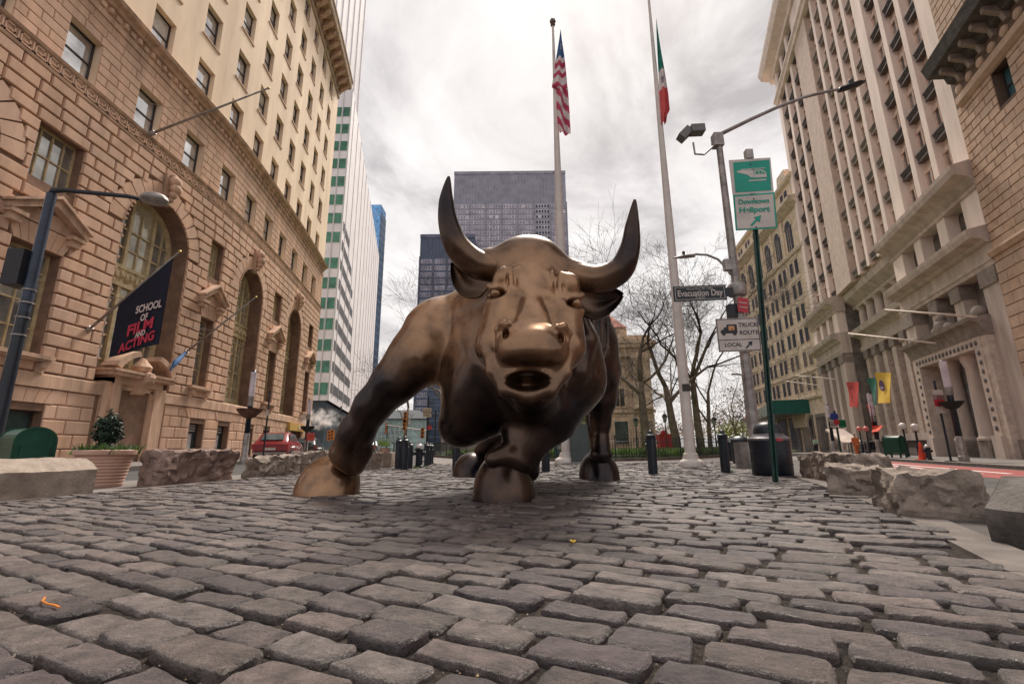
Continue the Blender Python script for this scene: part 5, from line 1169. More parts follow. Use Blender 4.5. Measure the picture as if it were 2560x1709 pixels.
def bull_mats():
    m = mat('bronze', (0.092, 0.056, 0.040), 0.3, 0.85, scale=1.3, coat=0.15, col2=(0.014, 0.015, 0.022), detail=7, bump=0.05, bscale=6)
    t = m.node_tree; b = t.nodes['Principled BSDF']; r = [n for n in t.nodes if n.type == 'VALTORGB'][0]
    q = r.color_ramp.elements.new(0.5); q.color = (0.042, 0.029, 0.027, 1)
    nz2 = t.nodes.new('ShaderNodeTexNoise'); nz2.inputs['Scale'].default_value = 5; nz2.inputs['Detail'].default_value = 8
    tcn = [n for n in t.nodes if n.type == 'NEW_GEOMETRY'][0]; t.links.new(tcn.outputs['Position'], nz2.inputs[0])
    mr = t.nodes.new('ShaderNodeMapRange'); mr.inputs[1].default_value = 0.35; mr.inputs[2].default_value = 0.7; mr.inputs[3].default_value = 0.25; mr.inputs[4].default_value = 0.40
    t.links.new(nz2.outputs[0], mr.inputs[0]); t.links.new(mr.outputs[0], b.inputs['Roughness'])
    # face, horns, shoulder, outer hoof: rubbed bronze plus light painted into the colour
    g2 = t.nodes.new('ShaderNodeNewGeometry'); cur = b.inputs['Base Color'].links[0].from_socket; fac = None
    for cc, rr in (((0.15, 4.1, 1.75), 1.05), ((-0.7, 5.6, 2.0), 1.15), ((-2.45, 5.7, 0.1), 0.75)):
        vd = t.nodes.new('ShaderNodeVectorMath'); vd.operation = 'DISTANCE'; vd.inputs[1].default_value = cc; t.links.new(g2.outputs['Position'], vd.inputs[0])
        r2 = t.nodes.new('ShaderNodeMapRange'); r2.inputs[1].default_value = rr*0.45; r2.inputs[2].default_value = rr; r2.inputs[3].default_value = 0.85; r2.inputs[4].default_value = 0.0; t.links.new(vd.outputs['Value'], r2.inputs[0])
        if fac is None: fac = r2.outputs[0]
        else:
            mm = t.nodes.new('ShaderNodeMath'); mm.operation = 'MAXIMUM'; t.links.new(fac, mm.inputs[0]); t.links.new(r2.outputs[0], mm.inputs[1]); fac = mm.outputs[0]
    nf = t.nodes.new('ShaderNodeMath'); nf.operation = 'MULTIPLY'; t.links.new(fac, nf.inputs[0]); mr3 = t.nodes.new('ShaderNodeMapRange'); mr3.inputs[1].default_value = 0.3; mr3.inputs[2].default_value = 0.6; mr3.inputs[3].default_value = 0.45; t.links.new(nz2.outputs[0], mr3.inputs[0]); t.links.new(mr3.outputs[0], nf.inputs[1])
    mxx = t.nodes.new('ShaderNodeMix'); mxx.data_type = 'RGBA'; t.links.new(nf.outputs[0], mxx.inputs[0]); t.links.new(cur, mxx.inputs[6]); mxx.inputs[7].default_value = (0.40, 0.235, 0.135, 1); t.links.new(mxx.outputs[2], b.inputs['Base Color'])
    return m
build_bull()

# ---------------------------------------------------------------- street furniture
def AX(px, py, X): d = ray(px, py); t = X/d[0]; return Vector(d*t+EYE)
def AD(px, py, D): d = Vector(ray(px, py)); t = D/d.dot(RN); return d*t+Vector(EYE)
def RPX(px, D, z=RZ): p = AD(px, 1125, D); return Vector((p.x, p.y, z))
navy = mat('navy_paint', (0.008, 0.014, 0.026), 0.38, var=0.2, scale=5, spec=0.5)
galv = mat('galvanised', (0.34, 0.31, 0.30), 0.5, 0.4, var=0.2, scale=4)
white_pole = mat('white_pole', (0.66, 0.60, 0.57), 0.5, var=0.06, scale=3)
pgreen = mat('post_green', (0.006, 0.045, 0.036), 0.5, var=0.3, scale=4)
mgreen = mat('mailbox_green', (0.01, 0.075, 0.05), 0.4, var=0.15, scale=3)
tealm = mat('sign_teal', (0.005, 0.30, 0.22), 0.5, var=0.06, scale=3)
signw = mat('sign_white', (0.56, 0.50, 0.47), 0.5, var=0.08, scale=3)
signk = mat('sign_black', (0.02, 0.022, 0.03), 0.5, var=0.1)
redm = mat('sign_red', (0.52, 0.04, 0.06), 0.5, var=0.1)
conc = mat('concrete', (0.30, 0.285, 0.28), 0.85, var=0.25, scale=3, bump=0.4, bscale=40)
def text_on(body, size, m, parent, o, u, v, bold=0.0, sx=1.0, name='lettering'):
    u = Vector(u).normalized(); v = Vector(v).normalized(); n = u.cross(v); v2 = v
    c = bpy.data.curves.new(name, 'FONT'); c.body = body; c.size = size; c.extrude = 0.0015; c.align_x = 'CENTER'; c.align_y = 'CENTER'; c.offset = bold
    ob = bpy.data.objects.new(name, c); COL.objects.link(ob); off = Vector(OFF[parent.name]); o = Vector(o)-off
    TEXTS.append((ob, Matrix(((u.x*sx, v2.x, n.x, o.x), (u.y*sx, v2.y, n.y, o.y), (u.z*sx, v2.z, n.z, o.z), (0, 0, 0, 1))), m, parent, name))
TEXTS = []
def flush_texts():
    dg = bpy.context.evaluated_depsgraph_get(); dg.update()
    for ob, M_, m, parent, name in TEXTS:
        me = bpy.data.meshes.new_from_object(ob.evaluated_get(dg)); me.name = name; me.transform(M_); me.materials.clear(); me.materials.append(m); bpy.data.objects.remove(ob)
        o = bpy.data.objects.new(name, me); COL.objects.link(o); o.parent = parent

# --- big flagpoles with limp flags
def flagpole(label, base, ztop, r0, r1):
    T = thing('flagpole', label, 'flagpole', tuple(base), 'white flagpoles on the plaza')
    MB().lathe([(r0, 0.0), (r0*0.98, 2.0), (r0*0.8, ztop*0.45), (r1, ztop)], 20, base).build('shaft', white_pole, T, smooth=True, auto=40)
    MB().lathe([(r0*2.1, 0), (r0*2.1, 0.10), (r0*1.9, 0.16), (r0*1.45, 0.2), (r0*1.25, 0.34), (r0*1.02, 0.36)], 24, base).build('base', white_pole, T, smooth=True, auto=40)
    rb_ = r1*3.0; MB().lathe([(r1*1.6, 0), (r1*2.4, 0.05), (r1*1.2, 0.12)] + [(rb_*math.sin(PI*k/8)+0.004, 0.12+rb_-rb_*math.cos(PI*k/8)) for k in range(1, 9)], 14, (base[0], base[1], ztop)).build('finial', mat('finial', (0.20, 0.17, 0.15), 0.35, 0.6), T, smooth=True, auto=60)
    return T
fL = Vector((1.93, 16.9, 0)); fR = Vector((4.81, 12.95, 0))
TL = flagpole('white flagpole carrying the striped flag behind the bull head', fL, 18.7, 0.215, 0.045)
TR = flagpole('white flagpole carrying the green white and red flag beside the street signs', fR, 15.6, 0.145, 0.038)
MB().box(fR.x-0.11, fR.x+0.11, fR.y-0.155, fR.y-0.137, 2.02, 2.22).build('plaque', mat('plaque', (0.06, 0.055, 0.05), 0.5, 0.5), TR)
def multi_sheet(name, fn, nu, nv, pick, mats_):
    m = MB().sheet(fn, nu, nv); o = m.build(name, mats_[0], smooth=True)
    for k in mats_[1:]: o.data.materials.append(k)
    for i, p in enumerate(o.data.polygons): p.material_index = pick((i % nu+0.5)/nu, (i//nu+0.5)/nv)
    return o
fred = mat('flag_red', (0.50, 0.055, 0.12), 0.8, var=0.1); fwht = mat('flag_white', (0.70, 0.62, 0.62), 0.8, var=0.08); fblu = mat('flag_blue', (0.045, 0.13, 0.30), 0.8, var=0.1); fgrn = mat('flag_green', (0.01, 0.20, 0.15), 0.8, var=0.12); frd2 = mat('flag_red2', (0.62, 0.09, 0.09), 0.8, var=0.12)
def us_outline(v):
    pts = [(0.0, 268, 270), (0.10, 252, 282), (0.26, 222, 308), (0.55, 172, 340), (0.56, 228, 345), (0.78, 222, 362), (0.95, 245, 374), (1.0, 262, 376)]
    for (va, a, b), (vb, c, d) in zip(pts, pts[1:]):
        if va <= v <= vb: t = (v-va)/(vb-va); return a+(c-a)*t, b+(d-b)*t
    return 262, 376
def us_fn(u, v):
    a, b = us_outline(v); x = a+(b-a)*u; y = 320+1130*v+u*25*(v > 0.5); p = AT(1340+x/4.358, y/4.358, 16.72); p.y += 0.10*math.sin(u*9+v*3)*min(1, v*3); return p
def us_pick(u, v):
    if v < 0.265: return 1 if (0.13 < v < 0.20 and 0.5 < u < 0.68 and int(v*60) % 2) else 0
    if v < 0.56: return 1 if int((v-0.265)/0.049) % 2 == 0 else 2
    return 1 if int((v*1.0-u*0.22)/0.075) % 2 == 0 else 2
fo = multi_sheet('flag', us_fn, 14, 90, us_pick, [fblu, fwht, fred]); tag(fo, 'limp flag with red and white stripes and a starred blue corner on the left flagpole', 'flag')
def mx_fn(u, v):
    pts = [(0, 2, 4), (0.12, 4, 20), (0.5, 25, 78), (0.72, 35, 105), (0.88, 42, 116), (0.93, 46, 92), (1.0, 50, 84)]
    for (va, a, b), (vb, c, d) in zip(pts, pts[1:]):
        if va <= v <= vb: t = (v-va)/(vb-va); lo_, hi_ = a+(c-a)*t, b+(d-b)*t; break
    x = lo_+(hi_-lo_)*u; y = 160+890*v; p = AT(1640+x/3.409, y/3.409, 12.80); p.y += 0.07*math.sin(u*8+v*2)*min(1, v*3); return p
fo = multi_sheet('flag', mx_fn, 12, 80, lambda u, v: 0 if v < 0.50-0.04*u else (3 if (0.56 < v < 0.62 and 0.25 < u < 0.7) else 1) if v < 0.675-0.03*u else 2, [fgrn, fwht, frd2, mat('flag_emblem', (0.26, 0.22, 0.26), 0.8)]); tag(fo, 'limp green white and red flag on the right flagpole', 'flag')

# --- left foreground street lamp with a traffic signal box
p0 = AT(0, 1035, 10.0); lx, ly = p0.x, 10.0
LS = thing('street_lamp', 'dark blue street lamp with horizontal arm and signal box at the left edge', 'street lamp', (lx, ly, 0))
ptop = AT(125, 476, 10.0)
MB().lathe([(0.17, 0), (0.17, 0.25), (0.125, 0.4), (0.118, 2.0), (0.105, 3.6)], 14, (lx, ly, 0)).build('post', navy, LS, smooth=True, auto=40)
MB().lathe([(0.105, 3.6), (0.098, ptop.z-0.1)], 14, (lx, ly, 0)).build('upper_post', mat('post_highlight', (0.035, 0.05, 0.085), 0.4, var=0.15), LS, smooth=True, auto=40)  # blue-grey highlight of the upper post is put into its colour
ah = AT(360, 500, 10.0); MB().tube([(lx, ly, ptop.z-0.12), (lx+0.02, ly, ptop.z), (lx+0.3, ly, ptop.z), (ah.x-0.4, ly, ah.z+0.10), (ah.x, ly, ah.z)], [0.075, 0.075, 0.055, 0.05, 0.045], 10).build('arm', navy, LS, smooth=True)
MB().lathe([(0.04, 0.14), (0.22, 0.10), (0.30, 0.03), (0.31, -0.03), (0.27, -0.07), (0.15, -0.09), (0.01, -0.10)][::-1], 20, (ah.x+0.24, ly, ah.z+0.02), 1.0, 0.8).build('lamp_head', galv, LS, smooth=True, auto=50)
bx_ = AT(52, 672, 10.0); bo_ = MB().box(bx_.x-0.19, bx_.x+0.20, ly-0.2, ly+0.2, bx_.z-0.42, bx_.z+0.42).build('signal_box', signk, LS)
for z in (3.05, 3.45, 3.8, 4.1): MB().lathe([(0.127, 0), (0.127, 0.03)], 14, (lx, ly, z)).build('strap', galv, LS)

# --- right pole on a concrete block carrying lamps, floodlights and signs
RPY = 11.6; pb = G(1893, 1170); pb = Vector((AT(1893, 1140, RPY).x, RPY, 0))
RL = thing('street_lamp', 'tall grey octagonal lamp pole on a concrete block with floodlight and curved arm', 'street lamp', tuple(pb))
MB().obox(pb+Vector((0, 0.05, 0.31)), (0.36, 0, 0), (0, 0.36, 0), (0, 0, 0.31)).build('base_block', conc, RL)
def onp(py): t = AT(1893, py, RPY).z; return Vector((pb.x, pb.y, t))
zt = AT(1825, 335, RPY).z
MB().lathe([(0.15, 0.62), (0.13, 2.0), (0.085, zt)], 8, pb).build('pole', galv, RL)
px_ = pb.x
hd = AT(2110, 222, RPY); top = Vector((px_, RPY, zt-0.1)); apts = []
off_ = px_ - AT(1825, 340, RPY).x
for a_, b_ in ((1832, 335), (1900, 298), (1960, 268), (2020, 243), (2075, 228), (2110, 222)): q_ = AT(a_, b_, RPY); apts.append(q_+Vector((off_*(1-(a_-1832)/278), 0, 0)))
MB().tube(apts, [0.06, 0.055, 0.05, 0.045, 0.04, 0.038], 8).build('arm', galv, RL, smooth=True)
hu = (AT(2165, 203, RPY)-AT(2092, 226, RPY)); hc = AT(2130, 215, RPY); hn = hu.normalized(); hz = Vector((-hn.z, 0, hn.x))
hm = MB().tube([hc-hn*0.42, hc-hn*0.40, hc-hn*0.15, hc+hn*0.2, hc+hn*0.40], [0.08, 0.11, 0.13, 0.14, 0.05], 12, flat=0.55, upv=tuple(hz)); hm.build('lamp_head', navy, RL, smooth=True, auto=50)
MB().lathe([(0.05, 0), (0.05, 0.12), (0.03, 0.14)], 8, hc+hz*0.07).build('photocell', signk, RL)
fb_ = Vector((px_, RPY, zt-0.25)); fa = AT(1762, 345, RPY)+Vector((off_, 0, 0)); fd = AT(1768, 385, RPY)+Vector((off_, 0, 0))
MB().tube([fb_, fd+Vector((0.25, 0, -0.02)), fd, fa+Vector((0, 0, -0.15))], 0.03, 6).build('floodlight_arm', galv, RL)
for k_, (dx_, ang_) in enumerate(((-0.22, 0.5), (0.12, -0.25))):
    c3 = fa+Vector((dx_, -0.05*k_, 0.12+0.1*k_)); ca_, sa_ = math.cos(ang_+0.3), math.sin(ang_+0.3); MB().obox(c3, (0.19*ca_, 0, 0.19*sa_), (0, 0.14, 0), (-0.11*sa_, 0, 0.11*ca_)).build('floodlight', mat('flood_grey', (0.16, 0.155, 0.15), 0.5, 0.3), RL)
MB().box(px_-0.16, px_+0.10, RPY-0.12, RPY+0.12, zt-0.42, zt-0.02).build('arm_bracket', galv, RL)
# lower lamp arm
q0 = AT(1848, 690, RPY); dxl = px_-AT(1855, 690, RPY).x
larm = [AT(a_, b_, RPY)+Vector((dxl, 0, 0)) for a_, b_ in ((1850, 692), (1832, 668), (1812, 648), (1785, 637), (1755, 635))]
MB().tube(larm, 0.032, 8).build('arm', galv, RL, smooth=True)
lc = AT(1725, 641, RPY)+Vector((dxl, 0, 0)); MB().tube([lc+Vector((0.32, 0, 0.05)), lc+Vector((0.3, 0, 0.03)), lc+Vector((0, 0, 0)), lc+Vector((-0.28, 0, -0.04))], [0.05, 0.09, 0.09, 0.03], 10, flat=0.55, upv=(0, 0, 1)).build('lamp_head', galv, RL, smooth=True, auto=50); MB().lathe([(0.04, 0), (0.04, 0.09)], 8, lc+Vector((0.02, 0, 0.05))).build('photocell', signk, RL)
zc = AT(1853, 725, RPY).z; MB().lathe([(0.2, -0.16), (0.24, -0.1), (0.24, 0.1), (0.2, 0.16)], 16, (px_, RPY, zc)).build('band_box', galv, RL, smooth=True, auto=40)
MB().box(px_-0.30, px_-0.10, RPY-0.1, RPY+0.1, zc-0.75, zc-0.40).build('junction_box', signk, RL); MB().box(px_-0.26, px_-0.08, RPY-0.08, RPY+0.08, zc+0.55, zc+0.85).build('junction_box', galv, RL)
rs_ = MB().obox((px_+0.03, RPY-0.16, zc-0.46), (0.13, 0, -0.02), (0, 0.008, 0), (0.02, 0, 0.19)).build('small_red_sign', redm, RL)
for k_ in (-0.06, 0.06): MB().obox((px_+0.03, RPY-0.172, zc-0.46+k_), (0.10, 0, -0.016), (0, 0.003, 0), (0, 0, 0.012)).build('sign_line', signw, rs_)
# street name sign
u = Vector((1, -0.06, 0.03)); v_ = Vector((0, 0, 1)); SY = RPY-0.18
a_ = AT(1701, 735, SY); b_ = AT(1833, 730, SY); sh = dxl; c3 = (a_+b_)/2+Vector((sh, 0, 0)); uu = (b_-a_); Lw = uu.length; uu.normalize(); n_ = Vector((0, -1, 0))
ES = thing('street_sign', 'dark street name sign reading Evacuation Day hanging from the lamp pole', 'sign', tuple(c3))
bl = mat('street_sign_blue', (0.018, 0.028, 0.038), 0.4)
MB().obox(c3, uu*(Lw/2), (0, 0.012, 0), (0, 0, 0.205)).build('plate', bl, ES); MB().obox(c3+uu*(Lw/2+0.08), uu*0.10, (0, 0.01, 0), (0, 0, 0.12)).build('bracket', signk, ES)
br = MB()
for s_ in (-1, 1): br.obox(c3+Vector((0, -0.014, s_*0.165)), uu*(Lw/2-0.05), (0, 0.002, 0), (0, 0, 0.006)); br.obox(c3+uu*(s_*(Lw/2-0.05))+Vector((0, -0.0145, 0)), uu*0.006, (0, 0.002, 0), (0, 0, 0.165))
br.build('border', signw, ES)
text_on('Evacuation Day', 0.235, signw, ES, c3+Vector((0, -0.016, -0.005)), uu, v_, 0.004, 0.80); text_on('November 25, 1783', 0.075, signw, ES, c3+Vector((0, -0.016, 0.115)), uu, v_, 0.0, 1.1); text_on('PLAZA', 0.07, signw, ES, c3+Vector((0, -0.016, -0.125)), uu, v_, 0.0, 1.2)
# truck route sign
TY = RPY-0.2; a_ = AT(1809, 838, TY)+Vector((dxl*0.9, 0, 0)); b_ = AT(1915, 834, TY)+Vector((dxl*0.9, 0, 0)); c3 = (a_+b_)/2; uu = (b_-a_); Lw = uu.length; uu.normalize()
TS = thing('truck_route_sign', 'white truck route sign with a black truck symbol on the lamp pole', 'sign', tuple(c3)); hh = Lw*0.40
MB().obox(c3, uu*Lw/2, (0, 0.008, 0), (0, 0, hh)).build('plate', signw, TS)
b2 = MB()
for s_ in (-1, 1): b2.obox(c3+Vector((0, -0.01, s_*(hh-0.02))), uu*(Lw/2-0.01), (0, 0.002, 0), (0, 0, 0.008)); b2.obox(c3+uu*s_*(Lw/2-0.02)+Vector((0, -0.0105, 0)), uu*0.008, (0, 0.002, 0), (0, 0, hh-0.02))
b2.obox(c3+Vector((0, -0.011, -0.13)), uu*(Lw/2-0.02), (0, 0.002, 0), (0, 0, 0.008)); b2.build('border', signk, TS)
tk = MB(); tc_ = c3-uu*0.22+Vector((0, -0.012, 0.14)); tk.prism([(-0.22, -0.10), (0.20, -0.10), (0.20, 0.13), (-0.06, 0.13), (-0.06, 0.06), (-0.12, 0.06), (-0.15, 0.0), (-0.22, -0.02)], tc_, uu, (0, 0, 1), (0, -0.003, 0))
tk.build('truck_symbol', signk, TS)
for dx_ in (-0.15, 0.13): MB().prism([(0.045*math.cos(2*PI*k/12), 0.045*math.sin(2*PI*k/12)) for k in range(12)], tc_+uu*dx_+Vector((0, -0.004, -0.11)), uu, (0, 0, 1), (0, -0.003, 0)).build('wheel_symbol', signk, TS)
MB().obox(tc_+uu*0.06+Vector((0, -0.006, 0.03)), uu*0.075, (0, 0.002, 0), (0, 0, 0.06)).build('sticker', mat('sticker', (0.60, 0.30, 0.14), 0.5, var=0.3, scale=20), TS)
text_on('TRUCK', 0.15, signk, TS, c3+uu*0.27+Vector((0, -0.012, 0.24)), uu, v_, 0.002); text_on('ROUTE', 0.15, signk, TS, c3+uu*0.27+Vector((0, -0.012, 0.04)), uu, v_, 0.002); text_on('LOCAL', 0.14, signk, TS, c3-uu*0.16+Vector((0, -0.012, -0.26)), uu, v_, 0.002)
def arrow(c, uu, s, m, T): MB().prism([(-0.45, -0.33), (-0.33, -0.45), (0.12, 0.0), (0.28, -0.16), (0.42, 0.42), (-0.16, 0.28), (0.0, 0.12)], c, Vector(uu)*s, Vector((0, 0, s)), (0, -0.003, 0)).build('arrow', m, T)
arrow(c3+uu*0.24+Vector((0, -0.011, -0.27)), uu, 0.22, signk, TS)
# heliport signs on the green channel post
HY = 7.28; hp = Vector((AT(1937, 1200, HY).x, HY, 0)); ztp = AT(1880, 400, HY).z
HP = thing('sign_post', 'green perforated channel sign post leaning over the right edge of the cobbles', 'post', tuple(hp))
hdx = AT(1891, 578, HY).x - hp.x; zb_ = AT(1891, 578, HY).z
pm_ = MB(); tp_ = hp+Vector((hdx*ztp/zb_*0.9, 0, ztp)); ax_ = (tp_-hp)
pm_.tube([hp+Vector((0, 0, -0.1)), tp_], 0.001, 4) if 0 else None
for dx_, wd, dy_ in ((-0.028, 0.012, -0.02), (0.028, 0.012, -0.02), (0, 0.028, 0.015)): cc_ = hp+ax_/2+Vector((dx_, dy_, 0)); pm_.obox(cc_, (wd, 0, 0), (0, 0.012 if dx_ else 0.006, 0), ax_/2)
pm_.build('channel', pgreen, HP)
hl = MB()
for k in range(110): c_ = hp+ax_*(0.02+0.96*k/110); hl.lathe([(0.0055, 0), (0.0055, 0.002)], 6, (0, 0, 0)); hl.xf(lambda p, c_=c_: (c_.x+p[0], c_.y+0.007-p[2], c_.z+p[1]), len(hl.v)-12)
ho = hl.build('holes', signw, HP); ho['kind'] = 'stuff'
MB().obox(tp_+Vector((0, 0, 0.10)), (0.06, 0, 0), (0, 0.05, 0), (0, 0, 0.09)).build('top_bracket', galv, HP)
FY = HY-0.05
def signq(pts, m, T, name, dy=0.0, th=0.006):
    q_ = [AT(a, b, FY+dy) for a, b in pts]; return MB().add([tuple(p) for p in q_]+[(p.x, p.y+th, p.z) for p in q_], [(3, 2, 1, 0), (4, 5, 6, 7), (0, 1, 5, 4), (1, 2, 6, 5), (2, 3, 7, 6), (3, 0, 4, 7)]).build(name, m, T)
H1_ = thing('heliport_symbol_sign', 'teal square sign with a white helicopter symbol', 'sign', tuple(AT(1880, 440, FY)))
S_ = ((1640, 380), 3.015)
zq = lambda l: [(1640+a/3.015, 380+b/3.015) for a, b in l]
signq(zq([(548, 62), (862, 42), (888, 300), (578, 325)]), signw, H1_, 'plate'); signq(zq([(582, 80), (855, 58), (870, 288), (600, 305)]), tealm, H1_, 'panel', -0.004, 0.004)
def hs(l, name, m=signw): 
    q_ = [AT(a, b, FY-0.008) for a, b in zq(l)]; n = len(q_); MB().add([tuple(p) for p in q_]+[(p.x, p.y+0.003, p.z) for p in q_], [tuple(reversed(range(n)))]+[(k, (k+1) % n, n+(k+1) % n, n+k) for k in range(n)]).build(name, m, H1_)
hs([(630, 140), (735, 133), (740, 193), (712, 190), (690, 172), (632, 158), (612, 156), (612, 142)], 'tail'); hs([(742, 136), (800, 133), (828, 150), (836, 188), (742, 194)], 'cabin'); hs([(640, 130), (825, 118), (825, 123), (640, 136)], 'rotor'); hs([(700, 212), (832, 202), (832, 212), (700, 222)], 'skid'); hs([(728, 120), (736, 120), (736, 140), (728, 140)], 'mast')
for l in ([(752, 142), (772, 141), (774, 165), (752, 167)], [(778, 141), (796, 140), (798, 164), (780, 165)], [(802, 142), (818, 152), (822, 163), (804, 164)]): 
    q_ = [AT(a, b, FY-0.011) for a, b in zq(l)]; MB().add([tuple(p) for p in q_], [(3, 2, 1, 0)]).build('cabin_window', tealm, H1_)
H2_ = thing('heliport_sign', 'white sign with teal border reading Downtown Heliport with arrow', 'sign', tuple(AT(1887, 530, FY)))
signq(zq([(580, 326), (893, 302), (916, 574), (602, 592)]), tealm, H2_, 'plate', -0.002); signq(zq([(594, 338), (882, 316), (902, 562), (614, 580)]), signw, H2_, 'panel', -0.006, 0.004)
ua = (AT(*zq([(860, 365)])[0], FY)-AT(*zq([(620, 378)])[0], FY))
cpt = lambda a, b: AT(*zq([(a, b)])[0], FY-0.012)
va = AT(*zq([(737, 300)])[0], FY)-AT(*zq([(752, 590)])[0], FY)
text_on('Downtown', 0.125, tealm, H2_, cpt(738, 372), ua, va, 0.003, 0.93); text_on('Heliport', 0.14, tealm, H2_, cpt(742, 434), ua, va, 0.004, 1.1)
def arrow2(c, s): MB().prism([(-0.45, -0.33), (-0.33, -0.45), (0.12, 0.0), (0.28, -0.16), (0.42, 0.42), (-0.16, 0.28), (0.0, 0.12)], c, ua.normalized()*s, va.normalized()*s, (0, -0.003, 0)).build('arrow', tealm, H2_)
arrow2(cpt(754, 516), 0.22)
boltm = mat('bolt', (0.10, 0.09, 0.08), 0.6)
for T_, a, b in ((H1_, 715, 90), (H1_, 722, 320), (H2_, 738, 352), (H2_, 755, 566)): q_ = AT(*zq([(a, b)])[0], FY-0.012); MB().lathe([(0.014, 0), (0.01, 0.006)], 8, (0, 0, 0)).xf(lambda p, q_=q_: (q_.x+p[0], q_.y-p[2], q_.z+p[1])).build('bolt', boltm, T_)

# --- bollards
def bollard_mesh(H=0.86, r=0.094): return MB().lathe([(r, 0), (r, H*0.80), (r*1.16, H*0.805), (r*1.18, H*0.825), (r*1.02, H*0.84), (r*1.05, H*0.86), (r*1.12, H*0.875), (r*0.9, H*0.90), (r*0.62, H*0.915), (r*0.60, H*0.94), (r*0.5, H*0.97), (r*0.2, H), (0.004, H*1.004)], 18)
BOL = [((1633, 1183), 'black steel bollard nearest right of the bull hind leg, before the lawn'), ((1815, 1180), 'black steel bollard with grass at its foot between right flagpole and litter bin'), ((1365, 1178), 'black bollard seen between the bull foreleg and the left flagpole'), ((1140, 1176), 'black bollard half hidden behind the bull brisket'),
       ((1010, 1173), 'front bollard of the cluster under the bull, the largest there'), ((995, 1170), 'bollard just left of the largest one in the cluster under the bull'), ((1024, 1170), 'short bollard right behind the largest in the cluster under the bull'),
       ((1066, 1163), 'first bollard of the receding row right of the hydrant under the bull'), ((1073, 1161), 'second bollard of the receding row right of the hydrant under the bull'), ((1078, 1158), 'last bollard of the receding row right of the hydrant under the bull')]
b0 = None
for i, ((px, py), lb) in enumerate(BOL):
    g = G(px, py); s_ = 1.0 if i < 6 else 0.85
    if b0 is None:
        b0 = thing('bollard', lb, 'bollard', tuple(g), 'black steel bollards round the plaza'); OFF[b0.name] = (0, 0, 0); bollard_mesh().build('post', navy, b0, smooth=True, auto=35)
        for s2 in (-1, 1): MB().tube([(s2*0.09, 0, 0.62), (s2*0.125, 0, 0.64), (s2*0.135, 0, 0.61), (s2*0.12, 0, 0.585), (s2*0.09, 0, 0.59)], 0.009, 6).build('chain_ring', navy, b0)
    else: copy_tree(b0, tuple(g), random.uniform(0, 0.4), lb, (s_, s_, s_))
# --- grass tufts at post feet
for j, (px, py, lb) in enumerate(((1826, 1180, 'grass tuft at the foot of the bollard by the litter bin'), (1040, 1170, 'grass tuft beside the hydrant under the bull'), (1060, 1167, 'grass tuft right of the hydrant under the bull'))):
    g = G(px, py); rg = random.Random(px); blades('grass_tuft', lb, [(g.x+rg.gauss(0, 0.06), g.y+rg.gauss(0, 0.05), 0) for _ in range(90)], 0.02, 0.07, leafg, 0.004)
# --- hydrants
def hydrant(label, g, s=1.0):
    T = thing('fire_hydrant', label, 'hydrant', tuple(g), 'fire hydrants'); OFF[T.name] = (0, 0, 0); T.scale = (s, s, s)
    MB().lathe([(0.15, 0), (0.15, 0.05), (0.11, 0.07), (0.105, 0.50), (0.14, 0.52), (0.14, 0.56), (0.11, 0.58)], 14).build('barrel', navy, T, smooth=True, auto=35)
    MB().lathe([(0.115, 0.58), (0.12, 0.60), (0.10, 0.66), (0.06, 0.70), (0.03, 0.71), (0.03, 0.75), (0.005, 0.75)], 14).build('cap', mat('silver_paint', (0.55, 0.50, 0.50), 0.4, 0.3), T, smooth=True, auto=35)
    for s_ in (-1, 1): MB().tube([(0, 0, 0.42), (s_*0.17, 0, 0.42), (s_*0.172, 0, 0.42), (s_*0.2, 0, 0.42)], [0.05, 0.05, 0.065, 0.06], 10).build('nozzle', navy, T)
    return T
hydrant('black hydrant with silver cap among the bollards under the bull', G(1047, 1168), 0.95)
hydrant('dark hydrant with silver cap beside the orange cone on the right pavement', RPX(2319, 12.4), 1.15)

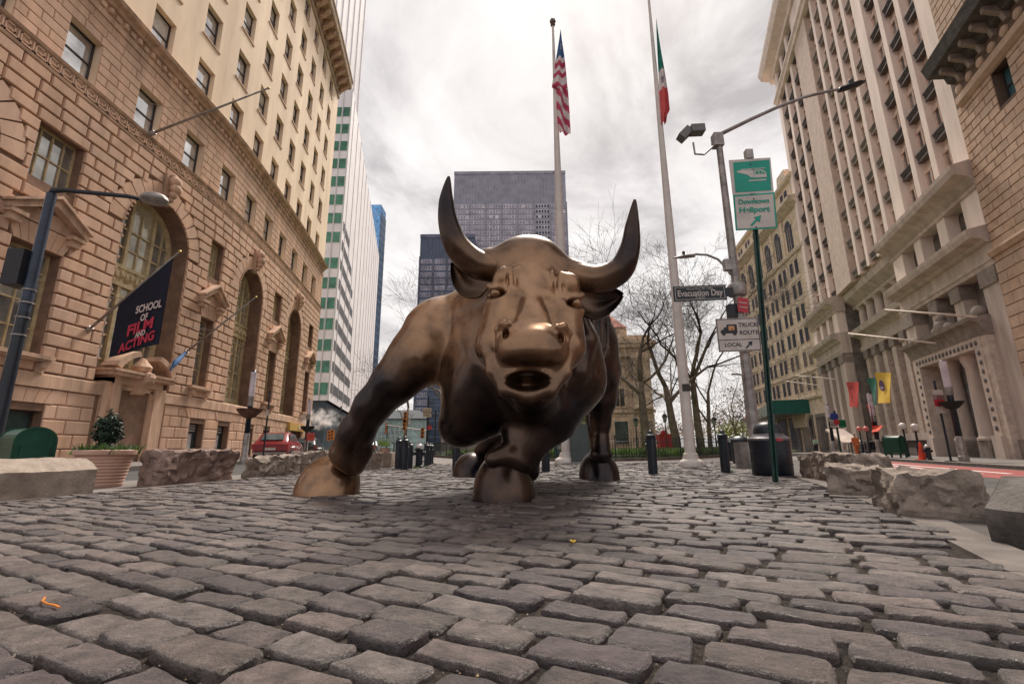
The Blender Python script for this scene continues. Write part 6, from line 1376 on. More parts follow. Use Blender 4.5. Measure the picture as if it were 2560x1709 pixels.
# --- rough stone benches
rough = mat('rough_granite', (0.40, 0.33, 0.28), 0.9, var=0.35, scale=6, bump=1.6, bscale=24, col2=(0.16, 0.125, 0.105), detail=9)
rough_r = mat('rough_granite_red', (0.36, 0.25, 0.21), 0.9, var=0.35, scale=5.0, bump=1.6, bscale=24, col2=(0.13, 0.085, 0.075), detail=9)
dress = mat('dressed_granite', (0.40, 0.33, 0.275), 0.85, var=0.25, scale=6, bump=0.7, bscale=45, col2=(0.24, 0.19, 0.155))
def stone(label, a, b, h, dep, side, m, seed, chamfer=0.0, amp=0.035):
    a, b = Vector(a), Vector(b); t = (b-a); L = t.length; t.normalize(); n = Vector((t.y, -t.x, 0))*side; T = tag(MB().build('tmp', m), '', '') if 0 else None
    gs_ = 0.035 if amp > 0.02 else 0.07; nx, ny, nz_ = max(6, int(L/gs_)), max(4, int(dep/gs_)), max(4, int(h/gs_)); m_ = MB(); idx = {}
    def P_(i, j, k):
        key = (i, j, k)
        if key in idx: return idx[key]
        u, v, w_ = i/nx, j/ny, k/nz_; p = a+t*(u*L)+n*(v*dep)+Vector((0, 0, w_*h))
        if chamfer and w_ > 1-chamfer and True: 
            f_ = (w_-(1-chamfer))/chamfer; vv = max(v, f_*0.42); p = a+t*(u*L)+n*(vv*dep)+Vector((0, 0, w_*h))
        # rounding of edges
        eu, ev, ew = abs(u-0.5)*2, abs(v-0.5)*2, abs(w_-0.5)*2
        q_ = Vector((p.x*2.6+seed, p.y*2.6, p.z*2.6)); nv = Vector((mnoise.noise(q_), mnoise.noise(q_+Vector((7, 3, 1))), mnoise.noise(q_+Vector((1, 9, 4)))))*amp*1.5
        q2 = q_*3.3; nv += Vector((mnoise.noise(q2), mnoise.noise(q2+Vector((7, 3, 1))), mnoise.noise(q2+Vector((1, 9, 4)))))*amp*0.9
        if amp > 0.02: q3 = q_*2.1; cr_ = max(0, 1-abs(mnoise.noise(q3))*5); nv -= (p-(a+t*L/2+n*dep/2+Vector((0, 0, h/2)))).normalized()*cr_*0.035; nv += Vector((mnoise.noise(q_*8), mnoise.noise(q_*8+Vector((7, 3, 1))), mnoise.noise(q_*8+Vector((1, 9, 4)))))*0.016
        rd_ = 0.035*(max(0, eu-0.8)+max(0, ev-0.8)+max(0, ew-0.85)); c_ = a+t*L/2+n*dep/2+Vector((0, 0, h/2)); p = p+nv*(0.25 if w_ == 0 else 1)+(c_-p)*rd_
        if w_ == 0: p.z = -0.05
        idx[key] = len(m_.v); m_.v.append(tuple(p)); return idx[key]
    for i in range(nx):
        for j in range(ny):
            m_.f.append((P_(i, j, nz_), P_(i+1, j, nz_), P_(i+1, j+1, nz_), P_(i, j+1, nz_))); 
        for k in range(nz_):
            m_.f.append((P_(i, 0, k), P_(i+1, 0, k), P_(i+1, 0, k+1), P_(i, 0, k+1))); m_.f.append((P_(i+1, ny, k), P_(i, ny, k), P_(i, ny, k+1), P_(i+1, ny, k+1)))
    for j in range(ny):
        for k in range(nz_):
            m_.f.append((P_(0, j+1, k), P_(0, j, k), P_(0, j, k+1), P_(0, j+1, k+1))); m_.f.append((P_(nx, j, k), P_(nx, j+1, k), P_(nx, j+1, k+1), P_(nx, j, k+1)))
    o = m_.build('stone_bench', m, smooth=True, at=tuple(a)); o.data.set_sharp_from_angle(angle=R(22 if amp > 0.02 else 38)); return tag(o, label, 'stone block', 'stone blocks edging the plaza')
def gz(px, py): p = G(px, py); return (p.x, p.y, 0)
stone('pale dressed stone block with sloping top edge at the far left before the green mailbox', (-6.0, 4.3, 0), gz(236, 1233), 0.45, 0.62, -1, dress, 1, 0.28, 0.010)
stone('rough reddish stone block right of the terracotta planter', gz(400, 1212), gz(588, 1198), 0.535, 0.55, -1, rough_r, 2, 0, 0.045)
stone('rough grey stone block just behind the bull left hoof', gz(640, 1193), gz(775, 1184), 0.40, 0.45, -1, rough, 3, 0, 0.05)
stone('rough stone block glimpsed behind the red car and the bull leg', gz(760, 1172), gz(880, 1168), 0.46, 0.6, -1, rough, 14, 0, 0.05)
stone('rough stone block seen between the bull leg and the bollard cluster', gz(880, 1176), gz(953, 1172), 0.42, 0.5, -1, rough, 4, 0, 0.035)
stone('small squarish stone block left of the bollard cluster under the bull', gz(957, 1169), gz(977, 1168), 0.42, 0.5, -1, dress, 5, 0, 0.02)
stone('low stone block right next to the bollard cluster under the bull', gz(979, 1163), gz(990, 1161), 0.4, 0.5, -1, dress, 6, 0, 0.02)
stone('pale stone block glimpsed behind the bull rear left hoof', gz(1160, 1172), gz(1190, 1172), 0.34, 0.4, -1, dress, 16, 0, 0.02)
stone('rough stone block right behind the black litter bin', gz(2000, 1192), gz(2105, 1207), 0.385, 0.7, -1, rough, 7, 0, 0.04)
stone('long rough stone block, middle of the right hand row', gz(2075, 1236), gz(2228, 1242), 0.30, 0.5, -1, rough, 8, 0, 0.035)
stone('large cracked rough stone block, second from the right edge', gz(2245, 1288), gz(2480, 1296), 0.315, 0.5, -1, rough, 9, 0, 0.035)
stone('dark dressed stone block with sloped top at the right edge', gz(2478, 1352), gz(2700, 1385), 0.335, 0.5, -1, mat('dark_granite', (0.13, 0.115, 0.105), 0.85, var=0.3, scale=5, bump=0.6, bscale=40), 10, 0.45, 0.008)

# --- terracotta planter with shrub
g = AT(256, 1180, 7.75); PT = thing('planter', 'ribbed terracotta planter between two stone blocks on the left', 'planter', (g.x, g.y, 0)); pc = (g.x, g.y, -0.03)
prof = [(0.27, 0)]
for k in range(9): z = 0.04+0.05*k; r_ = 0.27+0.10*(z/0.5); prof += [(r_+0.008, z), (r_+0.012, z+0.022), (r_, z+0.04)]
prof += [(0.385, 0.50), (0.41, 0.51), (0.415, 0.57), (0.39, 0.58), (0.36, 0.56), (0.355, 0.5), (0.02, 0.5)]
MB().lathe(prof, 28, pc).build('pot', mat('terracotta', (0.52, 0.325, 0.255), 0.8, var=0.08, scale=3, bump=0.15, bscale=60), PT, smooth=True, auto=50)
MB().lathe([(0.355, 0.515), (0.01, 0.53)], 20, pc).build('soil', mat('soil', (0.04, 0.028, 0.02), 0.95), PT)
shrub('planter_shrub', 'dark clipped evergreen shrub growing in the terracotta planter', (pc[0]-0.02, pc[1], 0.50), 0.25, 0.36, 2200, mat('leaf_dark', (0.025, 0.055, 0.035), 0.6, var=0.35, scale=6, island=0.4), sz=0.034, seed=9)
blades('planter_flowers', 'green and yellow spring flowers round the shrub in the planter', [(pc[0]+random.uniform(-1, 1)*0.36, pc[1]+random.uniform(-1, 1)*0.30, 0.48) for _ in range(420)], 0.06, 0.2, mat('leaf_spring', (0.12, 0.22, 0.04), 0.6, var=0.5, scale=8, island=0.5, col2=(0.05, 0.12, 0.05)), 0.012)
# --- mailbox: rounded relay box
def mailbox(label, c, rz_, s=1.0):
    T = thing('mailbox', label, 'mailbox', tuple(c), 'green relay mailboxes'); OFF[T.name] = (0, 0, 0); T.rotation_euler = (0, 0, rz_); T.scale = (s, s, s)
    pl = [(-0.28, 0.25), (0.28, 0.25), (0.28, 0.98)] + [(0.28*math.cos(PI*k/12), 0.98+0.24*math.sin(PI*k/12)) for k in range(1, 12)] + [(-0.28, 0.98)]
    MB().prism(pl, (0, -0.42, 0), (1, 0, 0), (0, 0, 1), (0, 0.84, 0)).build('body', mgreen, T)
    for y_ in (-0.42, 0.42):
        rim = MB(); n = len(pl)
        for k in range(n): (a, b), (c_, d) = pl[k], pl[(k+1) % n]; rim.obox(((a+c_)/2, y_, (b+d)/2), ((c_-a)/2, 0, (d-b)/2), (0, 0.012, 0), (-(d-b)*0.02/max(1e-3, math.hypot(c_-a, d-b)), 0, (c_-a)*0.02/max(1e-3, math.hypot(c_-a, d-b))))
        rim.build('rim', mgreen, T)
    for x_ in (-0.24, 0.24):
        for y_ in (-0.38, 0.38): MB().box(x_-0.035, x_+0.035, y_-0.035, y_+0.035, 0, 0.25).build('leg', mgreen, T)
    MB().box(-0.2, 0.2, -0.445, -0.432, 0.4, 0.9).build('door', mgreen, T)
    return T
mailbox('big green rounded mailbox behind the pale stone block at the left edge', (AT(68, 1100, 8.4).x, 8.4, -0.22), R(62), 0.95)
mailbox('green mailbox standing on the right pavement by the banner lamp', RPX(2238, 13.1), R(20), 1.15)

# --- litter bins
def bin_(label, c, r_, h, dome=True):
    T = thing('litter_bin', label, 'litter bin', tuple(c), 'black litter bins'); 
    MB().lathe([(r_*0.95, 0), (r_, 0.03), (r_, h*0.30), (r_*1.03, h*0.305), (r_*1.03, h*0.33), (r_, h*0.335), (r_, h*0.66), (r_*1.03, h*0.665), (r_*1.03, h*0.69), (r_, h*0.70), (r_*1.02, h)], 24, c).build('barrel', navy, T, smooth=True, auto=35)
    if dome:
        MB().lathe([(r_*1.05, h), (r_*1.05, h*1.06), (r_*0.78, h*1.16), (r_*0.74, h*1.2)], 24, c).build('collar', mat('bin_collar', (0.16, 0.15, 0.16), 0.4, 0.2), T, smooth=True, auto=35)
        MB().lathe([(r_*0.74, h*1.2), (r_*0.72, h*1.33), (r_*0.62, h*1.44), (r_*0.42, h*1.52), (r_*0.15, h*1.56), (0.004, h*1.565)], 24, c).build('dome', navy, T, smooth=True, auto=35)
        MB().box(c[0]-0.06, c[0]+0.05, c[1]-r_*1.07, c[1]-r_*1.03, h*0.98, h*1.05).build('label', redm, T)
    else: MB().lathe([(r_*1.06, h), (r_*0.9, h*1.08), (r_*0.5, h*1.16), (0.01, h*1.18)], 20, c).build('lid', navy, T, smooth=True, auto=35)
    return T
g = G(1945, 1190); bin_('black domed litter bin behind the green sign post', (g.x+0.08, g.y+0.3, 0), 0.34, 0.62)
g = G(1866, 1158); bin_('smaller black litter bin left of the concrete block', (g.x, g.y+0.3, 0), 0.26, 0.72, False)
g = G(1851, 1152); bin_('far black litter bin left of the concrete block, furthest away', (g.x, g.y+0.3, 0), 0.26, 0.66, False)
# --- cabinet and parks bin behind the bull
g = G(1455, 1158); gc = (g.x, g.y+0.35); CB = thing('utility_cabinet', 'plain grey green utility cabinet behind the left flagpole', 'cabinet', (gc[0], gc[1], 0))
cabm = mat('cabinet_green', (0.075, 0.095, 0.095), 0.6, var=0.12); MB().box(gc[0]-0.34, gc[0]+0.30, gc[1]-0.3, gc[1]+0.3, 0.05, 1.32).build('body', cabm, CB); MB().box(gc[0]-0.30, gc[0]+0.26, gc[1]-0.315, gc[1]-0.303, 0.12, 1.25).build('door', cabm, CB); MB().box(gc[0]-0.36, gc[0]+0.32, gc[1]-0.32, gc[1]+0.32, 0, 0.05).build('base', conc, CB)
g = G(1400, 1152); PB = thing('parks_bin', 'dark green bin with a round white leaf emblem left of the left flagpole', 'litter bin', (g.x, g.y+0.3, 0))
MB().box(g.x-0.17, g.x+0.17, g.y+0.1, g.y+0.45, 0, 0.80).build('body', mat('bin_green', (0.012, 0.07, 0.07), 0.5), PB); MB().box(g.x-0.19, g.x+0.19, g.y+0.08, g.y+0.47, 0.80, 0.88).build('lid', mat('bin_blue', (0.05, 0.07, 0.22), 0.5), PB)
ln_ = [(0.095*math.cos(2*PI*k/20), 0.095*math.sin(2*PI*k/20)) for k in range(20)]
MB().prism(ln_, (g.x+0.01, g.y+0.098, 0.54), (1, 0, 0), (0, 0, 1), (0, -0.004, 0)).build('emblem', signw, PB); MB().prism([(a*0.82, b*0.82) for a, b in ln_], (g.x+0.01, g.y+0.092, 0.54), (1, 0, 0), (0, 0, 1), (0, -0.003, 0)).build('emblem_ground', mat('bin_green', (0.012, 0.07, 0.07)), PB)
lf = [(0, 0.065), (0.018, 0.03), (0.055, 0.035), (0.04, 0.0), (0.06, -0.03), (0.015, -0.03), (0.004, -0.065), (-0.004, -0.065), (-0.015, -0.03), (-0.06, -0.03), (-0.04, 0.0), (-0.055, 0.035), (-0.018, 0.03)]
MB().prism(lf, (g.x+0.01, g.y+0.087, 0.54), (1, 0, 0), (0, 0, 1), (0, -0.003, 0)).build('leaf', signw, PB)
for z in (0.36, 0.33): MB().box(g.x-0.06, g.x+0.05, g.y+0.09, g.y+0.098, z, z+0.015).build('text_line', signw, PB)
# --- red booth and park lamps behind the railing
p = tb(1662, 42); RB = thing('red_booth', 'small red booth on the lawn behind the railing', 'booth', tuple(p))
rz_ = AT(1662, 1103, 42).z; rt_ = AT(1662, 1085, 42).z; MB().box(p.x-0.55, p.x+0.55, 41.5, 42.5, 0.05, rt_).build('body', mat('booth_red', (0.50, 0.03, 0.05), 0.5), RB); MB().box(p.x-0.22, p.x+0.22, 41.8, 42.2, rt_, rt_+0.3).build('top_box', mat('booth_red', (0.50, 0.03, 0.05)), RB); MB().box(p.x-0.62, p.x+0.62, 41.4, 42.6, rt_-0.06, rt_).build('roof', mat('booth_red', (0.50, 0.03, 0.05)), RB)
def park_lamp(label, p, h):
    T = thing('park_lamp', label, 'park lamp', tuple(p), 'black lantern lamps in the park'); MB().lathe([(0.14, 0), (0.1, 0.4), (0.05, 0.6), (0.04, h-0.5), (0.1, h-0.45)], 8, p).build('post', iron, T)
    MB().lathe([(0.10, h-0.45), (0.19, h-0.05)], 6, p).build('lantern', mat('lantern_glass', (0.20, 0.22, 0.22), 0.2), T); MB().lathe([(0.24, h-0.05), (0.12, h+0.18), (0.04, h+0.22), (0.03, h+0.4), (0.003, h+0.42)], 6, p).build('cap', iron, T)
for px, py, Y, lb in ((1593, 1052, 34, 'black park lamp left of the nearest tree'), (1667, 1042, 36, 'black park lamp above the red booth'), (1791, 1050, 36, 'black park lamp left of the street sign pole')):
    park_lamp(lb, tb(px, Y), AT(px, py, Y).z)

# --- slim lamp posts with white sleeves and hanging bowls
def sleeve_lamp(label, base, zs0, zs1, top, r_=0.10, bowl=None, bowl_m=None, arm=None):
    T = thing('lamp_post', label, 'lamp post', tuple(base), 'lamp posts with white sleeves'); z0 = base[2]
    MB().lathe([(r_*1.5, 0), (r_*1.5, 0.25), (r_*1.2, 0.3), (r_*1.15, 1.15), (r_, 1.2)], 12, base).build('base', galv, T, smooth=True, auto=35)
    MB().lathe([(r_, 1.2), (r_*0.85, top)], 12, base).build('post', navy, T, smooth=True)
    MB().lathe([(r_*1.1, zs0), (r_*1.1, zs1)], 12, base).build('sleeve', mat('sleeve', (0.66, 0.58, 0.64), 0.6), T, smooth=True, auto=40); MB().lathe([(r_*1.12, zs0-0.4), (r_*1.12, zs0)], 12, base).build('sleeve_band', galv, T, smooth=True, auto=40)
    if bowl: MB().lathe([(r_, bowl-0.38), (0.26, bowl-0.3), (0.42, bowl-0.12), (0.5, bowl), (0.46, bowl), (0.1, bowl-0.05)], 16, base).build('bowl', bowl_m, T, smooth=True, auto=40)
    if arm: MB().tube([(base[0], base[1], top+z0), (base[0]+0.1, base[1], top+z0+0.5), (base[0]-0.6, base[1], top+z0+0.9), (base[0]-1.3, base[1], top+z0+0.95)], 0.04, 6).build('arm', galv, T)
    return T
bowlb = mat('bowl_brown', (0.17, 0.085, 0.06), 0.8, var=0.3, scale=6); bowld = mat('bowl_dark', (0.02, 0.022, 0.018), 0.8)
def fit(px, Y, py): return AT(px, py, Y).z
Lp = Vector((AT(613, 1120, 19).x, 19, 0.0)); sleeve_lamp('lamp post with white sleeve and brown bowl before the arches', tuple(Lp), fit(627, 19, 990), fit(630, 19, 930), fit(630, 19, 925), 0.10, fit(620, 19, 1022), bowlb)
Lq = Vector((AT(765, 1110, 33).x, 33, 0.0)); sleeve_lamp('lamp post with white sleeve at the far corner of the sandstone building', tuple(Lq), fit(775, 33, 1035), fit(778, 33, 1000), fit(778, 33, 998), 0.12, fit(772, 33, 1065), bowld)
lamps_r = [(2405, 12.6, 965, 895, 1003, 'lamp post with dark bowl before the portal on the right pavement'), (2198, 12.6, 1040, 985, None, 'lamp post carrying coloured banners on the right pavement'), (2086, 12.6, 1045, 1015, None, 'lamp post with subway signs beside the green shed')]
LPOS = []
for px, d_, ys0, ys1, yb_, lb in lamps_r:
    b_ = RPX(px, d_); LPOS.append(b_); zz = lambda py: AD(px-25, py, d_).z-RZ
    sleeve_lamp(lb, tuple(b_), zz(ys0), zz(ys1), zz(ys1-3), 0.14, zz(yb_) if yb_ else None, bowld)
# sign posts
def sign_pole(label, base, h, r_, m=navy):
    T = thing('sign_pole', label, 'sign pole', tuple(base)); MB().lathe([(r_*5, 0), (r_*5, 0.03), (r_, 0.05), (r_, h)], 8, base).build('pole', m, T); return T
b_ = Vector((AT(662, 1100, 20).x, 20, 0.0)); T = sign_pole('thin dark sign pole right of the brown bowl lamp', b_, fit(672, 20, 975), 0.035); MB().obox((b_.x, b_.y-0.04, fit(668, 20, 1032)), (0.04, 0, 0), (0, 0.01, 0), (0, 0, 0.13)).build('plate', signw, T); 
b_ = RPX(2372, 12.25); zt_ = AD(2340, 950, 12.25).z-RZ; T = sign_pole('sign pole with red parking plates by the portal lamp', b_, zt_, 0.05)
for zz_, hh_, mm in ((AD(2350, 985, 12.25).z, 0.24, signw), (AD(2352, 1000, 12.25).z, 0.28, redm), (AD(2355, 1024, 12.25).z, 0.16, signw)): MB().obox(b_+Vector((-0.02, -0.08, zz_-RZ)), RS*-0.02+Vector((0.27, 0.02, 0)), (0, 0.01, 0), (0, 0, hh_)).build('plate', mm, T)
# subway totem
b_ = LPOS[2]+Vector((0.35, -0.3, 0)); T = sign_pole('pole with round blue subway sign and green plates by the green shed', b_, AD(2090, 1020, 12.4).z-RZ, 0.09, pgreen)
zq_ = AD(2085, 1038, 12.4).z; MB().prism([(0.36*math.cos(2*PI*k/16), 0.36*math.sin(2*PI*k/16)) for k in range(16)], b_+Vector((-0.2, -0.2, zq_-RZ)), (1, 0, 0), (0, 0, 1), (0, 0.03, 0)).build('round_sign', mat('sign_blue', (0.03, 0.06, 0.30), 0.5), T)
MB().prism([(0, 0.32), (0.32, 0), (0, -0.32), (-0.32, 0)], b_+Vector((-0.1, -0.22, zq_-0.5-RZ)), (1, 0, 0), (0, 0, 1), (0, 0.02, 0)).build('diamond_sign', redm, T)
for k_, zz_ in enumerate((1050, 1056, 1062)): 
    for dx_, mm in ((-0.45, signw), (0.5, mat('sign_green', (0.01, 0.22, 0.10), 0.5))): MB().box(b_.x+dx_*0.8-0.32, b_.x+dx_*0.8+0.32, b_.y-0.2, b_.y-0.17, AD(2090, zz_, 12.4).z-0.14, AD(2090, zz_, 12.4).z+0.14).build('line_plate', mm, T)
# banners on the middle lamp and the wall
def banner(label, pts, D, m, name='banner'):
    q_ = [AD(a, b, D) for a, b in pts]; f_ = lambda u, v: (q_[0].lerp(q_[1], u)).lerp(q_[3].lerp(q_[2], u), v)+RN*0.10*math.sin(v*3+u*2)
    o = MB().sheet(f_, 8, 16); n = len(o.v); o.v += [tuple(Vector(p)+RN*0.02) for p in o.v]; o.f += [tuple(reversed([i+n for i in f])) for f in o.f[:128]]; o = o.build(name, m, smooth=True); return tag(o, label, 'banner'), q_
zb2 = lambda l: [(2050+a/5.227, 880+b/5.227) for a, b in l]
o, q_ = banner('yellow banner with a dark round emblem on the banner lamp', zb2([(712, 268), (902, 268), (948, 662), (755, 666)]), 12.3, mat('banner_yellow', (0.72, 0.47, 0.06), 0.7, var=0.06))
uu = (q_[1]-q_[0]).normalized(); c3 = (q_[0]+q_[1])/2*0.58+(q_[2]+q_[3])/2*0.42-RN*0.06; OFF[o.name] = (0, 0, 0)
MB().prism([(0.42*math.cos(2*PI*k/18), 0.36*math.sin(2*PI*k/18)) for k in range(18)], c3, uu, (0, 0, 1), -RN*0.01).build('emblem', mat('emblem_purple', (0.10, 0.03, 0.10), 0.7), o); MB().prism([(0.26*math.cos(PI+PI*k/12), 0.16*math.sin(PI+PI*k/12)-0.08) for k in range(13)], c3-RN*0.013, uu, (0, 0, 1), -RN*0.008).build('emblem_patch', mat('emblem_pale', (0.45, 0.40, 0.55), 0.7), o)
banner('dark green banner half hidden behind the yellow banner', zb2([(600, 340), (716, 336), (760, 690), (700, 690)]), 12.5, mat('banner_green', (0.01, 0.13, 0.09), 0.7))
o, q_ = banner('red vertical banner with dark letters hanging on the tower base', zb2([(340, 392), (490, 390), (520, 712), (382, 715)]), 15.2, mat('banner_red', (0.52, 0.045, 0.04), 0.7, var=0.08)); OFF[o.name] = (0, 0, 0)
uu = (q_[1]-q_[0]).normalized(); dk_ = mat('banner_ink', (0.10, 0.015, 0.015), 0.7)
for ch_, f_ in (('M', 0.22), ('I', 0.42), ('N', 0.58), ('E', 0.74)): text_on(ch_, 0.55, dk_, o, ((q_[0]+q_[1])/2).lerp((q_[2]+q_[3])/2, f_)-RN*0.08-uu*0.05, uu, (0, 0, 1), 0.01)
banner('slim red feather banner leaning on the banner lamp', zb2([(605, 680), (640, 690), (725, 1085), (700, 1085)]), 12.4, mat('banner_coral', (0.62, 0.10, 0.09), 0.7))
o, q_ = banner('small orange red notice board on the banner lamp', zb2([(668, 960), (795, 960), (795, 1035), (668, 1040)]), 12.2, mat('banner_orange', (0.68, 0.08, 0.04), 0.7), 'notice_board')
# globe lamps, entrance posts, cone, rails
globe = mat('globe_white', (0.80, 0.74, 0.72), 0.3); globe_r = mat('globe_red', (0.70, 0.20, 0.18), 0.3)
for px, D, pt, m_, lb in ((2268, 14.6, 1072, globe, 'white globe lamp left of the pair at the stair rail'), (2298, 13.6, 1076, globe, 'white globe lamp right of the pair at the stair rail'), (2157, 14.6, 1078, globe_r, 'red topped globe post nearest the orange worker'), (2174, 14.6, 1078, globe_r, 'red topped globe post left of the mailbox')):
    b_ = RPX(px, D); h_ = AD(px-8, pt, D).z-RZ; T = thing('globe_lamp', lb, 'lamp', tuple(b_), 'globe lamps at the subway stairs'); MB().lathe([(0.11, 0), (0.1, h_*0.45), (0.06, h_*0.5), (0.05, h_)], 8, b_).build('post', navy, T); MB().lathe([(0.22*math.sin(PI*k/8)+0.003, h_+0.22-0.22*math.cos(PI*k/8)) for k in range(9)], 12, b_).build('globe', m_, T, smooth=True)
b_ = RPX(2303, 12.3); T = thing('traffic_cone', 'orange traffic cone beside the hydrant on the right pavement', 'cone', tuple(b_)); com = mat('cone_orange', (0.70, 0.07, 0.03), 0.6); MB().lathe([(0.19, 0.04), (0.05, 0.95), (0.03, 0.96)], 12, b_).build('cone', com, T, smooth=True, auto=40); MB().box(b_.x-0.24, b_.x+0.24, b_.y-0.24, b_.y+0.24, b_.z, b_.z+0.04).build('foot', com, T)
SR = thing('stair_railing', 'dark stair railing with sloping pale coping before the tower base', 'railing', tuple(RPX(2285, 14.8)))
for k in range(9): b_ = RP(46.5+0.9*k, 14.8, RZ); MB().lathe([(0.04, 0), (0.04, 1.1)], 6, b_).build('baluster', navy, SR)
for z in (0.35, 1.1): MB().tube([RP(46.5, 14.8, RZ+z), RP(53.7, 14.8, RZ+z)], 0.04, 6).build('rail', navy, SR)
MB().obox(RP(55.5, 15.0, RZ+1.7), RS*2.6+Vector((0, 0, 0.7)), RN*0.8, (0, 0, 0.10)).build('coping', gr_a, SR)
# sidewalk shed
SD = thing('sidewalk_shed', 'green sidewalk shed on scaffold posts beside the tower base', 'shed', tuple(RP(84, 15, RZ)))
gsh = mat('shed_green', (0.008, 0.105, 0.085), 0.6, var=0.1); gsh2 = mat('shed_grey', (0.22, 0.27, 0.24), 0.6, var=0.15)
MB().obox(RP(82, 14.4, RZ+5.2), RS*8, RN*2.2, (0, 0, 0.10)).build('deck', galv, SD); MB().obox(RP(73.9, 14.2, RZ+6.1), RS*0.05, RN*2.5, (0, 0, 0.95)).build('front_board', gsh, SD); MB().obox(RP(82, 12.1, RZ+6.0), RS*8, RN*0.04, (0, 0, 0.8)).build('side_board', gsh2, SD); MB().obox(RP(100, 11.6, RZ+5.6), RS*10, RN*0.04, (0, 0, 0.7)).build('side_board', gsh2, SD)
for s_ in (74.2, 77.5, 81, 85, 89, 95, 101, 107):
    for d_ in (12.2, 16.3):
        MB().lathe([(0.07, 0), (0.07, 5.2)], 6, RP(s_, d_, RZ)).build('scaffold_post', galv, SD)
    MB().tube([RP(s_, 12.2, RZ+1.6), RP(s_+3.3, 12.2, RZ+1.6)], 0.04, 5).build('scaffold_tube', galv, SD); MB().tube([RP(s_, 12.2, RZ+3.4), RP(s_+3.3, 12.2, RZ+5.0)], 0.04, 5).build('scaffold_tube', galv, SD)
# --- pole flags on the left facade
def pole3(label, a, b, r_=0.05):
    T = thing('wall_flagpole', label, 'flagpole', tuple(a), 'poles slanting out from the facades'); a, b = Vector(a), Vector(b); MB().tube([a, b], [r_, r_*0.6], 8).build('pole', galv, T, smooth=True)
    d_ = (b-a).normalized(); MB().lathe([(r_*1.1*math.sin(PI*k/6)+0.002, -r_*1.1*math.cos(PI*k/6)) for k in range(7)], 8, b+d_*r_).build('finial', mat('gilt', (0.55, 0.42, 0.15), 0.4, 0.6), T, smooth=True); MB().tube([a-d_*0.05, a+d_*0.25], r_*1.7, 8).build('socket', galv, T)
    MB().tube([a+Vector((0, -0.3, 1.4)), a.lerp(b, 0.42)], 0.012, 4).build('stay', galv, T); return T
a1, b1 = AX(218, 827, -16.62), AX(447, 631, -12.6); pole3('slanting wall flagpole carrying the film school flag', a1, b1, 0.055)
a2, b2 = AX(459, 885, -16.6), AX(638, 744, -12.8); pole3('slanting wall flagpole with furled cloth right of the film school flag', a2, b2)
a3, b3 = AX(374, 336, -16.45), AX(668, 222, -11.5); pole3('long slanting flagpole above the key patterned band', a3, b3, 0.06)
# film school flag
t0 = min((i/200 for i in range(201)), key=lambda t: (abs((lambda p: 1280+FPX*(p-Vector(EYE)).dot(Vector(RT))/(p-Vector(EYE)).dot(Vector(FW)))(a1.lerp(b1, t))-298)))
t1 = min((i/200 for i in range(201)), key=lambda t: (abs((lambda p: 1280+FPX*(p-Vector(EYE)).dot(Vector(RT))/(p-Vector(EYE)).dot(Vector(FW)))(a1.lerp(b1, t))-434)))
A_, B_ = a1.lerp(b1, t0), a1.lerp(b1, t1)
zA = AT(290, 893, A_.y).z; zB = AT(424, 860, B_.y).z
def ff(u, v): p = A_.lerp(B_, u); z = p.z-0.05+( (zA+(zB-zA)*u) - p.z+0.05)*v; return Vector((p.x, p.y+0.05*math.sin(u*6)*v, z))
fs = MB().sheet(ff, 16, 12); n = len(fs.v); fs.v += [(x, y-0.012, z) for x, y, z in fs.v]; fs.f += [tuple(reversed([i+n for i in f])) for f in fs.f[:192]]
FF = fs.build('flag', mat('flag_navy', (0.010, 0.014, 0.032), 0.85, var=0.1), smooth=True); tag(FF, 'navy flag lettered School of Film and Acting hanging from a slanting wall pole', 'flag'); OFF[FF.name] = (0, 0, 0)
uh = Vector((B_.x-A_.x, B_.y-A_.y, 0)).normalized(); nn = uh.cross(Vector((0, 0, 1)))
fw_ = mat('flag_print_white', (0.70, 0.60, 0.60), 0.8); fr_ = mat('flag_print_red', (0.60, 0.05, 0.10), 0.8); wdt = math.hypot(B_.x-A_.x, B_.y-A_.y)
if nn.y > 0: nn = -nn
tot = zA-0.0
def put(bd, u, v, s, m_, bold, sl, sx): text_on(bd, s, m_, FF, ff(u, v)+Vector((0.05, -0.10, 0)), Vector((uh.x, uh.y, sl)), (0, 0, 1), bold, sx)
Hh = A_.z-zA
put('SCHOOL', 0.68, 0.47, 0.31*Hh/1.6, fw_, 0.012, 0.12, 0.50*wdt/1.6); put('OF', 0.62, 0.585, 0.27*Hh/1.6, fw_, 0.012, 0.12, 0.5*wdt/1.6); put('FILM', 0.57, 0.70, 0.44*Hh/1.6, fr_, 0.018, 0.2, 0.74*wdt/1.6); put('AND', 0.60, 0.80, 0.20*Hh/1.6, fw_, 0.010, 0.2, 0.55*wdt/1.6); put('ACTING', 0.55, 0.90, 0.36*Hh/1.6, fr_, 0.016, 0.25, 0.64*wdt/1.6)
furl = [a2+Vector((0.05, 0, -0.05)), AX(432, 910, -15.8), AX(425, 925, -15.7), AX(440, 905, -15.6)]
o = MB().tube([a2+(b2-a2)*0.04, AX(440, 905, -15.9), AX(425, 926, -15.7)], [0.05, 0.13, 0.03], 7).build('furled_flag', fblu, smooth=True); tag(o, 'furled dark blue flag end hanging at the wall pole right of the film school flag', 'flag')
